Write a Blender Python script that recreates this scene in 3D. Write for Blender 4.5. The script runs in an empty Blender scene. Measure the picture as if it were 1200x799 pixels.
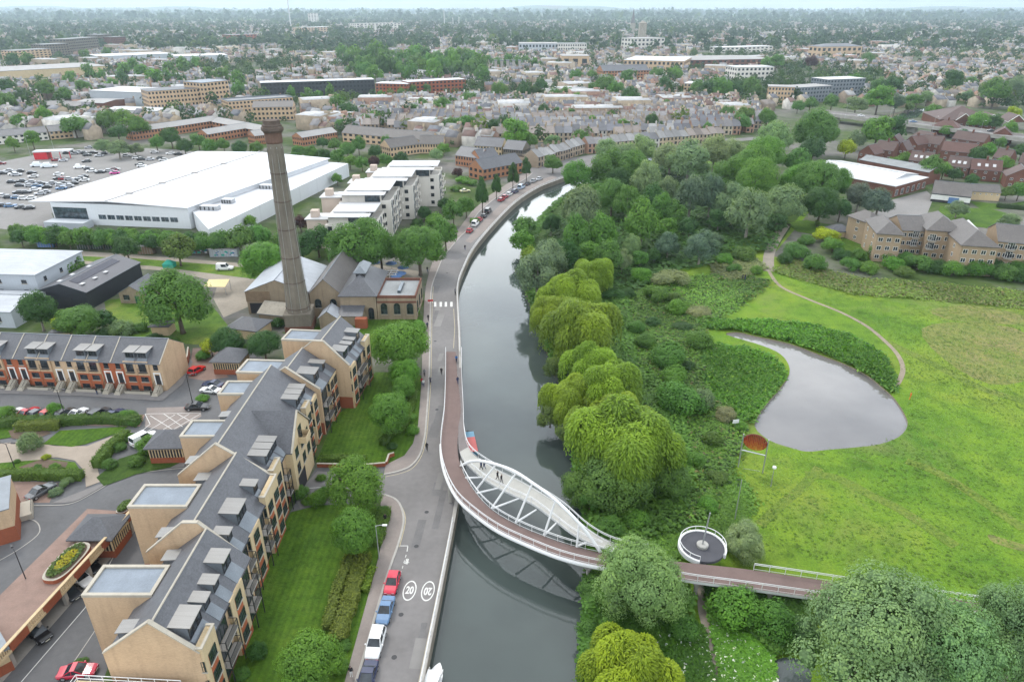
EXPOSURE = 0.18
HAZE = 1.15e-4
import bpy, math, random
import numpy as np
from mathutils import Vector, Matrix
from mathutils.geometry import delaunay_2d_cdt, tessellate_polygon
SC = bpy.context.scene
COL = SC.collection
PI = math.pi
rnd = random.Random(7)
# ------------------------------------------------------------------ camera numbers
CAM_H = 70.0
FPX, CX, CY, HY = 810.0, 600.0, 399.5, 8.0
PITCH = math.atan((CY - HY) / FPX)
_c, _s = math.cos(PITCH), math.sin(PITCH)

def G(x, y, z=0.0):
    """where the line of sight through the photo point (x, y) meets height z"""
    u = (x - CX) / FPX; v = (CY - y) / FPX
    d = (u, _c + v * _s, -_s + v * _c)
    t = (z - CAM_H) / d[2]
    return Vector((u * t, d[1] * t, z))

def depth(p):
    return p[1] * _c - (p[2] - CAM_H) * _s

def GP(pts, z=0.0):
    return [G(a[0], a[1], z) for a in pts]

def crs(pts, n=6, closed=False):
    """Catmull-Rom through points (any dimension)"""
    P = [np.array(p, float) for p in pts]; out = []
    m = len(P); rng = range(m if closed else m - 1)
    for i in rng:
        if closed:
            a, b, c, d = P[(i - 1) % m], P[i], P[(i + 1) % m], P[(i + 2) % m]
        else:
            a, b, c, d = P[max(i - 1, 0)], P[i], P[i + 1], P[min(i + 2, m - 1)]
        for k in range(n):
            t = k / n
            out.append(0.5 * ((2 * b) + (c - a) * t + (2 * a - 5 * b + 4 * c - d) * t * t + (3 * b - a - 3 * c + d) * t ** 3))
    if not closed: out.append(P[-1])
    return [tuple(p) for p in out]

# ------------------------------------------------------------------ materials
def _nodes(name):
    m = bpy.data.materials.new(name); m.use_nodes = True
    nt = m.node_tree; b = nt.nodes['Principled BSDF']
    return m, nt, b

def ramp(nt, fac, stops):
    r = nt.nodes.new('ShaderNodeValToRGB')
    e = r.color_ramp.elements
    while len(e) < len(stops): e.new(0.5)
    for k, (p, c) in enumerate(stops):
        e[k].position = p; e[k].color = (c[0], c[1], c[2], 1)
    nt.links.new(fac, r.inputs[0]); return r.outputs[0]

def noise(nt, scale, detail=4, rough=0.55, coord=None, dist=0.0):
    n = nt.nodes.new('ShaderNodeTexNoise')
    n.inputs['Scale'].default_value = scale; n.inputs['Detail'].default_value = detail
    n.inputs['Roughness'].default_value = rough; n.inputs['Distortion'].default_value = dist
    if coord is None:
        g = nt.nodes.new('ShaderNodeNewGeometry'); coord = g.outputs['Position']
    nt.links.new(coord, n.inputs['Vector']); return n.outputs['Fac']

def mapped(nt, scale=(1, 1, 1), space='world', rot=(0, 0, 0)):
    if space == 'world':
        c = nt.nodes.new('ShaderNodeNewGeometry').outputs['Position']
    else:
        c = nt.nodes.new('ShaderNodeTexCoord').outputs['Object']
    mp = nt.nodes.new('ShaderNodeMapping'); mp.inputs['Scale'].default_value = scale; mp.inputs['Rotation'].default_value = rot
    nt.links.new(c, mp.inputs['Vector']); return mp.outputs['Vector']

def mixc(nt, fac, a, b, mode='MIX'):
    m = nt.nodes.new('ShaderNodeMix'); m.data_type = 'RGBA'; m.blend_type = mode
    for sock, v in ((m.inputs['Factor'], fac), (m.inputs['A'], a), (m.inputs['B'], b)):
        pass
    fi = [i for i in m.inputs if i.name == 'Factor' and i.type == 'VALUE'][0]
    ai = [i for i in m.inputs if i.name == 'A' and i.type == 'RGBA'][0]
    bi = [i for i in m.inputs if i.name == 'B' and i.type == 'RGBA'][0]
    for sock, v in ((fi, fac), (ai, a), (bi, b)):
        if isinstance(v, (int, float)): sock.default_value = v
        elif isinstance(v, tuple): sock.default_value = (v[0], v[1], v[2], 1)
        else: nt.links.new(v, sock)
    return [o for o in m.outputs if o.type == 'RGBA'][0]

def sc_(c, k): return tuple(min(1, x * k) for x in c)

def add_bump(nt, b, h, strength=0.3, dist=0.05):
    bp = nt.nodes.new('ShaderNodeBump'); bp.inputs['Strength'].default_value = strength; bp.inputs['Distance'].default_value = dist
    nt.links.new(h, bp.inputs['Height']); nt.links.new(bp.outputs['Normal'], b.inputs['Normal'])

def plain(name, c, rough=0.7, metal=0.0, var=0.12, scale=0.6, spec=0.4, bump=0.0):
    """a colour with uneven tone at two sizes"""
    m, nt, b = _nodes(name)
    n1 = noise(nt, scale, 5); n2 = noise(nt, scale * 9, 3)
    f = mixc(nt, 0.35, n1, n2)
    col = ramp(nt, f, [(0.3, sc_(c, 1 - var)), (0.7, sc_(c, 1 + var))])
    nt.links.new(col, b.inputs['Base Color'])
    b.inputs['Roughness'].default_value = rough; b.inputs['Metallic'].default_value = metal
    b.inputs['Specular IOR Level'].default_value = spec
    if bump: add_bump(nt, b, n2, bump)
    return m

def wall_mat(name, c, var=0.12, streak=0.18, courses=True, patch=None):
    """brick or render with rain streaks, blotches and faint courses"""
    m, nt, b = _nodes(name)
    n1 = noise(nt, 0.35, 5)
    n2 = noise(nt, 1.0, 3, coord=mapped(nt, (1.6, 1.6, 0.12)))
    n3 = noise(nt, 1.0, 2, coord=mapped(nt, (3.5, 3.5, 11)))
    c1 = ramp(nt, n1, [(0.3, sc_(c, 1 - var)), (0.7, sc_(c, 1 + var))])
    c2 = mixc(nt, ramp(nt, n2, [(0.5, (0, 0, 0)), (0.8, (streak * 2.2,) * 3)]), c1, sc_(c, 0.5))
    c3 = mixc(nt, 0.35 if courses else 0.12, c2, ramp(nt, n3, [(0.3, sc_(c, 0.72)), (0.7, sc_(c, 1.25))]))
    if patch:
        n4 = noise(nt, 0.9, 4); c3 = mixc(nt, ramp(nt, n4, [(0.52, (0, 0, 0)), (0.62, (0.8,) * 3)]), c3, patch)
    nt.links.new(c3, b.inputs['Base Color'])
    b.inputs['Roughness'].default_value = 0.85; b.inputs['Specular IOR Level'].default_value = 0.2
    return m

def slate_mat(name, c, rough=0.55, var=0.22, course=2.6, lich=0.0):
    """slates or tiles: courses along the slope, odd lighter slates, streaks"""
    m, nt, b = _nodes(name)
    n1 = noise(nt, 0.25, 6, 0.6)
    n2 = noise(nt, 1.0, 2, coord=mapped(nt, (3.2, 3.2, course * 2.2)))
    n3 = noise(nt, 1.0, 4, coord=mapped(nt, (0.9, 0.9, 0.18)))
    c1 = ramp(nt, n1, [(0.28, sc_(c, 1 - var)), (0.72, sc_(c, 1 + var))])
    c2 = mixc(nt, 0.45, c1, ramp(nt, n2, [(0.3, sc_(c, 0.62)), (0.72, sc_(c, 1.45))]))
    c3 = mixc(nt, ramp(nt, n3, [(0.5, (0, 0, 0)), (0.78, (0.5,) * 3)]), c2, sc_(c, 0.6))
    if lich:
        n4 = noise(nt, 1.7, 5, 0.7)
        c3 = mixc(nt, ramp(nt, n4, [(0.58, (0, 0, 0)), (0.7, (lich,) * 3)]), c3, (0.20, 0.19, 0.12))
    nt.links.new(c3, b.inputs['Base Color'])
    b.inputs['Roughness'].default_value = rough; b.inputs['Specular IOR Level'].default_value = 0.45
    add_bump(nt, b, n2, 0.25, 0.04)
    return m

def seam_mat(name, c, pitch=1.0, axis=0, rough=0.45, metal=0.0, var=0.1, depth_=0.5):
    """sheet metal with standing seams across the object's own axis"""
    m, nt, b = _nodes(name)
    co = nt.nodes.new('ShaderNodeTexCoord').outputs['Object']
    sp = nt.nodes.new('ShaderNodeSeparateXYZ'); nt.links.new(co, sp.inputs[0])
    mm = nt.nodes.new('ShaderNodeMath'); mm.operation = 'PINGPONG'; mm.inputs[1].default_value = pitch / 2
    nt.links.new(sp.outputs[axis], mm.inputs[0])
    dv = nt.nodes.new('ShaderNodeMath'); dv.operation = 'DIVIDE'; dv.inputs[1].default_value = pitch / 2
    nt.links.new(mm.outputs[0], dv.inputs[0])
    n1 = noise(nt, 0.15, 6, 0.6); n2 = noise(nt, 1.0, 3, coord=mapped(nt, (0.15, 1.5, 1.5)))
    c1 = ramp(nt, mixc(nt, 0.4, n1, n2), [(0.3, sc_(c, 1 - var)), (0.7, sc_(c, 1 + var))])
    c2 = mixc(nt, ramp(nt, dv.outputs[0], [(0.0, (depth_,) * 3), (0.12, (0, 0, 0))]), c1, sc_(c, 0.55))
    nt.links.new(c2, b.inputs['Base Color'])
    b.inputs['Roughness'].default_value = rough; b.inputs['Metallic'].default_value = metal
    return m

def glass_mat(name, c=(0.02, 0.025, 0.03), rough=0.08):
    m, nt, b = _nodes(name)
    n = noise(nt, 0.8, 2)
    nt.links.new(ramp(nt, n, [(0.35, sc_(c, 0.6)), (0.7, sc_(c, 2.2))]), b.inputs['Base Color'])
    b.inputs['Roughness'].default_value = rough; b.inputs['Specular IOR Level'].default_value = 0.7
    return m

def paint(name, c, rough=0.25):
    m, nt, b = _nodes(name)
    n = noise(nt, 2.5, 3)
    nt.links.new(ramp(nt, n, [(0.3, sc_(c, 0.88)), (0.7, sc_(c, 1.08))]), b.inputs['Base Color'])
    b.inputs['Roughness'].default_value = rough; b.inputs['Coat Weight'].default_value = 0.6; b.inputs['Coat Roughness'].default_value = 0.06
    return m

def objcolour_mat(name, rough=0.8, streak=False, coat=0.0, var=0.2):
    """base colour from the object's own colour, with uneven tone"""
    m, nt, b = _nodes(name)
    oi = nt.nodes.new('ShaderNodeObjectInfo')
    n1 = noise(nt, 0.5, 5); n2 = noise(nt, 4, 3)
    v = ramp(nt, mixc(nt, 0.5, n1, n2), [(0.3, (1 - var,) * 3), (0.7, (1 + var,) * 3)])
    col = mixc(nt, 1.0, oi.outputs['Color'], v, 'MULTIPLY')
    nt.links.new(col, b.inputs['Base Color']); b.inputs['Roughness'].default_value = rough
    b.inputs['Coat Weight'].default_value = coat
    b.inputs['Specular IOR Level'].default_value = 0.35
    return m

def leaf_mat(name, own=None, attr=False, trans=0.34):
    """foliage: tone varies leaf by leaf and clump by clump; colour per plant"""
    m = bpy.data.materials.new(name); m.use_nodes = True; nt = m.node_tree; nt.nodes.clear()
    out = nt.nodes.new('ShaderNodeOutputMaterial')
    at = nt.nodes.new('ShaderNodeAttribute'); at.attribute_name = 'tone'
    oi = nt.nodes.new('ShaderNodeObjectInfo')
    base = oi.outputs['Color'] if own is None else None
    if attr:
        a2 = nt.nodes.new('ShaderNodeAttribute'); a2.attribute_name = 'tintcol'; base = a2.outputs['Color']
    if base is None:
        rg = nt.nodes.new('ShaderNodeRGB'); rg.outputs[0].default_value = (*own, 1); base = rg.outputs[0]
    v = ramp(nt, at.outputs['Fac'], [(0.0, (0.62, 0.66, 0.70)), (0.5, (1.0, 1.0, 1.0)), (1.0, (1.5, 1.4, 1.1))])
    col = mixc(nt, 1.0, base, v, 'MULTIPLY')
    d = nt.nodes.new('ShaderNodeBsdfPrincipled'); d.inputs['Roughness'].default_value = 0.6; d.inputs['Specular IOR Level'].default_value = 0.25
    t = nt.nodes.new('ShaderNodeBsdfTranslucent')
    nt.links.new(col, d.inputs['Base Color'])
    nt.links.new(mixc(nt, 1.0, col, (1.15, 1.2, 0.55), 'MULTIPLY'), t.inputs['Color'])
    mx = nt.nodes.new('ShaderNodeMixShader'); mx.inputs[0].default_value = trans
    nt.links.new(d.outputs[0], mx.inputs[1]); nt.links.new(t.outputs[0], mx.inputs[2])
    nt.links.new(mx.outputs[0], out.inputs['Surface'])
    return m

M = {}
# ------------------------------------------------------------------ mesh builder
class MB:
    def __init__(s): s.v = []; s.f = []; s.m = []
    def face(s, pts, m=0):
        k = len(s.v); s.v += [tuple(p) for p in pts]; s.f.append(tuple(range(k, k + len(pts)))); s.m.append(m)
    def box(s, x0, x1, y0, y1, z0, z1, m=0, mtop=None, bottom=True):
        k = len(s.v)
        s.v += [(x0, y0, z0), (x1, y0, z0), (x1, y1, z0), (x0, y1, z0), (x0, y0, z1), (x1, y0, z1), (x1, y1, z1), (x0, y1, z1)]
        q = [(0, 1, 5, 4), (1, 2, 6, 5), (2, 3, 7, 6), (3, 0, 4, 7), (4, 5, 6, 7)] + ([(3, 2, 1, 0)] if bottom else [])
        for i, f in enumerate(q):
            s.f.append(tuple(k + a for a in f)); s.m.append(mtop if (i == 4 and mtop is not None) else m)
    def prism(s, pts, z0, z1, m=0, mtop=None):
        """upright walls round a plan outline, with a lid; pts may carry their own height as a third value added to z"""
        a = sum(pts[i][0] * pts[(i + 1) % len(pts)][1] - pts[(i + 1) % len(pts)][0] * pts[i][1] for i in range(len(pts)))
        if a < 0: pts = pts[::-1]
        n = len(pts); k = len(s.v)
        s.v += [(p[0], p[1], z0) for p in pts] + [(p[0], p[1], z1) for p in pts]
        for i in range(n):
            j = (i + 1) % n; s.f.append((k + i, k + j, k + n + j, k + n + i)); s.m.append(m)
        s.f.append(tuple(range(k + n, k + 2 * n))); s.m.append(m if mtop is None else mtop)
        s.f.append(tuple(range(k + n - 1, k - 1, -1))); s.m.append(m)
    def tube(s, path, r, n=8, m=0, cap=True):
        P = [Vector(p) for p in path]; R = r if isinstance(r, (list, tuple)) else [r] * len(P)
        k0 = len(s.v); up0 = None
        for i, p in enumerate(P):
            d = (P[min(i + 1, len(P) - 1)] - P[max(i - 1, 0)]).normalized()
            if up0 is None: up0 = Vector((0, 0, 1)) if abs(d.z) < 0.9 else Vector((1, 0, 0))
            a = d.cross(up0).normalized(); b = a.cross(d).normalized(); up0 = b
            for j in range(n):
                t = 2 * PI * j / n
                s.v.append(tuple(p + (a * math.cos(t) + b * math.sin(t)) * R[i]))
        for i in range(len(P) - 1):
            for j in range(n):
                q = (j + 1) % n
                s.f.append((k0 + i * n + j, k0 + i * n + q, k0 + (i + 1) * n + q, k0 + (i + 1) * n + j)); s.m.append(m)
        if cap:
            s.f.append(tuple(k0 + j for j in range(n - 1, -1, -1))); s.m.append(m)
            e = k0 + (len(P) - 1) * n; s.f.append(tuple(e + j for j in range(n))); s.m.append(m)
    def bar(s, a, b, w, h=None, m=0):
        """square bar from a to b"""
        a, b = Vector(a), Vector(b); h = h or w
        d = (b - a).normalized(); up = Vector((0, 0, 1)) if abs(d.z) < 0.95 else Vector((0, 1, 0))
        x = d.cross(up).normalized() * w / 2; y = x.cross(d).normalized() * h / 2
        k = len(s.v)
        for p in (a, b):
            s.v += [tuple(p - x - y), tuple(p + x - y), tuple(p + x + y), tuple(p - x + y)]
        for f in ((0, 1, 5, 4), (1, 2, 6, 5), (2, 3, 7, 6), (3, 0, 4, 7), (3, 2, 1, 0), (4, 5, 6, 7)):
            s.f.append(tuple(k + q for q in f)); s.m.append(m)
    def lathe(s, prof, n=16, c=(0, 0), m=0):
        k = len(s.v)
        for (r, z) in prof:
            for j in range(n):
                t = 2 * PI * j / n; s.v.append((c[0] + r * math.cos(t), c[1] + r * math.sin(t), z))
        for i in range(len(prof) - 1):
            for j in range(n):
                q = (j + 1) % n
                s.f.append((k + i * n + j, k + i * n + q, k + (i + 1) * n + q, k + (i + 1) * n + j)); s.m.append(m)
        s.f.append(tuple(k + j for j in range(n - 1, -1, -1))); s.m.append(m)
        e = k + (len(prof) - 1) * n; s.f.append(tuple(e + j for j in range(n))); s.m.append(m)
    def slab(s, quad, t, m=0, medge=None):
        """a sloping panel of thickness t hung below its top outline"""
        medge = m if medge is None else medge
        q = [Vector(p) for p in quad]; n = len(q); k = len(s.v)
        s.v += [tuple(p) for p in q] + [(p.x, p.y, p.z - t) for p in q]
        s.f.append(tuple(range(k, k + n))); s.m.append(m)
        s.f.append(tuple(range(k + 2 * n - 1, k + n - 1, -1))); s.m.append(medge)
        for i in range(n):
            j = (i + 1) % n
            s.f.append((k + i, k + n + i, k + n + j, k + j)); s.m.append(medge)
    def mesh(s, name, mats, smooth=False):
        me = bpy.data.meshes.new(name); me.from_pydata(s.v, [], s.f)
        for mt in (mats if isinstance(mats, (list, tuple)) else [mats]): me.materials.append(mt)
        me.polygons.foreach_set('material_index', s.m)
        if smooth: me.polygons.foreach_set('use_smooth', [True] * len(s.f))
        me.update(); return me
    def build(s, name, mats, parent=None, smooth=False, loc=None, rz=0.0):
        return link(name, s.mesh(name, mats, smooth), parent, loc, rz)

def link(name, me, parent=None, loc=None, rz=0.0, sc=None):
    o = bpy.data.objects.new(name, me); COL.objects.link(o)
    if parent is not None: o.parent = parent
    if loc is not None: o.location = loc
    if rz: o.rotation_euler = (0, 0, rz)
    if sc is not None: o.scale = sc if isinstance(sc, (tuple, list)) else (sc, sc, sc)
    return o

def empty(name, loc=(0, 0, 0), rz=0.0):
    o = bpy.data.objects.new(name, None); COL.objects.link(o)
    o.location = loc; o.rotation_euler = (0, 0, rz); o.empty_display_size = 0.5
    return o

def tag(o, label=None, cat=None, group=None, kind=None):
    if label: o['label'] = label
    if cat: o['category'] = cat
    if group: o['group'] = group
    if kind: o['kind'] = kind
    return o

def copy_tree(o, parent=None):
    c = o.copy(); COL.objects.link(c)
    if parent is not None: c.parent = parent
    for ch in list(o.children): copy_tree(ch, c)
    return c

ORD = ['first', 'second', 'third', 'fourth', 'fifth', 'sixth', 'seventh', 'eighth', 'ninth', 'tenth', 'eleventh', 'twelfth', 'thirteenth',
       'fourteenth', 'fifteenth', 'sixteenth', 'seventeenth', 'eighteenth', 'nineteenth', 'twentieth']
def nth(k):
    if k < 20: return ORD[k]
    tens = {2: 'twenty', 3: 'thirty', 4: 'forty', 5: 'fifty', 6: 'sixty', 7: 'seventy', 8: 'eighty', 9: 'ninety'}
    n = k + 1
    if n % 10 == 0: return {20: 'twentieth', 30: 'thirtieth', 40: 'fortieth', 50: 'fiftieth', 60: 'sixtieth', 70: 'seventieth'}.get(n, 'last')
    return tens[n // 10] + '-' + ORD[n % 10 - 1]

def sheet(name, pts, z, mat, kind='structure', **kw):
    """a flat patch of ground laid over the ground below it"""
    mb = MB(); P = [(p[0], p[1], z) for p in pts]
    a = sum(P[i][0] * P[(i + 1) % len(P)][1] - P[(i + 1) % len(P)][0] * P[i][1] for i in range(len(P)))
    if a < 0: P = P[::-1]
    tri = tessellate_polygon([[Vector(p) for p in P]])
    mb.v = P
    for t in tri:
        A, B, C_ = [P[i] for i in t]
        cr = (B[0] - A[0]) * (C_[1] - A[1]) - (B[1] - A[1]) * (C_[0] - A[0])
        mb.f.append(tuple(t) if cr > 0 else tuple(t[::-1])); mb.m.append(0)
    o = mb.build(name, mat); tag(o, kind=kind, **kw); return o

def ribbon(pts, w0, w1):
    """outline of a strip along a path, w0 to its left and w1 to its right"""
    P = [Vector((p[0], p[1])) for p in pts]; L = []; R = []
    for i, p in enumerate(P):
        d = (P[min(i + 1, len(P) - 1)] - P[max(i - 1, 0)]).normalized(); n = Vector((-d.y, d.x))
        L.append(p + n * w0); R.append(p - n * w1)
    return L + R[::-1]

def inside(poly, x, y):
    """vectorised point in polygon"""
    x = np.asarray(x); y = np.asarray(y); c = np.zeros(x.shape, bool); n = len(poly)
    for i in range(n):
        x0, y0 = poly[i][0], poly[i][1]; x1, y1 = poly[(i + 1) % n][0], poly[(i + 1) % n][1]
        if y0 == y1: continue
        c ^= ((y0 > y) != (y1 > y)) & (x < (x1 - x0) * (y - y0) / (y1 - y0) + x0)
    return c

def raw_mesh(name, V, F, mat, tone=None, col=None):
    """numpy vertices and equal-length faces to a mesh, with per-face tone"""
    V = np.ascontiguousarray(V, np.float32); F = np.ascontiguousarray(F, np.int32); k = F.shape[1]
    me = bpy.data.meshes.new(name)
    me.vertices.add(len(V)); me.vertices.foreach_set('co', V.ravel())
    me.loops.add(F.size); me.loops.foreach_set('vertex_index', F.ravel())
    me.polygons.add(len(F)); me.polygons.foreach_set('loop_start', np.arange(0, F.size, k, dtype=np.int32))
    me.update(calc_edges=True)
    if tone is not None:
        a = me.attributes.new('tone', 'FLOAT', 'FACE'); a.data.foreach_set('value', np.ascontiguousarray(tone, np.float32))
    if col is not None:
        a = me.attributes.new('tintcol', 'FLOAT_COLOR', 'FACE'); c4 = np.ones((len(F), 4), np.float32); c4[:, :3] = col
        a.data.foreach_set('color', c4.ravel())
    me.materials.append(mat); return me
# ------------------------------------------------------------------ camera, sky, sun
cam = bpy.data.cameras.new('camera'); cam.sensor_width = 36.0; cam.lens = 36.0 * FPX / 1200.0
cam.clip_start = 0.5; cam.clip_end = 60000
co = bpy.data.objects.new('camera', cam); COL.objects.link(co)
co.location = (0, 0, CAM_H); co.rotation_euler = (PI / 2 - PITCH, 0, 0)
SC.camera = co
SC.view_settings.view_transform = 'Standard'; SC.view_settings.look = 'None'
SC.view_settings.exposure = EXPOSURE; SC.view_settings.gamma = 1
SC.cycles.use_denoising = True
SC.cycles.max_bounces = 5; SC.cycles.diffuse_bounces = 2; SC.cycles.glossy_bounces = 2; SC.cycles.transmission_bounces = 2
SC.cycles.volume_bounces = 0; SC.cycles.transparent_max_bounces = 4
SC.cycles.use_adaptive_sampling = True; SC.cycles.adaptive_threshold = 0.02
SC.cycles.caustics_reflective = False; SC.cycles.caustics_refractive = False
SUN_EL, SUN_AZ = math.radians(52), math.radians(-35)    # high, ahead and to the left, behind cloud
w = bpy.data.worlds.new('World'); SC.world = w; w.use_nodes = True
nt = w.node_tree; bg = nt.nodes['Background']
sky = nt.nodes.new('ShaderNodeTexSky'); sky.sky_type = 'NISHITA'; sky.sun_disc = False
sky.sun_elevation = SUN_EL; sky.sun_rotation = SUN_AZ; sky.air_density = 1.0; sky.dust_density = 2.0
tc = nt.nodes.new('ShaderNodeTexCoord')
mp = nt.nodes.new('ShaderNodeMapping'); mp.inputs['Scale'].default_value = (1.0, 1.0, 2.6); nt.links.new(tc.outputs['Generated'], mp.inputs['Vector'])
n = noise(nt, 2.3, 7, 0.55, coord=mp.outputs['Vector'], dist=0.4)
n2 = noise(nt, 1.2, 5, 0.5, coord=mp.outputs['Vector'])
cov = ramp(nt, n, [(0.36, (0.45,) * 3), (0.56, (1.0,) * 3)])
cl = ramp(nt, n2, [(0.3, (7.0, 7.6, 8.4)), (0.5, (9.5, 10.0, 10.5)), (0.7, (13.0, 13.2, 13.2))])
sx = nt.nodes.new('ShaderNodeSeparateXYZ'); nt.links.new(tc.outputs['Generated'], sx.inputs[0])
glow = ramp(nt, sx.outputs[2], [(0.0, (0.80, 0.86, 0.93)), (0.07, (1.0, 1.03, 1.07)), (0.2, (2.5, 2.55, 2.6)), (0.42, (2.3, 2.32, 2.35)), (0.7, (1.5, 1.5, 1.5)), (1.0, (1.15, 1.15, 1.15))])
nt.links.new(mixc(nt, 1.0, mixc(nt, cov, sky.outputs[0], cl), glow, 'MULTIPLY'), bg.inputs['Color'])
bg.inputs['Strength'].default_value = 0.11
sun = bpy.data.lights.new('sun', 'SUN'); sun.energy = 1.5; sun.angle = math.radians(10); sun.color = (1.0, 0.965, 0.9)
so = bpy.data.objects.new('sun', sun); COL.objects.link(so)
sd = Vector((math.sin(SUN_AZ) * math.cos(SUN_EL), math.cos(SUN_AZ) * math.cos(SUN_EL), math.sin(SUN_EL)))
so.rotation_euler = (-sd).to_track_quat('-Z', 'Y').to_euler()
if HAZE:
    mb = MB(); mb.box(-9000, 9000, -120, 13500, -3.2, 175, 0)
    hz, hn, hb = _nodes('haze'); hn.nodes.remove(hb)
    pv = hn.nodes.new('ShaderNodeVolumePrincipled'); pv.inputs['Color'].default_value = (0.74, 0.90, 1.0, 1)
    pv.inputs['Density'].default_value = HAZE; pv.inputs['Anisotropy'].default_value = 0.55
    hn.links.new(pv.outputs[0], hn.nodes['Material Output'].inputs['Volume'])
    tag(mb.build('haze', hz), kind='stuff')

# ------------------------------------------------------------------ materials of the place
M['asphalt'] = plain('asphalt', (0.175, 0.165, 0.16), 0.9, var=0.2, scale=0.12)
M['asphalt_dark'] = plain('asphalt_dark', (0.115, 0.115, 0.118), 0.9, var=0.2, scale=0.15)
M['asphalt_patch'] = plain('asphalt_patch', (0.148, 0.142, 0.14), .9, var=.2, scale=.5)
M['asphalt_pale'] = plain('asphalt_pale', (0.21, 0.20, 0.19), 0.9, var=0.16, scale=0.08)
M['paving'] = plain('paving', (0.24, 0.205, 0.185), 0.9, var=0.15, scale=0.4)
M['block_paving'] = plain('block_paving', (0.23, 0.155, 0.125), 0.9, var=0.2, scale=0.5)
M['path_stone'] = plain('path_stone', (0.30, 0.25, 0.20), 0.9, var=0.12, scale=0.5)
M['kerb'] = plain('kerb', (0.36, 0.34, 0.31), 0.8, var=0.15, scale=1)
M['white_line'] = plain('white_line', (0.62, 0.61, 0.58), 0.8, var=0.2, scale=2)
M['cream_line'] = plain('cream_line', (0.42, 0.36, 0.24), 0.8, var=0.2, scale=2)
M['gravel'] = plain('gravel', (0.27, 0.235, 0.19), 0.95, var=0.25, scale=0.15)
M['dirt'] = plain('dirt', (0.24, 0.20, 0.145), 0.95, var=0.25, scale=0.4)
M['soil'] = plain('soil', (0.12, 0.085, 0.06), 0.95, var=0.3, scale=0.6)
M['concrete'] = plain('concrete', (0.33, 0.31, 0.28), 0.85, var=0.2, scale=0.3)
M['stone'] = wall_mat('stone', (0.30, 0.27, 0.22), var=0.25, streak=0.3)
M['river_wall'] = wall_mat('river_wall', (0.26, 0.23, 0.19), var=0.25, streak=0.35)
M['white_paint'] = plain('white_paint', (0.66, 0.66, 0.655), 0.45, var=0.06, scale=0.8)
M['steel'] = plain('steel', (0.42, 0.43, 0.44), 0.4, 0.6, var=0.1)
M['dark_metal'] = plain('dark_metal', (0.03, 0.03, 0.033), 0.5, 0.2, var=0.2)
M['bark'] = plain('bark', (0.10, 0.08, 0.06), 0.9, var=0.3, scale=2)
M['bark_grey'] = plain('bark_grey', (0.20, 0.18, 0.15), 0.9, var=0.3, scale=2)

def grass_mat(name, c1, c2, c3, dry=None, s=0.05, mow=False):
    m, nt, b = _nodes(name)
    a = noise(nt, s, 6, 0.62); d = noise(nt, s * 7, 5, 0.65); e = noise(nt, 3.0, 3, 0.7)
    col = ramp(nt, a, [(0.32, c1), (0.5, c2), (0.66, c3)])
    v = ramp(nt, d, [(0.28, (0.55, 0.62, 0.6)), (0.48, (1, 1, 1)), (0.72, (1.28, 1.18, 1.0))])
    col = mixc(nt, 1.0, col, v, 'MULTIPLY')
    v2 = ramp(nt, e, [(0.3, (0.68, 0.72, 0.7)), (0.7, (1.25, 1.22, 1.2))])
    col = mixc(nt, 0.8, col, mixc(nt, 1.0, col, v2, 'MULTIPLY'))
    if dry:
        g = noise(nt, s * 0.8, 5, 0.65, dist=0.6)
        col = mixc(nt, ramp(nt, g, [(0.55, (0, 0, 0)), (0.68, (0.75,) * 3)]), col, dry)
    if mow:
        wv = nt.nodes.new('ShaderNodeTexWave'); wv.inputs['Scale'].default_value = 0.35; wv.inputs['Distortion'].default_value = 1.2
        nt.links.new(mapped(nt, (1, 0.25, 1)), wv.inputs['Vector'])
        col = mixc(nt, 0.35, col, mixc(nt, 1.0, col, ramp(nt, wv.outputs['Fac'], [(0.3, (0.75,) * 3), (0.7, (1.2,) * 3)]), 'MULTIPLY'))
    nt.links.new(col, b.inputs['Base Color']); b.inputs['Roughness'].default_value = 0.9; b.inputs['Specular IOR Level'].default_value = 0.15
    add_bump(nt, b, mixc(nt, 0.5, d, e), 0.6, 0.4)
    return m
M['lawn'] = grass_mat('lawn', (0.042, 0.092, 0.010), (0.060, 0.122, 0.012), (0.078, 0.138, 0.018), s=0.12, mow=True)
M['meadow'] = grass_mat('meadow', (0.070, 0.155, 0.016), (0.118, 0.208, 0.020), (0.155, 0.215, 0.028), dry=(0.165, 0.18, 0.06), s=0.035)
M['rough_grass'] = grass_mat('rough_grass', (0.06, 0.12, 0.018), (0.09, 0.165, 0.022), (0.14, 0.185, 0.035), dry=(0.17, 0.15, 0.07), s=0.06)
M['dry_grass'] = grass_mat('dry_grass', (0.125, 0.175, 0.035), (0.16, 0.18, 0.05), (0.20, 0.185, 0.075), s=0.08)
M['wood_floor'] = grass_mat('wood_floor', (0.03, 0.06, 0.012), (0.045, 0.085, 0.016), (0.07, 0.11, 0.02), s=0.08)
M['track_grass'] = grass_mat('track_grass', (0.105, 0.165, 0.025), (0.125, 0.18, 0.03), (0.145, 0.185, 0.04), s=0.2)

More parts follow.
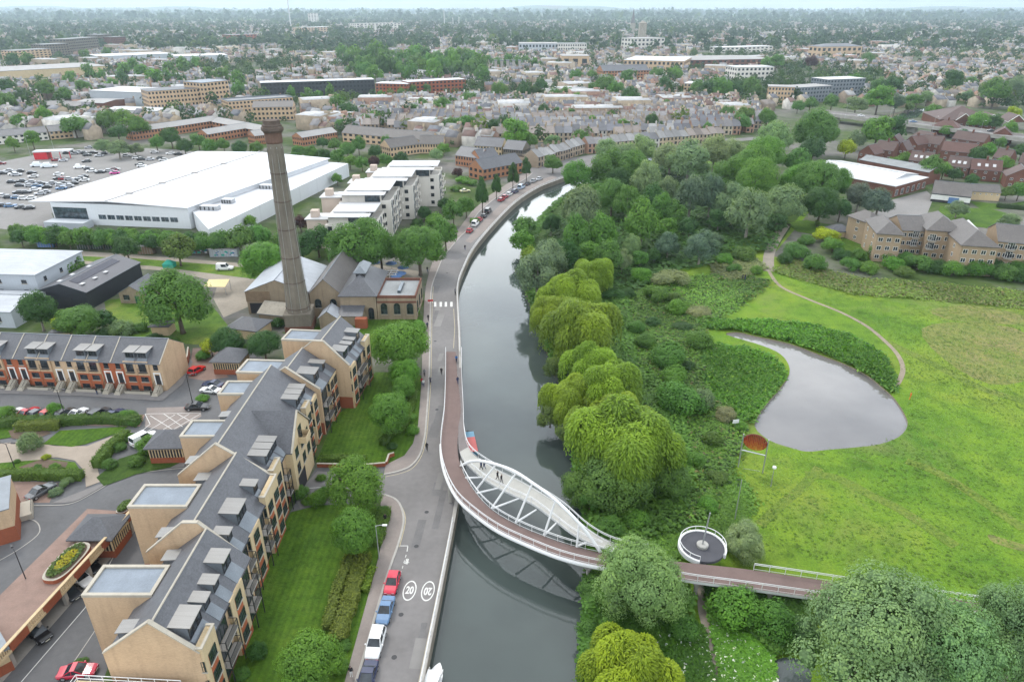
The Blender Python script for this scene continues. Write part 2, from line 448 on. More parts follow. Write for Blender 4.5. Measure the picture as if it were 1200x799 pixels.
def town_ground():
    """gardens, yards and streets far off: green and grey patches; fields farther away"""
    m, nt, b = _nodes('town_ground')
    a = noise(nt, 0.02, 6, 0.7); d = noise(nt, 0.11, 4, 0.7); f = noise(nt, 0.0011, 4, 0.5)
    gr = ramp(nt, d, [(0.3, (0.035, 0.06, 0.018)), (0.5, (0.055, 0.09, 0.022)), (0.7, (0.085, 0.11, 0.035))])
    ug = ramp(nt, d, [(0.3, (0.12, 0.115, 0.11)), (0.7, (0.2, 0.185, 0.165))])
    t = mixc(nt, ramp(nt, a, [(0.42, (0, 0, 0)), (0.6, (1, 1, 1))]), gr, ug)
    vor = nt.nodes.new('ShaderNodeTexVoronoi'); vor.inputs['Scale'].default_value = 0.0032
    nt.links.new(mapped(nt, (1, 0.6, 1)), vor.inputs['Vector'])
    fld = mixc(nt, 1.0, vor.outputs['Color'], (0.16, 0.19, 0.07), 'MULTIPLY')
    fld = mixc(nt, 0.6, fld, (0.10, 0.14, 0.05))
    g = nt.nodes.new('ShaderNodeNewGeometry'); sp = nt.nodes.new('ShaderNodeSeparateXYZ'); nt.links.new(g.outputs['Position'], sp.inputs[0])
    mr = nt.nodes.new('ShaderNodeMapRange'); mr.inputs[1].default_value = 3200; mr.inputs[2].default_value = 4200; nt.links.new(sp.outputs[1], mr.inputs[0])
    col = mixc(nt, mr.outputs[0], t, fld)
    nt.links.new(col, b.inputs['Base Color']); b.inputs['Roughness'].default_value = 0.95; b.inputs['Specular IOR Level'].default_value = 0.1
    return m
M['town_ground'] = town_ground()

def water_mat(name, deep, rough=0.03, bump=0.03, scale=(0.5, 0.5, 0.5)):
    m, nt, b = _nodes(name)
    n1 = noise(nt, 0.05, 4); nt.links.new(ramp(nt, n1, [(0.3, sc_(deep, 0.8)), (0.7, sc_(deep, 1.25))]), b.inputs['Base Color'])
    b.inputs['Roughness'].default_value = rough; b.inputs['IOR'].default_value = 1.5; b.inputs['Specular IOR Level'].default_value = 0.6
    n2 = noise(nt, 1.0, 4, 0.6, coord=mapped(nt, scale), dist=0.5); add_bump(nt, b, n2, bump, 0.12)
    return m
M['river_water'] = water_mat('river_water', (0.05, 0.064, 0.06), 0.03, 0.08, (0.7, 0.35, 0.5))
M['pond_water'] = water_mat('pond_water', (0.16, 0.152, 0.145), 0.05, 0.035, (1.2, 1.2, 1))

# ------------------------------------------------------------------ ground with the river and the pond cut out
WZ = -1.6
WEST = [(452, 1040), (470, 940), (497, 799), (516.5, 700), (533, 613), (541, 560), (544, 520), (542, 470), (540, 401), (537.5, 354), (538, 333),
        (545, 313.5), (556, 292), (580, 263), (605, 238), (631, 221), (656, 211), (672, 205), (692, 197), (716, 190), (760, 183.5)]
EAST = [(770, 187), (730, 196), (705, 205), (690, 215), (664, 228), (642, 246), (626, 266), (614, 300), (614, 330), (628, 370), (642, 410), (660, 450),
        (668, 500), (674, 540), (684, 590), (692, 650), (688, 720), (682, 799), (672, 940), (664, 1040)]
west = [Vector((p[0], p[1])) for p in GP(crs(WEST, 4))]
east = [Vector((p[0], p[1])) for p in GP(crs(EAST, 4))]
RIVER = west + east
POND = [Vector((p[0], p[1])) for p in GP(crs([(850.7, 392), (864, 389), (884, 393.5), (925, 402.5), (962, 416), (989, 426), (1016, 439.5), (1033, 453), (1048, 466.5),
        (1060, 485), (1063.5, 498.6), (1053, 512), (1030, 520.6), (1003, 524), (969, 527), (945, 529), (925, 524), (901, 515.5), (884, 498.6), (894.6, 478),
        (911.5, 458), (925, 438), (921.6, 422.6), (909, 411.5), (884, 402)], 3, True))]

def holed(name, outer, holes, z, mat, **kw):
    vs = []; es = []
    for loop in [outer] + holes:
        k = len(vs); vs += [Vector((p[0], p[1])) for p in loop]; es += [(k + i, k + (i + 1) % len(loop)) for i in range(len(loop))]
    V, E_, F, *_ = delaunay_2d_cdt(vs, es, [], 0, 1e-5)
    mb = MB(); mb.v = [(v.x, v.y, z) for v in V]
    for f in F:
        c = sum((V[i] for i in f), Vector((0, 0))) / len(f)
        if not inside(outer, c.x, c.y): continue
        if any(inside(h, c.x, c.y) for h in holes): continue
        a = sum(V[f[i]].x * V[f[(i + 1) % len(f)]].y - V[f[(i + 1) % len(f)]].x * V[f[i]].y for i in range(len(f)))
        mb.f.append(tuple(f) if a > 0 else tuple(reversed(f))); mb.m.append(0)
    o = mb.build(name, mat); tag(o, kind='structure', **kw); return o

holed('ground', [(-8900, -100), (8900, -100), (8900, 13400), (-8900, 13400)], [RIVER, POND], 0.0, M['town_ground'])
sheet('river', RIVER, WZ, M['river_water'])
sheet('pond', [p + (p - G(960, 470).to_2d()).normalized() * 0.6 for p in POND], -0.28, M['pond_water'])
def skirt(name, loop, z0, z1, mat, closed=True, out=0.0):
    mb = MB(); n = len(loop)
    for i in range(n if closed else n - 1):
        a, b = loop[i], loop[(i + 1) % n]
        mb.face([(a[0], a[1], z1), (b[0], b[1], z1), (b[0], b[1], z0), (a[0], a[1], z0)])
    o = mb.build(name, mat); tag(o, kind='structure'); return o
skirt('pond_shore', POND, -0.6, 0.0, M['dirt'])
skirt('river_bank', east, WZ - 0.8, 0.0, M['soil'], False)
# the quay wall under the road, with coping and a painted guard rail: one wall along the west bank
def quay():
    wl = [p for p in west if p.y > 30]
    mb = MB()
    inn = ribbon([(p.x, p.y) for p in wl], 0.55, 0.0); k = len(wl); L = inn[:k]; R = inn[k:][::-1]
    for i in range(k - 1):
        a, b, c, d = R[i], R[i + 1], L[i + 1], L[i]
        mb.face([(a.x, a.y, WZ - 0.8), (b.x, b.y, WZ - 0.8), (b.x, b.y, 0.34), (a.x, a.y, 0.34)], 0)
        mb.face([(a.x, a.y, 0.34), (b.x, b.y, 0.34), (c.x, c.y, 0.34), (d.x, d.y, 0.34)], 1)
        mb.face([(d.x, d.y, 0.34), (c.x, c.y, 0.34), (c.x, c.y, 0.0), (d.x, d.y, 0.0)], 0)
    root = mb.build('quay_wall', [M['river_wall'], M['kerb']])
    tag(root, 'long brick river wall with pale coping and white guard rail beside the riverside road', 'river wall', kind='thing')
    rb = MB(); mid = [(L[i] + R[i]) / 2 for i in range(k)]
    acc = 0; last = None; pts = []
    for i in range(k - 1):
        a, b = mid[i], mid[i + 1]; seg = (b - a).length; nn = max(1, int(seg / 2.2))
        for q in range(nn): pts.append(a + (b - a) * q / nn)
    pts = [p for p in pts if p.y < 84.5 or p.y > 137]
    for p in pts: rb.box(p.x - 0.05, p.x + 0.05, p.y - 0.05, p.y + 0.05, 0.34, 1.15)
    for lo, hi in ((30, 84.5), (137, 999)):
        q = [p for p in pts if lo < p.y < hi]
        for z in (0.78, 1.13): rb.tube([(p.x, p.y, z) for p in q], 0.05, 5)
    rb.build('guard_rail', M['white_paint'], root)
quay()

MEADOW_OUT = [Vector((p.x, p.y)) for p in east[::-1]] + [G(800, 185).to_2d(), G(880, 196).to_2d(), G(960, 235).to_2d(), G(905, 300).to_2d(), G(1000, 330).to_2d(), G(1200, 352).to_2d(), G(1500, 380).to_2d(), Vector((420, 20)), Vector((60, 20))]
holed('meadow', MEADOW_OUT, [POND], 0.02, M['meadow'])

# ------------------------------------------------------------------ roads, pavements, paths
KERB_W = [(395, 880), (417, 799), (425, 774), (446, 700), (457, 665), (466, 640), (473, 612), (470, 594), (462, 584), (447, 579)]
KERB_N = [(450, 556), (468, 552), (481.5, 546), (492, 533), (497, 515), (499, 500), (502.5, 450), (503.7, 408), (504.5, 357), (506, 336), (511.5, 320), (518.6, 303), (527, 292), (538, 279),
          (547, 270), (560, 250), (580, 233), (601, 219), (618, 208), (624, 203)]
WESTR = [(452, 1000), (470, 930)] + WEST[2:18]
kw = crs(KERB_W, 3); kn = crs(KERB_N, 3)
road = GP(kw) + GP([(370, 592), (352, 596), (345, 580), (372, 552)]) + GP(kn) + GP([(600, 196), (585, 192), (600, 188), (632, 191), (660, 187), (690, 182), (760, 173), (850, 163), (900, 160), (900, 163), (850, 167), (765, 178), (716, 188)]) + \
       [Vector((p.x, p.y, 0)) for p in west[::-1] if 30 < p.y < G(0, 190).y]
sheet('riverside_road', road, 0.03, M['asphalt'])
def kerb_strip(name, px, w=0.32, h=0.13, mat='kerb', z=0.0):
    P = [(p.x, p.y) for p in GP(px)]; o = ribbon(P, w / 2, w / 2)
    k = len(P); L, R = o[:k], o[k:][::-1]; mb = MB()
    for i in range(k - 1):
        a, b, c, d = R[i], R[i + 1], L[i + 1], L[i]
        mb.face([(a.x, a.y, z + h), (b.x, b.y, z + h), (c.x, c.y, z + h), (d.x, d.y, z + h)])
        mb.face([(a.x, a.y, z), (b.x, b.y, z), (b.x, b.y, z + h), (a.x, a.y, z + h)])
        mb.face([(d.x, d.y, z + h), (c.x, c.y, z + h), (c.x, c.y, z), (d.x, d.y, z)])
    ob = mb.build(name, M[mat]); tag(ob, kind='structure'); return ob
kerb_strip('kerb', kw); kerb_strip('kerb', kn)
sheet('pavement', GP(kw) + GP([(446, 592), (452, 606), (451, 622), (446, 642), (440, 668), (430, 704), (418, 748), (404, 799), (380, 880)]), 0.11, M['paving'])
sheet('pavement', GP(kn) + GP([(612, 204), (594, 216), (574, 229), (553, 248), (538, 268), (527, 281), (517, 291), (508, 304), (503, 319), (499, 336), (497, 357), (495, 408), (494, 450), (490, 498), (484, 520), (474, 534), (452, 545)]), 0.11, M['paving'])
sheet('pavement', GP(crs([(552, 285), (578, 262), (602, 237), (628, 220), (653, 209)], 4)) + GP(crs([(648, 206), (622, 216), (596, 232), (570, 256), (545, 283)], 4)), 0.05, M['paving'])
def line(name, px, w=0.14, mat='white_line', z=0.045):
    P = [(p.x, p.y) for p in GP(px)]; return sheet(name, ribbon(P, w / 2, w / 2), z, M[mat])
line('road_marking', crs([(449, 581.5), (463, 586), (472, 596), (475, 612), (468, 641)], 4), 0.12, 'cream_line')
line('road_marking', crs([(452, 558.5), (470, 554.5), (484, 548), (494, 534), (499, 516), (501, 500), (504.7, 450), (505.7, 408), (506.5, 357), (508, 336)], 4), 0.12, 'cream_line')
line('road_marking', crs([(491, 799), (512, 698), (528, 618)], 4), 0.16, 'cream_line')
line('road_marking', crs([(547, 311), (553, 297), (572, 267)], 4), 0.12, 'cream_line')
# the pedestrian crossing marks, bay marks and the dashed line of the parking bays
for k, x in enumerate((510, 516.5, 522.5, 529)):
    a = G(x, 359.5); b = G(x, 354); sheet('road_marking', ribbon([(a.x, a.y), (b.x, b.y)], 0.3, 0.3), 0.05, M['white_line'])
for a, b in (((467, 639.5), (478, 639.5)), ((478, 640), (477, 646)), ((470, 669), (469, 676))):
    line('road_marking', [a, b], 0.12)
for k in range(4): line('road_marking', [(476 - k * 1.9, 650 + k * 6.5), (475.2 - k * 1.9, 653 + k * 6.5)], 0.1)
line('road_marking', [(531.5, 408), (533, 384), (531.6, 362)], 0.12, 'cream_line')
def road_text(txt, px, py, size, rz, sy=1.8, z=0.055):
    cu = bpy.data.curves.new('road_lettering', 'FONT'); cu.body = txt; cu.size = size; cu.align_x = 'CENTER'; cu.align_y = 'CENTER'; cu.offset = 0.03
    o = bpy.data.objects.new('tmp', cu); COL.objects.link(o); dg = bpy.context.evaluated_depsgraph_get()
    me = bpy.data.meshes.new_from_object(o.evaluated_get(dg)); bpy.data.objects.remove(o)
    me.materials.clear(); me.materials.append(M['white_line'])
    o = link('road_lettering', me, None, G(px, py, z), rz, (1, sy, 1)); tag(o, kind='structure'); return o
def ring(px, py, r, sy, rz):
    mb = MB(); n = 40
    for i in range(n):
        a, b = 2 * PI * i / n, 2 * PI * (i + 1) / n
        mb.face([(r * math.cos(a), r * math.sin(a), 0), (r * math.cos(b), r * math.sin(b), 0), (.84 * r * math.cos(b), .87 * r * math.sin(b), 0), (.84 * r * math.cos(a), .87 * r * math.sin(a), 0)][::-1])
        mb.f[-1] = mb.f[-1][::-1]
    o = mb.build('road_marking', M['white_line'], None, False, G(px, py, 0.055), rz); o.scale = (1, sy, 1); tag(o, kind='structure')
RD = math.atan2(*(G(531, 625) - G(512, 720)).to_2d()) * -1
ring(480, 691.5, 0.88, 2.0, RD); ring(501.5, 692, 0.88, 2.0, RD)
road_text('20', 480, 691.5, 1.05, RD, 1.7); road_text('20', 501.5, 692, 1.05, RD + PI, 1.7)
road_text('only', 477.3, 657.5, 0.62, RD - PI / 2, 1.2)
rw = random.Random(8)
for k in range(16):
    y = rw.uniform(330, 790); xa = 470 + (536 - 470) * 0; c_ = G(rw.uniform(478, 506) if y > 600 else rw.uniform(508, 518), y); a_ = RD + PI / 2; l_, w_ = rw.uniform(1.5, 5), rw.uniform(.35, .9); d_ = Vector((math.cos(a_), math.sin(a_)))
    if 660 < y < 720: continue
    sheet('road_patch', ribbon([(c_.x - d_.x * l_, c_.y - d_.y * l_), (c_.x + d_.x * l_, c_.y + d_.y * l_)], w_, w_), 0.036 + k * .0004, M['asphalt_patch' if k % 3 else 'asphalt_pale'])
for x, y in ((470, 720), (488, 640), (500, 600), (512, 480), (510, 400), (462, 770), (524, 320)):
    c_ = G(x, y); sheet('drain_cover', [(c_.x + .34 * math.cos(t), c_.y + .34 * math.sin(t)) for t in np.arange(10) * PI / 5], 0.05, M['dark_metal'])
# estate roads west of the big apartment block
sheet('estate_road', GP([(-60, 458), (0, 459), (100, 463), (190, 468), (212, 452), (228, 424), (250, 409), (300, 412), (330, 440), (262, 500), (225, 560), (180, 640), (150, 720), (120, 799), (100, 900), (-150, 900), (-120, 600)]), 0.02, M['asphalt_dark'])
sheet('pavement', GP([(-60, 453), (0, 453), (100, 458), (186, 464), (206, 449), (216, 432), (222, 420), (226, 424), (214, 450), (191, 469.5), (186, 470), (100, 464.5), (-60, 459.5)]), 0.10, M['asphalt'])
sheet('parking_bays', GP([(-40, 484), (0, 482), (60, 480), (170, 486), (164, 500), (60, 498), (0, 502), (-40, 504)]), 0.035, M['block_paving'])
sheet('parking_bays', GP([(-40, 566), (36, 564), (68, 566), (58, 589), (-50, 588)]), 0.035, M['block_paving'])
sheet('parking_bays', GP([(226, 408), (262, 408), (250, 418), (268, 442), (240, 446), (221, 443)]), 0.036, M['block_paving'])
sheet('parking_bays', GP([(172, 478), (235, 476), (236, 488), (200, 506), (170, 500)]), 0.036, M['paving'])
sheet('garden_path', GP([(-30, 528), (0, 520), (30, 517), (66, 523), (102, 523), (150, 504), (158, 510), (124, 527), (112, 540), (116, 555), (120, 564), (101, 571), (99, 552), (88, 540), (66, 536), (40, 540), (0, 545), (-30, 552)]), 0.10, M['path_stone'])
sheet('garden_lawn', GP([(50, 521), (70, 505), (150, 500), (140, 507), (100, 521), (84, 524), (66, 522)]), 0.12, M['lawn'])
sheet('garden_lawn', GP([(-30, 500), (14, 500), (18, 512), (-30, 520)]), 0.12, M['lawn'])
sheet('garden_lawn', GP([(-30, 546), (10, 542), (60, 538), (88, 542), (97, 556), (96, 562), (-30, 562)]), 0.12, M['lawn'])
sheet('flower_bed', GP([(22, 548), (50, 538), (80, 542), (76, 551), (40, 554)]), 0.13, M['soil'])
sheet('flower_bed', GP([(10, 505), (48, 500), (60, 508), (36, 517), (14, 514)]), 0.13, M['soil'])
sheet('flower_bed', GP([(113, 560), (140, 538), (165, 530), (214, 541), (200, 548), (160, 556), (122, 570)]), 0.12, M['wood_floor'])
sheet('pavement', GP(crs([(60, 590), (86, 588), (110, 576), (135, 562), (165, 553), (216, 547)], 4)) + GP(crs([(216, 541), (160, 551), (125, 565), (95, 576), (72, 585)], 4)), 0.09, M['asphalt'])
line('kerb_line', crs([(0, 592), (60, 592.5), (86, 589.5), (110, 577.5), (135, 563.5), (165, 554.5), (216, 548.5)], 4), 0.16, 'kerb', 0.1)
line('kerb_line', crs([(22, 608), (38, 609), (46, 616), (44, 627), (20, 645), (-10, 662)], 4), 0.16, 'kerb', 0.06)
line('kerb_line', [(-10, 743), (88, 634), (96, 622)], 0.14, 'kerb', 0.06)
line('kerb_line', [(25, 799), (100, 712), (150, 622)], 0.12, 'white_line', 0.06)
line('kerb_line', [(85, 778), (112, 738)], 0.12, 'kerb', 0.06)
# the cross-hatched keep-clear box
for a, b in (((170, 485), (235, 484)), ((170, 485), (176, 497)), ((176, 497), (160, 510)), ((176, 487), (205, 505)), ((192, 485), (214, 500)), ((208, 485), (228, 496)), ((205, 486), (172, 506)), ((222, 485), (180, 510)), ((235, 485), (200, 505))):
    line('road_marking', [a, b], 0.12)
for k in range(9):
    x = 2 + k * 18.5
    line('road_marking', [(x, 482), (x + 1, 486)], 0.12)
# lawns of the big apartment block, beside the road
sheet('east_lawn', GP([(240, 850), (268, 799), (300, 715), (320, 640), (341, 600), (372, 592), (420, 590), (446, 594), (452, 606), (450, 622), (440, 668), (418, 748), (404, 799), (390, 850)]), 0.025, M['lawn'])
sheet('east_lawn', GP([(370, 542), (394, 486), (418, 472), (440, 436), (470, 436), (494, 440), (490, 498), (484, 520), (474, 534), (452, 545)]), 0.025, M['lawn'])
sheet('bay_court', GP([(340, 600), (372, 545), (452, 545), (450, 580), (420, 590), (372, 592)]), 0.028, M['asphalt_dark'])
line('road_marking', [(356, 590), (362, 572), (420, 568)], 0.1)
# yards and tracks round the museum, car park, etc.
sheet('works_yard', GP([(-20, 298), (60, 292), (150, 298), (250, 306), (330, 312), (360, 320), (330, 340), (290, 360), (262, 372), (250, 350), (256, 330), (200, 318), (130, 312), (60, 306), (-20, 312)]), 0.02, M['gravel'])
sheet('yard_grass', GP([(90, 300), (160, 303), (250, 310), (330, 318), (320, 330), (258, 322), (180, 312), (100, 306)]), 0.03, M['rough_grass'])
sheet('yard_grass', GP([(122, 352), (180, 345), (250, 360), (270, 385), (250, 405), (130, 398)]), 0.025, M['rough_grass'])
sheet('museum_court', GP([(330, 390), (440, 372), (492, 372), (492, 400), (440, 420), (400, 400)]), 0.022, M['lawn'])
sheet('beer_garden', GP([(420, 326), (440, 310), (492, 318), (494, 345), (487, 352), (440, 334)]), 0.022, M['gravel'])
sheet('car_park', GP([(-80, 200), (0, 190), (60, 178), (130, 172), (215, 176), (262, 184), (250, 210), (180, 230), (60, 250), (66, 262), (120, 280), (60, 276), (0, 268), (-80, 290)]), 0.03, M['asphalt_pale'])
sheet('service_yard', GP([(40, 266), (230, 276), (250, 296), (180, 290), (70, 276)]), 0.03, M['gravel'])
# tracks over the meadow
def path(px, w, mat, z=0.06, name='path'):
    P = [(p.x, p.y) for p in GP(crs(px, 5))]; return sheet(name, ribbon(P, w / 2, w / 2), z, M[mat])
path([(922, 262), (908, 283), (901, 300), (901, 318)], 3.2, 'gravel')
path([(901, 318), (915, 336), (950, 352), (985, 366), (1015, 382), (1036, 399), (1052, 416), (1058, 432), (1054, 446), (1046, 456)], 1.0, 'dirt')
path([(1036, 399), (1100, 430), (1150, 455), (1200, 470)], 2.4, 'track_grass', 0.035)
path([(732, 399), (738, 418), (748, 430), (757, 440)], 1.1, 'path_stone')
path([(748, 355), (756, 372), (764, 388), (782, 402)], 1.4, 'dirt')
path([(815, 655), (822, 690), (823, 715), (829, 738), (835, 760), (842, 799), (846, 850)], 1.1, 'gravel')
path([(890, 615), (915, 592), (940, 570), (960, 548)], 1.6, 'track_grass', 0.035)
path([(944, 556), (980, 560), (1020, 580), (1060, 600), (1120, 640)], 2.0, 'track_grass', 0.043)
path([(1062, 540), (1110, 560), (1200, 620)], 2.0, 'track_grass', 0.051)
sheet('dry_patch', GP(crs([(1080, 385), (1140, 378), (1205, 392), (1210, 440), (1160, 450), (1105, 420)], 3, True)), 0.03, M['dry_grass'])
sheet('dry_patch', GP(crs([(1090, 364), (1140, 358), (1200, 370), (1190, 380), (1120, 376)], 3, True)), 0.03, M['dry_grass'])
sheet('dry_patch', GP(crs([(1158, 626), (1180, 632), (1205, 640), (1200, 646), (1165, 636)], 3, True)), 0.03, M['dry_grass'])
sheet('pool', GP(crs([(905, 776), (925, 770), (945, 778), (950, 799), (925, 812), (900, 795)], 3, True)), 0.05, M['river_water'])
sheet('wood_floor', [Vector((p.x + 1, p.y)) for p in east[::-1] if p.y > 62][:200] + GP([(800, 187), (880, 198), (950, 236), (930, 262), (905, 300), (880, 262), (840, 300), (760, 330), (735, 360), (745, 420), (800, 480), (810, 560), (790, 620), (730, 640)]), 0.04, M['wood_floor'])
# ------------------------------------------------------------------ plants
M['leaf'] = leaf_mat('foliage')
M['leaf_mix'] = leaf_mat('foliage_mixed', attr=True)
ICO_V, ICO_F = None, None
def _ico():
    global ICO_V, ICO_F
    import bmesh
    bm = bmesh.new(); bmesh.ops.create_icosphere(bm, subdivisions=1, radius=1)
    bm.verts.ensure_lookup_table(); ICO_V = np.array([v.co[:] for v in bm.verts]); ICO_F = np.array([[v.index for v in f.verts] for f in bm.faces]); bm.free()
_ico()

def quads(P, N, size, rng, aspect=1.0, along=None, curl=0.0):
    """leaf-sprays: four-cornered faces at P facing N; along gives the long axis"""
    n = len(P)
    N = N / np.linalg.norm(N, axis=1, keepdims=True)
    ref = rng.normal(size=(n, 3)) if along is None else along
    T = ref - N * (ref * N).sum(1, keepdims=True); T /= np.linalg.norm(T, axis=1, keepdims=True) + 1e-9
    B = np.cross(N, T)
    s = (size * (0.6 + 0.8 * rng.random(n)))[:, None]
    a = T * s * aspect; b = B * s
    V = np.stack([P - a * 0.5 - b * 0.18, P - a * 0.02 - b * 0.5, P + a * 0.5 + b * 0.1, P + a * 0.1 + b * 0.5], 1).reshape(-1, 3)
    F = np.arange(4 * n).reshape(n, 4); return V, F

def clumped(rng, nclump, nleaf, leaf, hz=1.0, flat=0.0, lump=0.25, rcs=(0.24, 0.42), core=0.5, low=-0.55, conic=0.0, shell=(0.5, 0.82), nr=0.26, tn=0.16):
    """a crown of radius 1: clumps set through an uneven ball, leaves on the outer side of every clump"""
    d = rng.normal(size=(nclump * 4, 3)); d /= np.linalg.norm(d, axis=1, keepdims=True)
    d = d[d[:, 2] > low][:nclump]; nc = len(d)
    bumps = rng.normal(size=(5, 3)); bumps /= np.linalg.norm(bumps, axis=1, keepdims=True)
    gain = 1 + lump * np.clip((d @ bumps.T) - 0.35, -0.4, 1).max(1) - lump * 0.35
    rad = (shell[0] + (shell[1] - shell[0]) * rng.random(nc) ** 0.6) * gain
    C = d * rad[:, None]
    rc = rcs[0] + (rcs[1] - rcs[0]) * rng.random(nc)
    if conic:
        k = 1 - conic * (C[:, 2] + 0.9).clip(0, 2) / 1.8; C[:, :2] *= k[:, None]; rc *= (0.5 + 0.5 * k)
    tone_c = rng.random(nc)
    w = rc ** 2; idx = rng.choice(nc, nleaf, p=w / w.sum())
    ld = rng.normal(size=(nleaf, 3)); ld /= np.linalg.norm(ld, axis=1, keepdims=True)
    P = C[idx] + ld * (rc[idx] * (0.76 + 0.3 * rng.random(nleaf) + 0.28 * rng.random(nleaf) ** 6))[:, None]
    keep = np.ones(nleaf, bool)
    for j in range(nc):
        dd = ((P - C[j]) ** 2).sum(1); keep &= ~((dd < (0.72 * rc[j]) ** 2) & (idx != j))
    keep &= ~((P[:, 2] < -0.35) & (ld[:, 2] < -0.3))
    P, ld, idx = P[keep], ld[keep], idx[keep]
    out = P / (np.linalg.norm(P, axis=1, keepdims=True) + 1e-6)
    N = ld * 0.9 + out * 0.45 + rng.normal(size=P.shape) * nr + np.array([0, 0, 0.2])
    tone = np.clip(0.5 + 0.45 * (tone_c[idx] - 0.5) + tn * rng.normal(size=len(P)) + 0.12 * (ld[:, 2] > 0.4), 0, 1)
    V, F = quads(P, N, np.full(len(P), leaf), rng, 1.15)
    # woody, leafy heart of each clump so that gaps show foliage and not through the whole crown
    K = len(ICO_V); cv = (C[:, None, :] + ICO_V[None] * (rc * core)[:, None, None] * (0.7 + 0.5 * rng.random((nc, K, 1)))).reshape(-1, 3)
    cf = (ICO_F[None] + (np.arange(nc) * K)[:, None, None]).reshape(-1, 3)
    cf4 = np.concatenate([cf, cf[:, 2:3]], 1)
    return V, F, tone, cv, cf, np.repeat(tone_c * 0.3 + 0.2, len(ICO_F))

def pack(name, V, F, tone, cv, cf, ct, scale=(1, 1, 1), mat='leaf'):
    """quads and triangles in one mesh: each leaf quad as two triangles"""
    T = np.concatenate([F[:, [0, 1, 2]], F[:, [0, 2, 3]]], 0); tt = np.concatenate([tone, tone])
    AV = np.concatenate([V, cv], 0) * np.array(scale); AF = np.concatenate([T, cf + len(V)], 0)
    return raw_mesh(name, AV, AF, M[mat], np.concatenate([tt, ct]))

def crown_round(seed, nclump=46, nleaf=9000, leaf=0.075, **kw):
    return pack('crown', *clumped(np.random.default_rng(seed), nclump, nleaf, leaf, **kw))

def crown_weeping(seed, ndome=30, nleaf=12000, leaf=0.05):
    """weeping willow: domes with hanging curtains of long sprays"""
    rng = np.random.default_rng(seed)
    d = rng.normal(size=(ndome * 4, 3)); d /= np.linalg.norm(d, axis=1, keepdims=True); d = d[d[:, 2] > -0.02][:ndome]; nd = len(d)
    C = d * (0.36 + 0.42 * rng.random(nd))[:, None] * np.array([1.08, 1.08, 0.75]); rc = 0.20 + 0.15 * rng.random(nd)
    ns = nleaf // 5
    idx = rng.choice(nd, ns, p=rc ** 2 / (rc ** 2).sum())
    a = rng.random(ns) * 2 * PI; el = np.arccos(1 - rng.random(ns) * 0.95)
    ld = np.stack([np.sin(el) * np.cos(a), np.sin(el) * np.sin(a), np.cos(el)], 1)
    out = C[idx].copy(); out[:, 2] = 0; out /= np.linalg.norm(out, axis=1, keepdims=True) + 1e-6
    ld = ld + out * 0.5; ld /= np.linalg.norm(ld, axis=1, keepdims=True)
    S = C[idx] + ld * rc[idx][:, None]
    tone_d = rng.random(nd); ts = rng.normal(size=ns); Ps = []; Ns = []; Al = []; tn = []
    hx = ld.copy(); hx[:, 2] = 0
    for q in range(6):
        t = q / 5.0
        drop = t * (0.18 + 0.42 * rng.random(ns)) * (0.5 + 0.8 * np.linalg.norm(hx, axis=1))
        P = S + hx * (0.10 * math.sqrt(t)) + np.array([0, 0, -1.0]) * drop[:, None] + rng.normal(size=(ns, 3)) * 0.012
        Ps.append(P); Ns.append(hx * (0.3 + 0.9 * t) + np.array([0, 0, 1.0 - 0.8 * t]) + rng.normal(size=(ns, 3)) * 0.35)
        al = hx * (1 - t) * 0.8 + np.array([0, 0, -0.35 - t]); Al.append(al + rng.normal(size=(ns, 3)) * 0.12)
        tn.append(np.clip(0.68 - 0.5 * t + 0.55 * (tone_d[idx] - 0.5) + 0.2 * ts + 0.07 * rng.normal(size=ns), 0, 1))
    P = np.concatenate(Ps); N = np.concatenate(Ns); A = np.concatenate(Al); T = np.concatenate(tn)
    V, F = quads(P, N, np.full(len(P), leaf), rng, 2.9, A)
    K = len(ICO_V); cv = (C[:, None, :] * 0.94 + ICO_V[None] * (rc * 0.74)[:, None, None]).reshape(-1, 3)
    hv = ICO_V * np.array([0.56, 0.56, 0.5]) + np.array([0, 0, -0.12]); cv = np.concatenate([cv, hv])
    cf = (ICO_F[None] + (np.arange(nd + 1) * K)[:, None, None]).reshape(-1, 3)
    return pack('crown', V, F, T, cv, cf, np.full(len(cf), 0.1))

def trunk_mesh(seed, mat='bark', limbs=5):
    """tapered trunk from -1 (ground) to 0 with limbs into a crown of radius 1 centred at 0; unit height is scaled per tree"""
    r = random.Random(seed); mb = MB()
    mb.tube([(0, 0, -1.0), (0.01, 0.0, -0.9), (0.02, 0.01, -0.4), (0.0, 0.02, 0.1), (0.03, 0, 0.4)], [0.105, 0.075, 0.06, 0.045, 0.015], 7)
    for k in range(limbs):
        a = 2 * PI * k / limbs + r.random(); z0 = -0.45 + 0.35 * r.random(); L = 0.5 + 0.2 * r.random()
        mb.tube([(0.01, 0.01, z0), (L * .45 * math.cos(a), L * .45 * math.sin(a), z0 + 0.3), (L * math.cos(a), L * math.sin(a), z0 + 0.62)], [0.042, 0.03, 0.01], 5)
    return mb.mesh('trunk', M[mat], True)

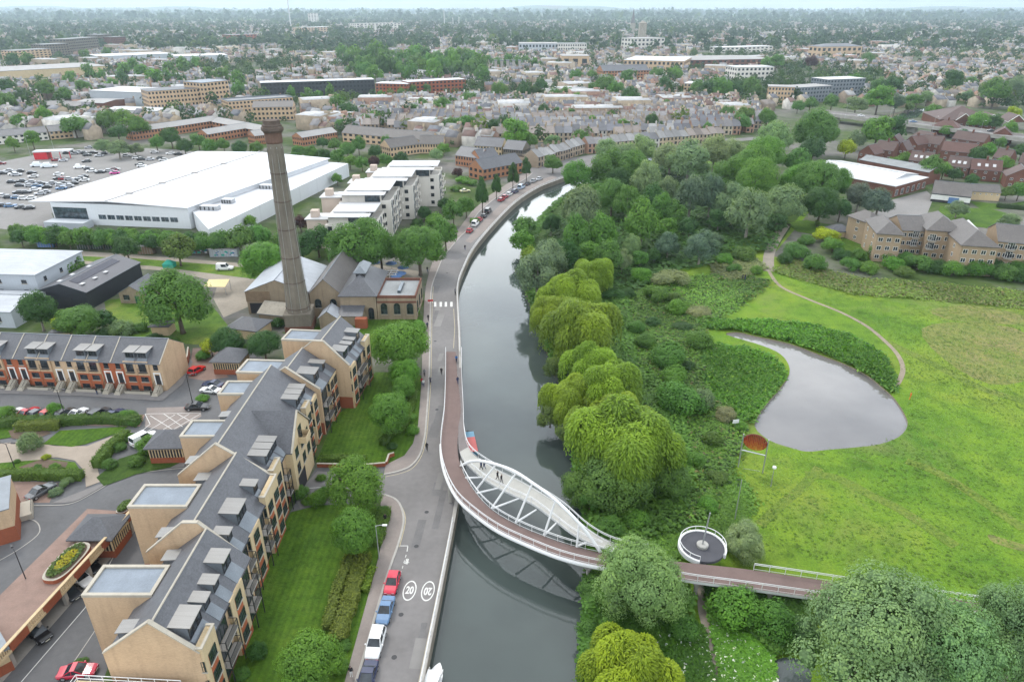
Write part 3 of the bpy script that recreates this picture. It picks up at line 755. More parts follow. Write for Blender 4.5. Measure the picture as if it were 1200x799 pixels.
CR = {}
CR['round'] = [crown_round(k, 75, 30000, 0.046, rcs=(0.18, 0.36)) for k in (1, 2, 3)]
CR['round_far'] = [crown_round(20 + k, 34, 4200, 0.11) for k in range(4)]
CR['tall'] = [crown_round(40 + k, 46, 6000, 0.085, hz=1.0, conic=0.35) for k in range(3)]
CR['column'] = [crown_round(50 + k, 40, 5000, 0.09, conic=0.55, rcs=(0.2, 0.34)) for k in range(2)]
CR['silver'] = [crown_round(60 + k, 110, 76000, 0.029, rcs=(0.14, 0.32), lump=0.5, shell=(0.4, 0.86), nr=0.17, tn=0.11) for k in range(3)]
CR['silver_mid'] = [crown_round(70 + k, 70, 15000, 0.056, rcs=(0.17, 0.34), lump=0.4, shell=(0.4, 0.85)) for k in range(3)]
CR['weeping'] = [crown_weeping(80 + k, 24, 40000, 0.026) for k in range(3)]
CR['bush'] = [crown_round(90 + k, 34, 9000, 0.066, low=-0.15, rcs=(0.25, 0.42)) for k in range(4)]
CR['bush_far'] = [crown_round(100 + k, 16, 900, 0.2, low=-0.15, rcs=(0.28, 0.45)) for k in range(3)]
TR = [trunk_mesh(k, 'bark') for k in range(3)]; TRG = [trunk_mesh(9, 'bark_grey')]
# one mesh for a tree too small in the picture to show its parts
def far_tree(seed, hz):
    rng = np.random.default_rng(seed)
    V, F, t, cv, cf, ct = clumped(rng, 16, 700, 0.2, rcs=(0.28, 0.45))
    tv = np.array([(0.05 * math.cos(a), 0.05 * math.sin(a), z) for z in (-1.35, -0.3) for a in np.arange(4) * PI / 2]); tf = []
    for j in range(4): tf += [(j, (j + 1) % 4, 4 + (j + 1) % 4), (j, 4 + (j + 1) % 4, 4 + j)]
    V2 = np.concatenate([cv, tv]); F2 = np.concatenate([cf, np.array(tf) + len(cv)]); c2 = np.concatenate([ct, np.full(len(tf), 0.02)])
    return pack('tree', V, F, t, V2, F2, c2, (1, 1, hz))
CR['speck'] = [far_tree(120 + k, 1.0 + 0.12 * k) for k in range(5)]

C_LIME = (0.108, 0.235, 0.034); C_MID = (0.091, 0.198, 0.038); C_DARK = (0.050, 0.117, 0.031); C_SILV = (0.198, 0.283, 0.132); C_GREY = (0.160, 0.236, 0.117)
C_WEEP = (0.19, 0.285, 0.028); C_GOLD = (0.320, 0.376, 0.019); C_OLIVE = (0.105, 0.175, 0.040); C_COPPER = (0.072, 0.035, 0.035); C_FRESH = (0.112, 0.240, 0.035)
tree_count = [0]
def tree_at(p, R, kind, col, label, group=None, cat='tree', name='tree', hz=1.0, zc=1.35, parts=True, sink=0.0):
    """p on the ground, R the crown's radius in metres, hz its height over its width, zc the height of its middle in crown radii"""
    k = tree_count[0]; tree_count[0] += 1
    r = random.Random(k * 31 + 5)
    j = lambda c: (c[0] * r.uniform(.90, 1.05), c[1] * r.uniform(.92, 1.08), c[2] * r.uniform(.9, 1.1), 1)
    H = zc * R * hz; rz = r.random() * 6.28; pool = CR[kind]
    if not parts:
        o = link(name, pool[k % len(pool)], None, (p[0], p[1], H - sink), rz, (R, R * r.uniform(.9, 1.1), R * hz)); o.color = j(col)
        tag(o, label, cat, group); return o
    e = empty(name, (p[0], p[1], 0), rz); tag(e, label, cat, group)
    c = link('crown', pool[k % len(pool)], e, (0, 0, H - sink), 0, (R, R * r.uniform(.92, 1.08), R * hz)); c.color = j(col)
    link('trunk' if cat != 'shrub' else 'stem', (TRG if kind.startswith('silver') else TR)[k % (1 if kind.startswith('silver') else 3)], e, (0, 0, H), 0, (R * 0.9, R * 0.9, H))
    return e
def tree(cx, cy, rpx, kind, col, label, group=None, hz=1.0, zc=None, cat='tree', name='tree', base=0.0, parts=True):
    """crown centre and half-width as seen in the photo; ground height base"""
    if zc is None: zc = {'bush': 0.45, 'bush_far': 0.45, 'weeping': 0.85, 'silver': 1.15, 'silver_mid': 1.1}.get(kind, 1.15)
    R = 5.0
    for _ in range(8):
        P = G(cx, cy, base + zc * R * hz); R = rpx * depth(P) / FPX
    o = tree_at((P.x, P.y), R, kind, col, label, group, cat, name, hz, zc, parts); return o
def bush(cx, cy, rpx, col, label, group=None, hz=0.8, kind='bush', name='bush'):
    return tree(cx, cy, rpx, kind, col, label, group, hz, 0.45, 'shrub', name)

# ---- beds of leaves, grass and reeds: nobody could count these
def cover(name, poly, n, leaf, colour, hfun, seed, up=1.3, z0=0.0, aspect=1.2, mix=None, erect=False, jit=.5):
    rng = np.random.default_rng(seed); P0 = np.array([(p[0], p[1]) for p in poly]); lo, hi = P0.min(0), P0.max(0)
    x = []; y = []
    while sum(len(a) for a in x) < n:
        a = lo[0] + (hi[0] - lo[0]) * rng.random(n * 2); b = lo[1] + (hi[1] - lo[1]) * rng.random(n * 2)
        k = inside([tuple(q) for q in P0], a, b)
        if not k.any(): return
        x.append(a[k]); y.append(b[k])
    x = np.concatenate(x)[:n] + rng.normal(size=n) * leaf * jit; y = np.concatenate(y)[:n] + rng.normal(size=n) * leaf * jit; h = hfun(x, y)
    P = np.stack([x, y, z0 + h * (0.55 + 0.5 * rng.random(n))], 1)
    e = 0.3; gx = (hfun(x + e, y) - h) / e; gy = (hfun(x, y + e) - h) / e
    N = np.stack([-gx, -gy, np.full(n, up)], 1) + rng.normal(size=(n, 3)) * 0.35
    if erect: N[:, 2] *= 0.25
    al = np.tile(np.array([[0, 0, 1.0]]), (n, 1)) + rng.normal(size=(n, 3)) * 0.25 if erect else None
    V, F = quads(P, N, np.full(n, leaf), rng, aspect, al)
    c = np.tile(np.array(colour), (n, 1)); f = (np.sin(x * .21 + seed) + np.sin(y * .17 + x * .08 + seed * 2)) * .5
    c = c * (1 + 0.34 * f)[:, None] * (0.9 + 0.2 * rng.random((n, 1)))
    if mix is not None:
        for mc, frac in mix:
            kk = rng.random(n) < frac; c[kk] = np.array(mc)
    T = np.concatenate([F[:, [0, 1, 2]], F[:, [0, 2, 3]]], 0); tone = np.clip(0.5 + 0.22 * rng.normal(size=n), 0, 1)
    o = link(name, raw_mesh(name, V, T, M['leaf_mix'], np.concatenate([tone, tone]), np.concatenate([c, c])))
    tag(o, kind='stuff'); return o
def lumps(amp, base, s=0.5, sd=0):
    def f(x, y):
        v = np.sin(x * s + 1.3 * np.sin(y * s * .7 + sd)) * np.sin(y * s * 1.1 + 1.7 * np.sin(x * s * .53 + sd * 2)) + 0.5 * np.sin(x * s * 2.3 + sd) * np.sin(y * s * 2.1)
        return base + amp * np.clip(v, -0.6, 1.4)
    return f
pts2 = lambda px: [(p.x, p.y) for p in GP(px)]
# reeds round the pond
cover('reeds', pts2([(818, 378), (850, 378), (900, 378), (955, 384), (1000, 398), (1030, 415), (1044, 440), (1046, 462), (1036, 452), (1018, 438), (990, 424), (962, 413), (925, 400), (884, 391), (866, 386), (850, 387), (826, 384)]), 26000, 0.5, (0.105, 0.245, 0.034), lumps(.3, .8, .45), 1, up=.8, aspect=2.4, mix=[((0.06, 0.15, 0.03), .25), ((0.14, 0.26, 0.04), .12)], jit=1.0)
cover('reeds', pts2([(846, 406), (880, 411), (902, 419), (914, 429), (917, 441), (904, 459), (888, 479), (878, 496), (862, 486), (836, 470), (826, 440), (828, 412)]), 24000, 0.5, (0.11, 0.25, 0.036), lumps(.3, .55, .4), 2, up=.8, aspect=2.4, mix=[((0.06, 0.15, 0.03), .25), ((0.15, 0.26, 0.05), .12)], jit=1.0)
# rough herbs between the willows and the pond, and in the corner below the bridge
cover('rough_herbs', pts2([(735, 350), (780, 330), (860, 322), (902, 330), (860, 362), (820, 384), (826, 400), (824, 440), (836, 472), (862, 490), (868, 520), (850, 560), (820, 610), (800, 618), (820, 560), (800, 500), (760, 450), (744, 400)]), 46000, 0.5, (0.125, 0.245, 0.04), lumps(.45, .55, .35), 3, mix=[((0.18, 0.17, 0.07), .06), ((0.035, 0.075, 0.018), .2)], jit=2.0)
cover('rough_herbs', pts2([(716, 640), (770, 612), (800, 612), (830, 585), (866, 560), (880, 590), (850, 640), (800, 650), (760, 660)]), 14000, 0.4, (0.128, 0.255, 0.037), lumps(.3, .4, .5), 4, jit=2.0)
cover('river_bank_plants', [(p.x - 0.5, p.y) for p in east if 60 < p.y < 330] + [(p.x + 2.6, p.y) for p in east[::-1] if 60 < p.y < 330], 16000, 0.5, (0.08, 0.18, 0.03), lumps(.5, 1.0, .5), 5, z0=-0.5)
cover('cow_parsley', pts2([(762, 738), (800, 728), (823, 735), (838, 799), (840, 840), (740, 840), (750, 770)]), 16000, 0.32, (0.102, 0.238, 0.031), lumps(.3, .6, .7), 6, mix=[((0.75, 0.77, 0.70), .035)])
cover('cow_parsley', pts2([(832, 735), (880, 745), (905, 768), (908, 800), (900, 840), (848, 840), (842, 780)]), 16000, 0.32, (0.111, 0.255, 0.031), lumps(.3, .6, .7), 7, mix=[((0.75, 0.77, 0.70), .04)])
cover('undergrowth', pts2([(688, 668), (720, 660), (800, 690), (812, 720), (760, 735), (740, 799), (740, 850), (676, 850), (684, 740)]), 22000, 0.5, (0.076, 0.178, 0.027), lumps(.7, 1.4, .5), 8)
cover('undergrowth', pts2([(826, 700), (870, 690), (940, 700), (950, 760), (905, 768), (880, 745), (832, 733)]), 20000, 0.45, (0.085, 0.187, 0.031), lumps(.6, 1.2, .5), 9)
# long grass over the meadow: tufts in an even scatter, taller and darker in patches
def tuft_h(x, y): return 0.06 + 0.2 * np.clip(np.sin(x * .13 + 2 * np.sin(y * .09)) * np.sin(y * .15 + x * .05), 0, 1)
cover('meadow_grass', pts2([(860, 560), (905, 528), (1000, 527), (1060, 508), (1068, 480), (1060, 440), (1050, 405), (1000, 372), (905, 326), (905, 318), (1000, 330), (1210, 360), (1210, 715), (1100, 680), (960, 660), (860, 640)]), 9000, 0.24, (0.11, 0.195, 0.02), tuft_h, 10, up=4.0, aspect=1.8, mix=[((0.09, 0.17, 0.015), .2)], jit=2.0)
cover('meadow_grass', pts2([(905, 318), (930, 305), (1000, 326), (1210, 344), (1210, 362), (1100, 352), (1000, 345)]), 16000, 0.5, (0.170, 0.255, 0.051), lumps(.3, .4, .3), 11, mix=[((0.2, 0.18, 0.09), .2)], jit=2.0)
cover('fallen_scrub', pts2([(832, 306), (880, 300), (900, 315), (870, 328), (835, 330)]), 5000, 0.5, (0.204, 0.238, 0.102), lumps(.5, .8, .5), 12)
cover('undergrowth', pts2([(655, 350), (735, 345), (746, 420), (800, 482), (814, 560), (797, 622), (730, 642), (692, 640), (684, 560), (662, 470)]), 26000, 0.6, (0.10, 0.21, 0.035), lumps(.6, .9, .4), 13)
cover('undergrowth', pts2([(650, 260), (690, 215), (800, 190), (930, 236), (905, 296), (880, 300), (800, 318), (740, 345), (640, 345), (620, 310)]), 30000, 1.0, (0.06, 0.135, 0.03), lumps(.9, 1.2, .25), 14)
# ------------------------------------------------------------------ every tree and bush, placed
SIZES = lambda r, a, b: 'large' if r >= b else ('small' if r < a else 'middle-sized')
KW = {'s': 'silver_mid', 'S': 'silver', 'r': 'round', 'f': 'round_far', 't': 'tall', 'c': 'column', 'w': 'weeping', 'b': 'bush', 'g': 'bush_far', 'k': 'speck'}
CW = {'lime': C_LIME, 'mid': C_MID, 'dark': C_DARK, 'silv': C_SILV, 'grey': C_GREY, 'weep': C_WEEP, 'gold': C_GOLD, 'olive': C_OLIVE, 'copper': C_COPPER, 'fresh': C_FRESH,
      'pale': (0.22, 0.25, 0.12), 'smoke': (0.105, 0.155, 0.105)}
WORD = {'lime': 'bright green', 'mid': 'mid green', 'dark': 'dark green', 'silv': 'silver green', 'grey': 'grey green', 'weep': 'yellow green weeping', 'gold': 'golden yellow',
        'olive': 'olive green', 'copper': 'purple leaved', 'fresh': 'fresh green', 'pale': 'pale straw green', 'smoke': 'blue grey'}
def grove(rows, where, frm, group, noun='tree', key=0, rev=False, cat='tree', zc=None, base=0.0):
    """rows: (x, y, half-width, kind letter, colour word, height over width); labelled by colour, then by count from a landmark"""
    by = {}
    for r in sorted(rows, key=lambda r: r[key], reverse=rev): by.setdefault(r[4], []).append(r)
    for cw, rs in by.items():
        for k, r in enumerate(rs):
            nm = WORD[cw] + ' ' + noun
            lab = f'{nm} {where}' if len(rs) == 1 else f'{nth(k)} {nm} {frm} {where}'
            hz = r[5] if len(r) > 5 else (0.8 if cat == 'shrub' else 1.0)
            tree(r[0], r[1], r[2], KW[r[3]], CW[cw], lab[0].lower() + lab[1:], group, hz, zc, cat, 'bush' if cat == 'shrub' else 'tree', base, parts=r[3] != 'k')

# willows along the far bank
grove([(694, 322, 26, 'w', 'weep'), (672, 345, 34, 'w', 'weep'), (648, 368, 30, 'w', 'weep'), (684, 386, 47, 'w', 'weep'), (700, 428, 36, 'w', 'weep'), (712, 455, 43, 'w', 'weep'), (668, 468, 34, 'w', 'weep'), (722, 486, 40, 'w', 'weep'), (690, 500, 30, 'w', 'weep'), (728, 520, 66, 'w', 'weep', .9), (760, 530, 40, 'w', 'weep', .9)],
      'on the bank above the bridge', 'from the top', 'weeping willows along the far bank', 'willow', 1)
grove([(650, 430, 15, 's', 'olive', 1.1), (645, 490, 17, 's', 'olive'), (664, 512, 14, 'b', 'olive'), (720, 562, 44, 'r', 'olive', .8), (682, 572, 25, 'r', 'olive', .8), (785, 562, 26, 'r', 'olive', .8), (691, 590, 12, 'b', 'mid', 1.3)],
      'under the weeping willows', 'from the top', 'low trees under the willows', 'low tree', 1, zc=0.75)
grove([(681, 244, 26, 's', 'grey', 1.3), (646, 262, 11, 's', 'dark', 1.4), (616, 268, 14, 'f', 'mid'), (612, 284, 14, 'f', 'fresh'), (643, 305, 22, 's', 'grey', 1.15), (630, 322, 25, 's', 'grey', 1.2), (676, 275, 18, 't', 'mid', 1.5), (706, 274, 18, 't', 'mid', 1.5),
       (713, 300, 17, 't', 'mid', 1.4), (692, 297, 15, 'f', 'fresh'), (717, 230, 19, 'r', 'mid', 1.2), (753, 260, 22, 't', 'fresh', 1.4), (740, 290, 11, 's', 'silv', 1.4), (729, 305, 11, 's', 'silv', 1.3), (663, 300, 15, 'f', 'dark', 1.3), (621, 300, 11, 'f', 'weep')],
      'at the belt water edge', 'from the top', 'trees at the water side of the belt', 'tree', 1, True)
grove([(676, 208, 20, 's', 'mid'), (713, 199, 25, 's', 'mid'), (757, 213, 18, 's', 'silv', 1.3), (780, 224, 16, 's', 'grey', 1.4), (741, 196, 21, 'r', 'mid'), (810, 228, 21, 's', 'smoke', 1.4), (833, 231, 19, 's', 'smoke', 1.4), (730, 181, 17, 's', 'silv'), (753, 177, 19, 's', 'silv'),
       (713, 178, 15, 's', 'silv'), (807, 189, 25, 's', 'silv'), (786, 185, 21, 's', 'silv'), (837, 180, 21, 's', 'silv'), (861, 178, 19, 's', 'silv'), (879, 196, 27, 'r', 'lime'), (896, 181, 23, 'r', 'fresh'), (853, 205, 21, 's', 'mid'), (860, 238, 21, 's', 'grey', 1.2),
       (878, 252, 27, 's', 'grey', 1.1), (782, 267, 12, 'f', 'fresh'), (808, 267, 12, 'f', 'dark'), (783, 288, 16, 's', 'smoke'), (821, 290, 21, 's', 'smoke'), (836, 282, 13, 's', 'smoke'), (750, 303, 10, 'f', 'mid'), (766, 300, 9, 'f', 'dark'), (775, 245, 15, 't', 'mid', 1.4),
       (735, 240, 18, 's', 'mid', 1.2), (765, 235, 16, 't', 'dark', 1.3), (790, 250, 13, 'f', 'mid', 1.3), (842, 258, 13, 'f', 'dark'), (725, 215, 16, 's', 'dark', 1.2), (697, 228, 13, 'f', 'mid')],
      'in the belt across the river', 'from the bank', 'trees of the dense belt', 'tree')
grove([(910, 161, 23, 's', 'silv'), (958, 154, 25, 'r', 'mid'), (871, 144, 10, 'f', 'mid'), (899, 139, 10, 'f', 'mid'), (953, 176, 15, 'f', 'dark'), (1029, 155, 18, 'f', 'fresh'), (1047, 152, 13, 'f', 'dark', 1.3), (1004, 164, 11, 's', 'grey'), (992, 174, 10, 'f', 'gold'),
       (920, 238, 27, 's', 'grey'), (886, 212, 26, 'r', 'lime'), (958, 214, 27, 'r', 'mid'), (980, 216, 17, 'r', 'mid', 1.2), (962, 240, 22, 'r', 'dark'), (1007, 231, 17, 's', 'smoke'), (1030, 237, 20, 's', 'smoke'), (934, 216, 21, 'r', 'fresh'), (935, 190, 16, 'f', 'mid'), (910, 262, 12, 'f', 'dark'), (985, 246, 13, 'f', 'dark')],
      'between meadow path and depot', 'from the left', 'trees behind the meadow path', 'tree')
# scrub and hedges over the meadow
grove([(770, 347, 16, 'b', 'mid'), (793, 362, 13, 'b', 'fresh'), (819, 402, 16, 'b', 'mid'), (782, 421, 23, 'b', 'mid'), (789, 443, 17, 'b', 'fresh'), (798, 472, 28, 'b', 'mid'), (823, 470, 13, 'b', 'grey', 1.2), (746, 384, 11, 'b', 'mid'), (757, 401, 13, 'b', 'mid'), (718, 347, 14, 'b', 'dark', .6),
       (751, 325, 14, 'b', 'fresh'), (785, 328, 22, 'b', 'pale', .5), (819, 366, 16, 'b', 'pale', .35), (849, 486, 13, 'b', 'pale', .7), (836, 516, 12, 'b', 'olive'), (815, 540, 13, 'b', 'fresh', .7), (790, 350, 9, 'b', 'olive'), (735, 345, 10, 'b', 'dark', .6), (806, 430, 9, 'b', 'dark'),
       (765, 378, 9, 'b', 'dark', .6), (801, 384, 14, 'b', 'dark', .35), (868, 500, 9, 'b', 'fresh', .6), (842, 560, 14, 'b', 'olive', .5), (829, 592, 14, 'b', 'fresh', .5)],
      'west of the pond', 'from the top', 'bushes west of the pond', 'bush', 1, cat='shrub')
grove([(969, 278, 17, 'b', 'gold', .6), (934, 297, 15, 'b', 'mid'), (955, 311, 15, 'b', 'mid'), (976, 290, 14, 'b', 'fresh'), (1032, 297, 16, 'b', 'mid'), (1046, 311, 13, 'b', 'fresh'), (1062, 306, 12, 'b', 'mid'), (1076, 311, 16, 'b', 'mid'), (1096, 315, 13, 'b', 'dark'), (1116, 318, 14, 'b', 'fresh'),
       (1144, 316, 17, 'b', 'mid'), (1176, 322, 15, 'b', 'mid'), (1197, 325, 13, 'b', 'dark'), (997, 312, 12, 'b', 'mid'), (1018, 316, 11, 'b', 'fresh'), (871, 300, 14, 'b', 'olive'), (850, 306, 11, 'b', 'fresh'), (920, 305, 10, 'b', 'dark'), (985, 300, 11, 'b', 'dark'), (1008, 300, 10, 'b', 'mid'),
       (1130, 305, 12, 'b', 'mid'), (1160, 310, 12, 'b', 'dark'), (1060, 320, 10, 'b', 'olive'), (1190, 312, 12, 'b', 'mid'), (945, 283, 10, 'b', 'mid'), (886, 318, 8, 'b', 'fresh'), (860, 316, 9, 'b', 'mid')],
      'below the brick flats', 'from the left', 'bushes below the brick flats', 'bush', cat='shrub')
# foreground on the right
tree(758, 682, 55, 'silver', (0.20, 0.30, 0.115), 'big olive green willow beside the bridge, hiding its landing', None, 1.0, 1.0)
tree(731, 790, 56, 'weeping', (0.225, 0.32, 0.022), 'yellow weeping willow at the lower edge beside the river', None, 0.95, 0.8)
tree(875, 637, 27, 'silver', (0.24, 0.31, 0.16), 'round pale silver bushy willow beside the ramp and viewing platform', None, 0.95, 0.75)
tree(1014, 741, 84, 'silver', (0.185, 0.30, 0.125), 'huge silver green willow in front of the ramp', None, 1.0, 1.05)
tree(1100, 764, 70, 'silver', (0.175, 0.285, 0.12), 'silver green willow between the huge willow and the cut off one', None, 1.05, 1.05)
tree(1194, 752, 58, 'silver', (0.165, 0.27, 0.115), 'silver green willow cut off by the right edge', None, 1.15, 1.0)
grove([(865, 716, 34, 'b', 'fresh'), (905, 730, 28, 'b', 'mid'), (695, 692, 20, 'b', 'mid'), (708, 705, 18, 'b', 'lime'), (690, 740, 16, 'b', 'mid'), (835, 690, 16, 'b', 'dark'), (940, 745, 22, 'b', 'dark'), (800, 735, 20, 'b', 'mid'), (690, 655, 14, 'b', 'fresh'), (712, 622, 18, 'b', 'mid'), (745, 610, 16, 'b', 'fresh')],
      'around the landing of the bridge', 'from the river', 'bushes round the bridge landing', 'bush', cat='shrub')
# street and garden trees on the near side
tree(471, 405, 31, 'round', C_LIME, 'bright green street tree nearest the engine house', 'trees on the apartment lawn', 0.95)
grove([(474, 436, 18, 'r', 'lime'), (472, 455, 15, 'r', 'lime'), (457, 485, 25, 'r', 'lime', 1.05), (416, 568, 34, 'r', 'lime', .95), (415, 625, 29, 'r', 'lime', 1.0), (362, 777, 37, 'r', 'lime', .95)],
      'on the lawn beside the long flats', 'from the engine house', 'trees on the apartment lawn', 'street tree', 1)
grove([(420, 287, 36, 'r', 'mid', .95), (446, 292, 22, 'r', 'mid', 1.1), (491, 292, 30, 'r', 'mid', .95), (522, 274, 14, 'f', 'mid', 1.3), (510, 262, 12, 'f', 'fresh'), (531, 249, 12, 'f', 'mid', 1.2), (546, 242, 10, 'f', 'mid', 1.2), (497, 250, 8, 'f', 'dark'), (520, 240, 8, 'f', 'dark')],
      'between the engine house and the white flats', 'from the chimney', 'trees behind the engine house', 'tree')
for k, (x, y, r, h) in enumerate([(565, 227, 10.5, 2.1), (581.5, 218, 8, 1.9), (601, 206, 8.5, 2.0), (617, 197, 7.5, 1.9)]):
    tree(x, y, r, 'column', C_DARK, f'{nth(k)} dark conical tree along the road at the bend, counted from the white flats', 'dark conical trees along the road', h, 1.05)
tree(648, 192, 11, 'round_far', C_MID, 'round green tree alone at the end of the riverside terrace', None, 0.9)
grove([(541, 212, 9, 'g', 'fresh', .6), (553, 215, 8, 'g', 'mid', .6), (536, 204, 7, 'g', 'copper', 1), (506, 255, 7, 'g', 'dark', .8), (488, 262, 8, 'g', 'dark', .8), (516, 226, 6, 'g', 'mid', .8), (533, 222, 7, 'g', 'mid', .6), (556, 260, 6, 'g', 'lime', .8)],
      'in the beds by the white flats', 'from the chimney', 'bushes by the white flats', 'bush', cat='shrub')
grove([(308, 307, 27, 'r', 'lime', .9), (281, 280, 17, 'f', 'mid'), (303, 278, 15, 'f', 'mid'), (372, 282, 18, 'f', 'dark'), (354, 290, 15, 'f', 'dark'), (206, 352, 39, 'r', 'mid', .95), (44, 364, 22, 's', 'dark', 1.1), (84, 314, 16, 'f', 'mid'), (92, 377, 26, 'r', 'mid', .7), (119, 376, 15, 'f', 'dark', .8), (148, 291, 15, 'f', 'dark'),
       (208, 292, 18, 'f', 'olive'), (260, 283, 13, 'f', 'mid'), (330, 285, 12, 'f', 'mid'), (294, 260, 8, 'f', 'fresh'), (73, 383, 11, 'f', 'gold', 1.1), (266, 402, 20, 'r', 'dark', .9), (309, 404, 20, 'r', 'dark', .85), (247, 407, 10, 'f', 'gold'), (390, 262, 8, 'f', 'copper', 1.1), (352, 262, 10, 'f', 'copper', .9), (335, 270, 9, 'f', 'mid')],
      'in the museum grounds', 'from the left edge', 'trees in the museum grounds', 'tree')
grove([(20 + k * 13.5 + 3 * (k % 2), 271 + k * 0.55 + 2 * (k % 3), 9 + (k % 3), 'f', ['mid', 'mid', 'fresh', 'dark'][k % 4], 1.0) for k in range(20)] + [(24 + k * 13 + 4 * (k % 3), 279 + k * .5 - 2 * (k % 2), 10 + (k % 2), 'f', ['dark', 'mid', 'fresh'][k % 3], 1.0) for k in range(19)],
      'in the hedge below the warehouse', 'from the left', 'hedge trees below the warehouse', 'tree')
grove([(142, 387, 15, 'b', 'grey', .7), (120, 393, 10, 'b', 'dark'), (165, 385, 9, 'b', 'mid'), (238, 418, 9, 'b', 'mid'), (282, 408, 9, 'b', 'fresh'), (325, 380, 9, 'b', 'dark'), (180, 397, 10, 'b', 'dark', .6), (200, 400, 11, 'b', 'mid', .5), (20, 372, 10, 'b', 'mid'), (8, 378, 8, 'b', 'dark'), (490, 384, 10, 'b', 'lime', .9), (484, 366, 8, 'b', 'fresh', .9), (486, 352, 7, 'b', 'mid'), (470, 330, 6, 'b', 'gold')],
      'in the borders round the engine house', 'from the left edge', 'bushes round the engine house', 'bush', cat='shrub')
# bushes of the estate gardens
grove([(150, 488, 10, 'b', 'fresh', .8), (157, 496, 7, 'b', 'mid'), (173, 524, 13, 'b', 'lime', 1.0), (160, 541, 9, 'b', 'mid'), (140, 525, 8, 'b', 'mid'), (152, 513, 7, 'b', 'fresh'), (128, 545, 9, 'b', 'mid'), (44, 548, 5, 'b', 'mid'), (36, 522, 14, 'b', 'grey', 1.1), (54, 536, 5, 'b', 'gold', .8), (72, 551, 5, 'b', 'olive'), (64, 548, 7, 'b', 'lime'), (8, 486, 12, 'b', 'lime', 1.0), (64, 482, 10, 'b', 'lime', 1.0), (20, 541, 4, 'b', 'mid'), (78, 566, 8, 'b', 'grey', .8), (65, 577, 8, 'b', 'grey', .6), (58, 694, 10, 'b', 'lime', .5), (238, 467, 8, 'b', 'lime', .6), (3, 767, 9, 'b', 'mid', .6), (112, 612, 9, 'b', 'lime', .6), (94, 778, 9, 'b', 'mid', .5)],
      'in the estate garden', 'from the townhouses', 'bushes of the estate garden', 'bush', 1, cat='shrub')
grove([(352, 578, 10, 'b', 'mid', 1.0), (373, 584, 12, 'b', 'fresh', .9), (361, 588, 7, 'b', 'lime', .8), (383, 577, 9, 'b', 'mid'), (460, 523, 6, 'b', 'dark'), (449, 599, 8, 'b', 'mid', .7), (301, 765, 12, 'b', 'dark', 1.1), (283, 790, 9, 'b', 'mid', .9), (398, 780, 12, 'b', 'lime', .7), (404, 756, 8, 'b', 'mid', .6), (483, 505, 9, 'b', 'fresh', .6), (481, 490, 8, 'b', 'lime', .6), (436, 560, 7, 'b', 'mid', .8), (376, 560, 6, 'b', 'lime', .7)],
      'round the lawn of the long flats', 'from the car court', 'bushes round the lawn', 'bush', 1, cat='shrub')
# upper left, round the car park
grove([(37, 163, 8, 'f', 'lime', 1.3), (15, 169, 7, 'f', 'lime', 1.2), (138, 174, 14, 's', 'grey', .8), (120, 172, 10, 's', 'grey', .8), (158, 175, 10, 's', 'grey', .7), (53, 105, 10, 'f', 'mid'), (75, 112, 9, 'f', 'mid'), (98, 103, 9, 'f', 'mid'), (8, 102, 10, 'f', 'dark'), (26, 115, 10, 'f', 'dark'), (7, 121, 12, 'f', 'mid'),
       (52, 139, 9, 'f', 'fresh', 1.5), (87, 148, 15, 'f', 'mid', .8), (23, 144, 10, 'f', 'mid'), (3, 143, 8, 'f', 'dark'), (125, 142, 12, 'f', 'mid'), (147, 141, 14, 'f', 'fresh', .9), (138, 156, 12, 'f', 'dark', .8), (162, 149, 12, 'f', 'mid'), (183, 168, 9, 'f', 'mid'), (200, 161, 11, 'f', 'dark'), (216, 172, 9, 'f', 'dark'), (232, 166, 9, 'f', 'mid'),
       (246, 172, 9, 'f', 'mid'), (262, 170, 8, 'f', 'mid'), (280, 174, 9, 'f', 'dark'), (300, 174, 8, 'f', 'mid'), (349, 178, 8, 'f', 'mid'), (364, 180, 9, 'f', 'mid'), (380, 182, 8, 'f', 'dark'), (396, 184, 9, 'f', 'mid'), (410, 190, 8, 'f', 'fresh'), (424, 192, 8, 'f', 'mid'), (438, 190, 7, 'f', 'copper'), (452, 188, 8, 'f', 'mid'), (470, 186, 8, 'f', 'dark'),
       (407, 176, 9, 'f', 'mid'), (420, 170, 8, 'f', 'mid', 1.3), (452, 168, 6, 'f', 'mid', 1.5), (392, 170, 8, 'f', 'mid'), (378, 168, 7, 'f', 'dark'), (490, 205, 7, 'f', 'mid'), (480, 197, 7, 'f', 'fresh'), (395, 210, 7, 'f', 'mid'), (440, 178, 8, 'f', 'dark'), (520, 175, 7, 'f', 'fresh'), (512, 182, 8, 'f', 'silv')],
      'behind the car park', 'from the left', 'trees behind the car park', 'tree')
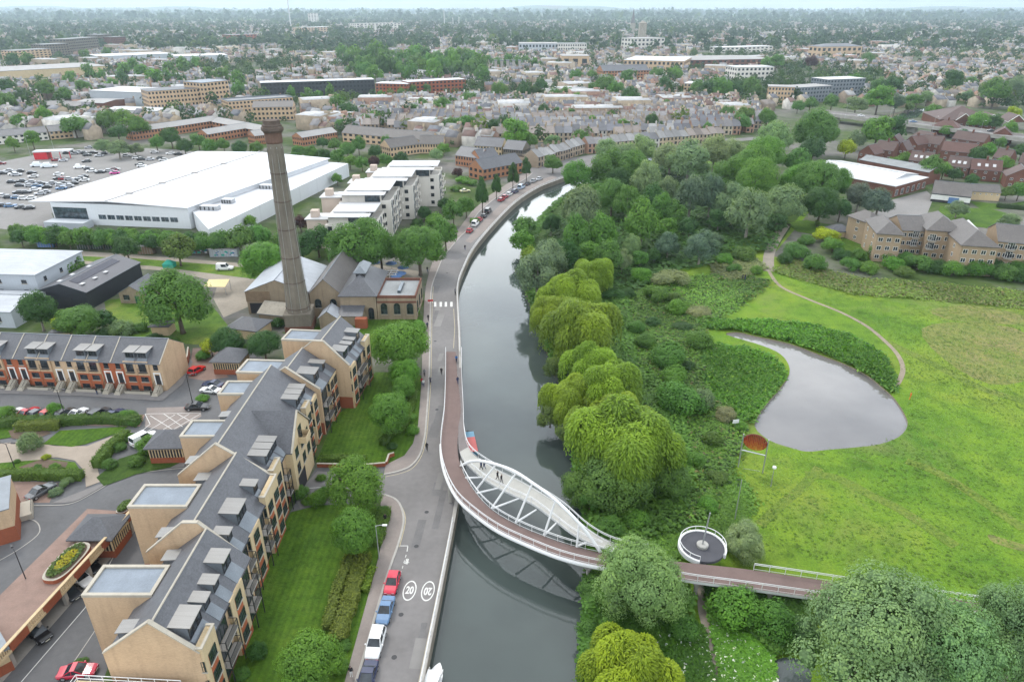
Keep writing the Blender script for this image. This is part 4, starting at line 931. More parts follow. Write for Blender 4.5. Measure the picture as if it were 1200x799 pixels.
grove([(147, 84, 9, 'k', 'fresh'), (165, 87, 9, 'k', 'mid'), (180, 92, 9, 'k', 'fresh'), (157, 78, 8, 'k', 'mid'), (213, 77, 10, 'k', 'mid'), (198, 83, 8, 'k', 'mid'), (83, 94, 9, 'k', 'mid'), (103, 86, 8, 'k', 'mid'), (130, 100, 8, 'k', 'fresh'), (145, 95, 8, 'k', 'dark'), (116, 92, 7, 'k', 'mid'), (230, 75, 6, 'k', 'lime'), (213, 96, 7, 'k', 'dark'),
       (245, 88, 8, 'k', 'mid'), (262, 90, 9, 'k', 'mid'), (280, 96, 9, 'k', 'mid'), (280, 108, 8, 'k', 'mid'), (200, 92, 7, 'k', 'mid'), (30, 70, 8, 'k', 'mid'), (15, 72, 8, 'k', 'dark'), (100, 66, 6, 'k', 'mid'), (125, 62, 6, 'k', 'mid'), (342, 110, 7, 'k', 'mid', 1.3), (360, 113, 7, 'k', 'mid', 1.2), (372, 115, 7, 'k', 'mid'), (386, 111, 6, 'k', 'mid', 1.5), (396, 124, 9, 'k', 'mid')],
      'among the far sheds', 'from the left', 'trees among the sheds', 'tree')
# middle distance, among the terraces
grove([(402 + (k % 12) * 14 + 5 * (k // 12), 66 + (k // 12) * 8.0 + 3 * ((k * 7) % 3), 8.5 + (k * 5) % 4, 'k', ['mid', 'dark', 'mid', 'fresh', 'mid'][(k * 3) % 5]) for k in range(36)] +
      [(573 + k * 11, 72 + 3 * (k % 2), 6, 'k', 'mid') for k in range(6)],
      'in the park behind the red flats', 'from the left', 'park trees beyond the flats', 'tree')
grove([(517, 149, 11, 'f', 'mid', .9), (531, 148, 10, 'f', 'mid'), (545, 147, 13, 'f', 'mid', .9), (577, 150, 9, 'f', 'dark', 1.2), (590, 146, 8, 'f', 'dark', 1.3), (604, 156, 16, 'f', 'fresh', 1.1), (621, 165, 10, 'f', 'mid'), (647, 166, 10, 'f', 'grey', .8), (680, 161, 10, 'f', 'mid', .9), (694, 143, 10, 'f', 'lime', .7), (763, 144, 8, 'f', 'dark', 1.4), (730, 148, 10, 'f', 'fresh', .8),
       (637, 131, 7, 'f', 'dark', 1.3), (563, 132, 7, 'f', 'mid'), (585, 108, 10, 'f', 'mid', 1.2), (613, 107, 8, 'f', 'dark', 1.4), (624, 109, 7, 'f', 'dark', 1.2), (635, 103, 8, 'f', 'dark', 1.3), (550, 117, 9, 'f', 'mid'), (517, 124, 12, 'f', 'mid', .8), (493, 123, 8, 'f', 'mid'), (408, 131, 11, 'f', 'dark'), (440, 138, 8, 'f', 'lime'), (428, 142, 8, 'f', 'mid'), (677, 118, 9, 'f', 'fresh'),
       (710, 101, 12, 'f', 'mid'), (722, 106, 10, 'f', 'mid'), (740, 114, 12, 'f', 'dark'), (780, 101, 8, 'f', 'dark', 1.3), (650, 112, 8, 'f', 'mid'), (664, 110, 8, 'f', 'mid'), (697, 106, 9, 'f', 'mid'), (652, 133, 7, 'f', 'mid'), (668, 134, 7, 'f', 'mid'), (790, 88, 9, 'f', 'fresh'), (770, 88, 8, 'f', 'mid'), (675, 90, 8, 'f', 'mid'), (694, 90, 7, 'f', 'mid'), (400, 148, 8, 'f', 'mid'), (500, 163, 7, 'f', 'mid'), (483, 130, 8, 'f', 'mid'),
       (735, 90, 8, 'f', 'mid'), (760, 125, 7, 'f', 'lime', .8), (782, 124, 7, 'f', 'mid'), (716, 137, 7, 'f', 'mid'), (447, 115, 6, 'f', 'mid', 1.4), (470, 110, 5, 'f', 'mid', 1.4), (484, 106, 5, 'f', 'mid', 1.3), (500, 105, 5, 'f', 'mid', 1.3)],
      'among the terraces', 'from the left', 'trees among the terraces', 'tree')
grove([(847, 104, 14, 'f', 'mid', .9), (833, 105, 11, 'f', 'dark'), (818, 104, 10, 'f', 'mid'), (880, 104, 13, 'f', 'mid'), (864, 106, 11, 'f', 'dark'), (910, 73, 9, 'f', 'mid'), (899, 74, 7, 'f', 'fresh'), (950, 74, 8, 'f', 'copper'), (853, 134, 10, 'f', 'mid'), (873, 138, 12, 'f', 'olive'), (898, 138, 9, 'f', 'mid', 1.2), (1003, 124, 13, 'f', 'grey', .8), (1030, 116, 16, 'f', 'fresh'), (1050, 121, 10, 's', 'smoke'),
       (1046, 101, 12, 'f', 'dark'), (1028, 102, 10, 'f', 'mid'), (1087, 114, 9, 's', 'grey'), (1117, 95, 11, 'f', 'dark', 1.2), (1138, 97, 7, 'f', 'mid'), (1133, 113, 7, 'f', 'grey'), (1167, 108, 16, 'f', 'mid'), (1190, 102, 13, 's', 'grey'), (1018, 69, 7, 'f', 'mid'), (1148, 142, 12, 'f', 'fresh', .8), (1165, 144, 9, 'f', 'dark'), (1183, 153, 9, 'f', 'lime', 1.2), (1188, 133, 8, 'f', 'gold'), (1157, 178, 9, 'f', 'lime', 1.2), (1147, 182, 10, 'f', 'dark'),
       (1093, 197, 14, 'f', 'mid'), (1106, 200, 9, 'f', 'fresh'), (1060, 186, 8, 'f', 'fresh'), (1047, 192, 8, 'f', 'fresh'), (1065, 200, 7, 'f', 'gold', .7), (1119, 205, 8, 'f', 'dark'), (1140, 212, 8, 'f', 'dark'), (1178, 192, 9, 'f', 'fresh'), (1197, 178, 9, 'f', 'dark'), (935, 125, 7, 'f', 'mid'), (950, 122, 8, 'f', 'mid'), (975, 120, 9, 'f', 'mid'), (1067, 118, 8, 'f', 'mid'), (985, 100, 9, 'f', 'mid'), (970, 98, 8, 'f', 'dark'), (1000, 96, 9, 'f', 'mid'),
       (1125, 132, 9, 'f', 'fresh', .8), (1095, 130, 9, 'f', 'mid', .8), (1075, 118, 7, 'f', 'mid'), (1110, 154, 8, 'f', 'mid', .8), (1130, 158, 8, 'f', 'dark', .8), (1172, 168, 7, 'f', 'mid'), (1122, 245, 12, 's', 'grey', .8), (1183, 258, 13, 's', 'grey', .8), (1195, 224, 10, 'f', 'mid'), (1180, 226, 8, 'f', 'olive'), (958, 262, 3, 'f', 'olive', 1.4), (1066, 126, 5, 'f', 'olive', 1.1), (787, 140, 5, 'f', 'mid', 1.2), (825, 148, 6, 'f', 'lime'), (830, 152, 6, 'f', 'mid', 1.4)],
      'by the road bridge', 'from the left', 'trees round the road bridge', 'tree')
# ------------------------------------------------------------------ windows and common building pieces
M['buff'] = wall_mat('buff_brick', (0.50, 0.358, 0.23), var=0.10, streak=0.22)
M['buff_pale'] = wall_mat('buff_brick_pale', (0.52, 0.405, 0.25), var=0.08, streak=0.18)
M['red_brick'] = wall_mat('red_brick', (0.27, 0.085, 0.045), var=0.15, streak=0.2)
M['red_panel'] = wall_mat('red_panel', (0.34, 0.105, 0.05), var=0.12, streak=0.1)
M['coping'] = plain('coping', (0.40, 0.365, 0.30), 0.8, var=0.12, scale=1.2)
M['slate'] = slate_mat('slate', (0.092, 0.094, 0.103), 0.5, lich=0.0)
M['slate_brown'] = slate_mat('slate_brown', (0.108, 0.098, 0.092), 0.6, lich=0.2)
M['blue_roof'] = plain('blue_roof', (0.18, 0.212, 0.25), 0.6, var=0.22, scale=0.5)
M['zinc'] = seam_mat('zinc', (0.19, 0.186, 0.178), 0.6, 1, 0.45, 0.1, var=0.14, depth_=0.45)
M['lead'] = plain('lead', (0.165, 0.185, 0.205), 0.45, 0.15, var=0.2, scale=0.6)
M['glass'] = glass_mat('window_glass')
M['glass_blue'] = glass_mat('window_glass_blue', (0.035, 0.05, 0.06))
M['frame_white'] = plain('frame_white', (0.72, 0.71, 0.68), 0.5, var=0.05)
M['frame_dark'] = plain('frame_dark', (0.035, 0.035, 0.037), 0.5, var=0.1)
M['frame_green'] = plain('frame_green', (0.022, 0.04, 0.032), 0.5, var=0.1)
M['door_dark'] = plain('door_dark', (0.025, 0.025, 0.03), 0.5, var=0.1)
_wc = {}
def win_mesh(w, h, frame='frame_dark', nx=2, ny=2, sill=True, glass='glass', arch=False):
    key = (round(w, 2), round(h, 2), frame, nx, ny, sill, glass, arch)
    if key in _wc: return _wc[key]
    mb = MB(); t = 0.07
    if arch:
        n = 10; r = w / 2
        P = [(-r, 0), (r, 0)] + [(r * math.cos(a), h - r + r * math.sin(a)) for a in np.linspace(0, PI, n)]
        mb.face([(p[0], -0.02, p[1]) for p in P], 1)
        for i in range(len(P)):
            a, b = P[i], P[(i + 1) % len(P)]
            if a != b: mb.bar((a[0], -0.04, a[1]), (b[0], -0.04, b[1]), 0.1, 0.1, 0)
    else:
        mb.face([(-w / 2, -0.02, 0), (w / 2, -0.02, 0), (w / 2, -0.02, h), (-w / 2, -0.02, h)], 1)
        mb.box(-w / 2, -w / 2 + t, -0.07, -0.004, 0, h, 0); mb.box(w / 2 - t, w / 2, -0.07, -0.004, 0, h, 0)
        mb.box(-w / 2 + t, w / 2 - t, -0.07, -0.004, h - t, h, 0); mb.box(-w / 2 + t, w / 2 - t, -0.07, -0.004, 0, t, 0)
    for i in range(1, nx): x = -w / 2 + w * i / nx; mb.box(x - t / 2, x + t / 2, -0.055, -0.021, t, h - t, 0)
    for j in range(1, ny): z = h * j / ny; mb.box(-w / 2 + t, w / 2 - t, -0.05, -0.022, z - t / 2, z + t / 2, 0)
    if sill: mb.box(-w / 2 - 0.12, w / 2 + 0.12, -0.14, -0.003, -0.14, -0.005, 2)
    _wc[key] = mb.mesh('window', [M[frame], M[glass], M['coping']]); return _wc[key]
def window(root, x, y, z, th, w, h, name='window', **kw):
    return link(name, win_mesh(w, h, **kw), root, (x, y, z), th)
EAST_, SOUTH_, WEST_, NORTH_ = PI / 2, 0.0, -PI / 2, PI
def gable_body(mb, x0, x1, y0, y1, ze, rx, zr, m=0, z0=0.0):
    """walls under a ridge that runs along y"""
    pr = [(x0, z0), (x1, z0), (x1, ze), (rx, zr), (x0, ze)]
    A = [(p[0], y0, p[1]) for p in pr]; B = [(p[0], y1, p[1]) for p in pr]
    mb.face(A, m); mb.face(B[::-1], m)
    mb.face([A[1], B[1], B[2], A[2]], m); mb.face([B[0], A[0], A[4], B[4]], m)
    mb.face([A[2], B[2], B[3], A[3]], m); mb.face([A[3], B[3], B[4], A[4]], m)
def hip_roof(mb, x0, x1, y0, y1, ze, zr, over=0.4, m=0, inset=None, axis='x'):
    x0 -= over; x1 += over; y0 -= over; y1 += over
    if axis == 'x':
        ins = (y1 - y0) / 2 if inset is None else inset; ym = (y0 + y1) / 2
        a, b = (x0 + ins, ym, zr), (x1 - ins, ym, zr)
    else:
        ins = (x1 - x0) / 2 if inset is None else inset; xm = (x0 + x1) / 2
        a, b = (xm, y0 + ins, zr), (xm, y1 - ins, zr)
    p = [(x0, y0, ze), (x1, y0, ze), (x1, y1, ze), (x0, y1, ze)]
    if axis == 'x':
        fs = [[p[0], p[1], b, a], [p[1], p[2], b], [p[2], p[3], a, b], [p[3], p[0], a]]
    else:
        fs = [[p[0], p[1], a], [p[1], p[2], b, a], [p[2], p[3], b], [p[3], p[0], a, b]]
    for f in fs:
        g = []
        for q in f:
            if not g or (Vector(q) - Vector(g[-1])).length > 1e-4: g.append(q)
        mb.face(g, m)
    mb.box(x0 + .02, x1 - .02, y0 + .02, y1 - .02, ze - 0.2, ze - 0.004, m)

# ------------------------------------------------------------------ the long stepped block of flats
def flats(label, x0, x1, y0, y1, ze, rx, zr, rot=0.0, trunc=0.0, bays=(), dorm=(), wdorm=(), tower=(), balc=(), lowtrunk=True, wing=None, endwin=False):
    cx, cy = (x0 + x1) / 2, (y0 + y1) / 2
    root = empty('apartment_block', (cx, cy, 0), rot)
    tag(root, label, 'flats', 'stepped blocks of the long flats')
    X0, X1, Y0, Y1, RX = x0 - cx, x1 - cx, y0 - cy, y1 - cy, rx - cx
    mb = MB(); gable_body(mb, X0, X1, Y0 + .36, Y1, ze, RX, zr - 0.12)
    ph = 2.5
    mb.box(X1, X1 + 0.03, Y0 + .37, Y1, 0, ph, 1)
    w = mb.build('wall', [M['buff'], M['red_brick']], root)
    # upright gable wall that stands above the roof, with pale coping
    mb = MB(); up = 0.55
    pr = [(X0 - .25, 0), (X1 + .25, 0), (X1 + .25, ze + up - .2)] + ([(RX + trunc / 2, zr + up), (RX - trunc / 2, zr + up)] if trunc else [(RX, zr + up)]) + [(X0 - .25, ze + up - .2)]
    A = [(p[0], Y0, p[1]) for p in pr]; B = [(p[0], Y0 + .35, p[1]) for p in pr]
    mb.face(A, 0); mb.face(B[::-1], 0)
    for i in range(len(A)):
        j = (i + 1) % len(A); mb.face([A[j], A[i], B[i], B[j]], 0)
    mb.box(X0 - .255, X1 + .255, Y0 - .03, Y0 - .002, 0, ph, 2)
    for i in range(2, len(A) - 1):
        a, b = Vector(A[i]), Vector(A[i + 1]); o = Vector((0, .175, .07)); mb.bar(a + o, b + o, 0.5, 0.14, 1)
    gw = mb.build('gable_wall', [M['buff'], M['coping'], M['red_brick']], root)
    if endwin:
        mb = MB(); mb.box(-0.2, 3.0, Y0 - .05, Y0 - .004, 1.2, 3.1, 0); mb.box(-0.4, 3.2, Y0 - .03, Y0 - .003, 1.0, 3.3, 1); mb.build('brick_panel', [M['red_panel'], M['coping']], root)
        window(root, 0.9, Y0 - .05, 1.9, SOUTH_, 1.1, 1.1, frame='frame_green')
    # roof slopes with a ridge roll
    mb = MB(); ya, yb = Y0 + .36, Y1 + .05
    sl = (zr - ze) / (X1 - RX); sw = (zr - ze) / (RX - X0)
    mb.slab([(RX, ya, zr), (X1 + .4, ya, ze - .4 * sl), (X1 + .4, yb, ze - .4 * sl), (RX, yb, zr)], 0.14, 0, 1)
    mb.slab([(X0 - .4, ya, ze - .4 * sw), (RX, ya, zr), (RX, yb, zr), (X0 - .4, yb, ze - .4 * sw)], 0.14, 0, 1)
    mb.tube([(RX, ya, zr + .02), (RX, yb, zr + .02)], 0.13, 6, 2)
    rf = mb.build('roof', [M['slate'], M['lead'], M['coping']], root)
    g2 = MB(); g2.tube([(X1 + .46, ya, ze - .4 * sl - .05), (X1 + .46, yb, ze - .4 * sl - .05)], 0.08, 6); g2.tube([(X1 + .46, ya + .2, ze - .4 * sl), (X1 + .3, ya + .2, ze - .9), (X1 + .3, ya + .2, 0.1)], 0.06, 6)
    g2.build('gutter', M['dark_metal'], root)
    def dormer(xf, yc, wd, side, big):
        """box dormer: zinc lid, lead cheeks, dark glazing on the outer face"""
        d = MB(); s = side; pitch = sl if s > 0 else sw
        zt = ze + (2.9 if big else 2.5) if s > 0 else ze + 1.7; xback = RX + (zr - zt) / pitch * s
        L = abs(xf - xback) + .15; zb = zr - abs(xf - RX) * pitch
        xa, xb = (xf - L, xf) if s > 0 else (xf, xf + L)
        d.box(xa, xb, yc - wd / 2, yc + wd / 2, zb - .5, zt, 1)
        do = d.build('dormer', [M['zinc'], M['lead']], rf)
        l = MB(); e0, e1 = (-.1, .32) if s > 0 else (.1, -.32)
        l.slab([(xa - .25 if s > 0 else xb + .25, yc - wd / 2 - .07, zt + .16), (xf + .35 * s, yc - wd / 2 - .07, zt + .02), (xf + .35 * s, yc + wd / 2 + .07, zt + .02), (xa - .25 if s > 0 else xb + .25, yc + wd / 2 + .07, zt + .16)][::1 if s > 0 else -1], 0.1)
        l.build('dormer_roof', M['zinc'], rf)
        n = max(1, int(wd / 1.0))
        for k in range(n):
            yy = yc - wd / 2 + wd * (k + .5) / n
            window(rf, xf + .01 * s, yy, zb + .1, EAST_ if s > 0 else WEST_, wd / n - .1, zt - zb - .25, name='dormer_window', frame='frame_dark', nx=1, ny=1, sill=False)
        a = MB(); q = 1.3
        if s > 0:
            a.slab([(xf, yc - wd / 2, zb + .06), (X1 + .38, yc - wd / 2, ze - .36 * sl + .05), (X1 + .38, yc + wd / 2, ze - .36 * sl + .05), (xf, yc + wd / 2, zb + .06)], 0.06)
            a.build('lead_apron', M['lead'], rf)
    for (yc, wd, big) in dorm: dormer(X1 - 1.0, yc - cy, wd, 1, big)
    for (yc, wd) in wdorm: dormer(X0 + 0.9, yc - cy, wd, -1, False)
    # projecting bays with red panels between the windows
    for (a, b, top) in bays:
        a -= cy; b -= cy; m2 = MB(); px = X1 + .55
        m2.box(X1 - .3, px, a, b, 0, top, 0)
        m2.box(px, px + .03, a + .02, b - .02, 0, 1.0, 1)
        if top > ze:
            m2.box(X1 - .3, px + .06, a - .06, a + .22, top + .003, top + .14, 2); m2.box(X1 - .3, px + .06, b - .22, b + .06, top + .003, top + .14, 2); m2.box(px - .24, px + .06, a + .23, b - .23, top + .003, top + .14, 2)
        by = m2.build('bay', [M['buff_pale'], M['red_panel'], M['coping']], root)
        n = max(1, round((b - a) / 2.6))
        for k in range(n):
            yy = a + (b - a) * (k + .5) / n; wv = min(1.7, (b - a) / n - .5)
            p2 = MB(); p2.box(px, px + .035, yy - wv / 2, yy + wv / 2, 1.0, 7.9 if top > 7.9 else top - .4, 0); p2.build('brick_panel', M['red_panel'], by)
            for z in (0.9, 3.75, 6.55):
                if z + 1.5 < top: window(by, px + .04, yy, z, EAST_, wv, 1.6, frame='frame_green', nx=2, ny=3)
        if b - a > 1.6:
            for z in (3.75, 6.55):
                if z + 1.5 < top: window(by, X1 + .26, a, z, SOUTH_, 0.4, 1.5, frame='frame_green', nx=1, ny=2)
    # balconies in the recesses
    for (a, b) in balc:
        a -= cy; b -= cy
        for z in (0.3, 2.95, 5.75):
            window(root, X1 + .035, (a + b) / 2, z, EAST_, min(b - a - .5, 2.6), 2.15, frame='frame_green', nx=3, ny=1, sill=False)
        for z in (2.75, 5.55):
            m3 = MB(); m3.box(X1 + .04, X1 + 1.1, a + .1, b - .1, z - .16, z, 0)
            x = X1 + 1.05
            for q in range(int((b - a - .2) / .18)): m3.bar((x, a + .15 + q * .18, z), (x, a + .15 + q * .18, z + 1.05), .03, .03, 1)
            m3.bar((x, a + .1, z + 1.07), (x, b - .1, z + 1.07), .06, .06, 1)
            for yy in (a + .12, b - .12): m3.bar((X1 + .05, yy, z + 1.07), (x, yy, z + 1.07), .05, .05, 1); m3.bar((X1 + .55, yy, z), (X1 + .55, yy, z + 1.05), .03, .03, 1)
            m3.build('balcony', [M['concrete'], M['dark_metal']], root)
        m4 = MB(); m4.tube([(X1 + 1.08, b - .2, 0), (X1 + 1.08, b - .2, 6.6)], .07, 6); m4.tube([(X1 + 1.08, a + .2, 0), (X1 + 1.08, a + .2, 6.6)], .07, 6); m4.build('balcony_post', M['dark_metal'], root)
    # flat-topped stair towers on the street side
    for (tx0, tx1, ty0, ty1, tz) in tower:
        a0, a1, b0, b1 = tx0 - cx, tx1 - cx, ty0 - cy, ty1 - cy
        m5 = MB(); m5.box(a0, a1, b0, b1, 0, tz - .25, 0)
        m5.box(a0 - .02, a1 + .02, b0 - .02, b1 + .02, 0, 1.0, 1)
        tw = m5.build('stair_tower', [M['buff'], M['red_brick']], root)
        m6 = MB(); m6.box(a0 + .36, a1 - .36, b0 + .36, b1 - .36, tz - .246, tz - .12); m6.build('flat_roof', M['blue_roof'], tw)
        m7 = MB(); e = .38
        for (q0, q1, r0, r1) in ((a0 - .06, a1 + .06, b0 - .06, b0 + e - .03), (a0 - .06, a1 + .06, b1 - e + .03, b1 + .06), (a0 - .06, a0 + e - .03, b0 + e - .02, b1 - e + .02), (a1 - e + .03, a1 + .06, b0 + e - .02, b1 - e + .02)):
            m7.box(q0, q1, r0, r1, tz - .247, tz + .1)
        m7.build('parapet', M['coping'], tw)
        m8 = MB()
        for yy in (b0 + 1.1, b1 - 1.1): m8.tube([(a1 + .1, yy, tz - .6), (a1 + .16, yy, tz - 1.0), (a1 + .16, yy, tz - 1.8)], .08, 6); m8.box(a1 + .062, a1 + .3, yy - .15, yy + .15, tz - .75, tz - .4)
        m8.build('rain_hopper', M['dark_metal'], tw)
    if wing:
        a, b, zw, xe = wing[0] - cy, wing[1] - cy, wing[2], X1 + wing[3]; ym = (a + b) / 2
        m9 = MB(); pr = [(a, 0), (b, 0), (b, ze), (ym, zw - .1), (a, ze)]
        xi = RX
        A = [(xe, p[0], p[1]) for p in pr]; B = [(xi, p[0], p[1]) for p in pr]
        m9.face(A, 0)
        for i in range(5):
            j = (i + 1) % 5; m9.face([A[j], A[i], B[i], B[j]], 0)
        wg = m9.build('cross_wing', [M['buff_pale']], root)
        m10 = MB(); s2 = (zw - ze) / (ym - a)
        m10.slab([(xi, a - .3, ze - .3 * s2), (xe + .1, a - .3, ze - .3 * s2), (xe + .1, ym, zw), (xi, ym, zw)], .12); m10.slab([(xi, ym, zw), (xe + .1, ym, zw), (xe + .1, b + .3, ze - .3 * s2), (xi, b + .3, ze - .3 * s2)], .12)
        m10.build('wing_roof', M['slate'], root)
        m11 = MB()
        for (p, q) in ((a - .3, ym), (b + .3, ym)): m11.bar((xe + .06, p, ze - .3 * s2 + .06), (xe + .06, q, zw + .06), .3, .16)
        m11.build('verge', M['coping'], wg)
        m12 = MB(); m12.box(xe + .003, xe + .02, a + .9, a + 4.6, .05, 3.2); m12.build('archway', M['door_dark'], wg)  # flat dark panel; the shade of the open passage is put into its colour
        for z in (3.75, 6.6):
            for yy in (a + 2.0, a + 5.0, b - 1.6): window(wg, xe, yy, z, EAST_, 1.4, 1.7, frame='frame_green', nx=2, ny=2)
        m13 = MB(); m13.box(xe + .01, xe + 1.3, ym - 1.2, ym + 1.2, 8.1, 8.25); m13.box(xe + 1.2, xe + 1.3, ym - 1.2, ym + 1.2, 8.26, 9.2); m13.box(xe + .01, xe + 1.19, ym - 1.2, ym - 1.1, 8.26, 9.2); m13.box(xe + .01, xe + 1.19, ym + 1.1, ym + 1.2, 8.26, 9.2)
        m13.build('balcony', M['buff_pale'], wg)
        window(wg, xe, ym, 8.4, EAST_, 1.6, 2.3, frame='frame_green', nx=2, ny=1, sill=False)
    return root
flats('stepped flats block nearest the lower edge, brick gable with a red window panel', -42.4, -32.8, 50.7, 65.4, 9.0, -37.0, 13.2,
      bays=[(50.75, 54.0, 9.9), (58.2, 62.0, 8.7)], dorm=[(53.2, 3.0, True), (56.3, 1.5, False), (58.9, 1.5, False), (62.2, 2.3, True)], wdorm=[(53.0, 1.7), (63.6, 1.7)], tower=[(-48.1, -40.3, 57.2, 61.8, 10.8)], balc=[(54.2, 58.0), (62.2, 65.0)], endwin=True)
flats('stepped flats block second from the lower edge, with a cut off gable top', -44.9, -34.2, 65.5, 80.9, 9.0, -38.9, 13.4, trunc=1.9,
      bays=[(69.0, 72.6, 8.7), (75.4, 80.6, 9.9)], dorm=[(67.0, 1.4, False), (71.2, 3.0, True), (76.6, 1.5, False)], wdorm=[(67.6, 1.7), (79.0, 1.7)], tower=[(-50.6, -42.8, 72.4, 77.1, 10.8)], balc=[(65.9, 68.8), (72.8, 75.2)])
flats('longest flats block in the middle of the row, with a cross wing over an archway', -47.8, -34.9, 81.0, 105.9, 9.0, -41.7, 14.2,
      bays=[(81.4, 84.6, 9.9), (98.6, 101.2, 9.9), (102.6, 105.4, 8.9)], dorm=[(83.6, 1.5, False), (85.4, 1.5, False), (87.2, 1.5, False), (99.6, 1.5, False), (101.4, 1.5, False), (103.2, 1.5, False)], wdorm=[(83.0, 1.8), (95.5, 1.6)],
      tower=[(-50.9, -44.9, 88.9, 93.5, 10.8), (-50.0, -44.8, 101.7, 106.3, 10.8)], balc=[(84.8, 86.6), (97.2, 98.4)], wing=(87.6, 96.8, 13.4, 1.3))
flats('lower flats block between the longest one and the far gabled one', -45.2, -33.8, 106.1, 115.0, 9.0, -39.2, 13.0, rot=-0.06,
      bays=[(110.6, 114.6, 8.7)], dorm=[(108.4, 2.6, True), (112.6, 1.4, False)], tower=[(-49.6, -41.9, 109.0, 114.0, 10.8)], balc=[(106.6, 110.4)])
flats('stepped flats block farthest from the lower edge, beside the engine house', -41.9, -30.2, 115.4, 128.2, 9.0, -35.4, 13.6, rot=-0.10, trunc=2.0,
      bays=[(115.6, 118.4, 8.9), (124.6, 128.0, 9.9)], dorm=[(117.4, 2.4, True), (120.6, 1.3, False), (122.6, 1.3, False), (125.4, 1.9, True)], tower=[(-45.7, -37.9, 122.2, 127.0, 10.8)], balc=[(118.8, 124.2)])

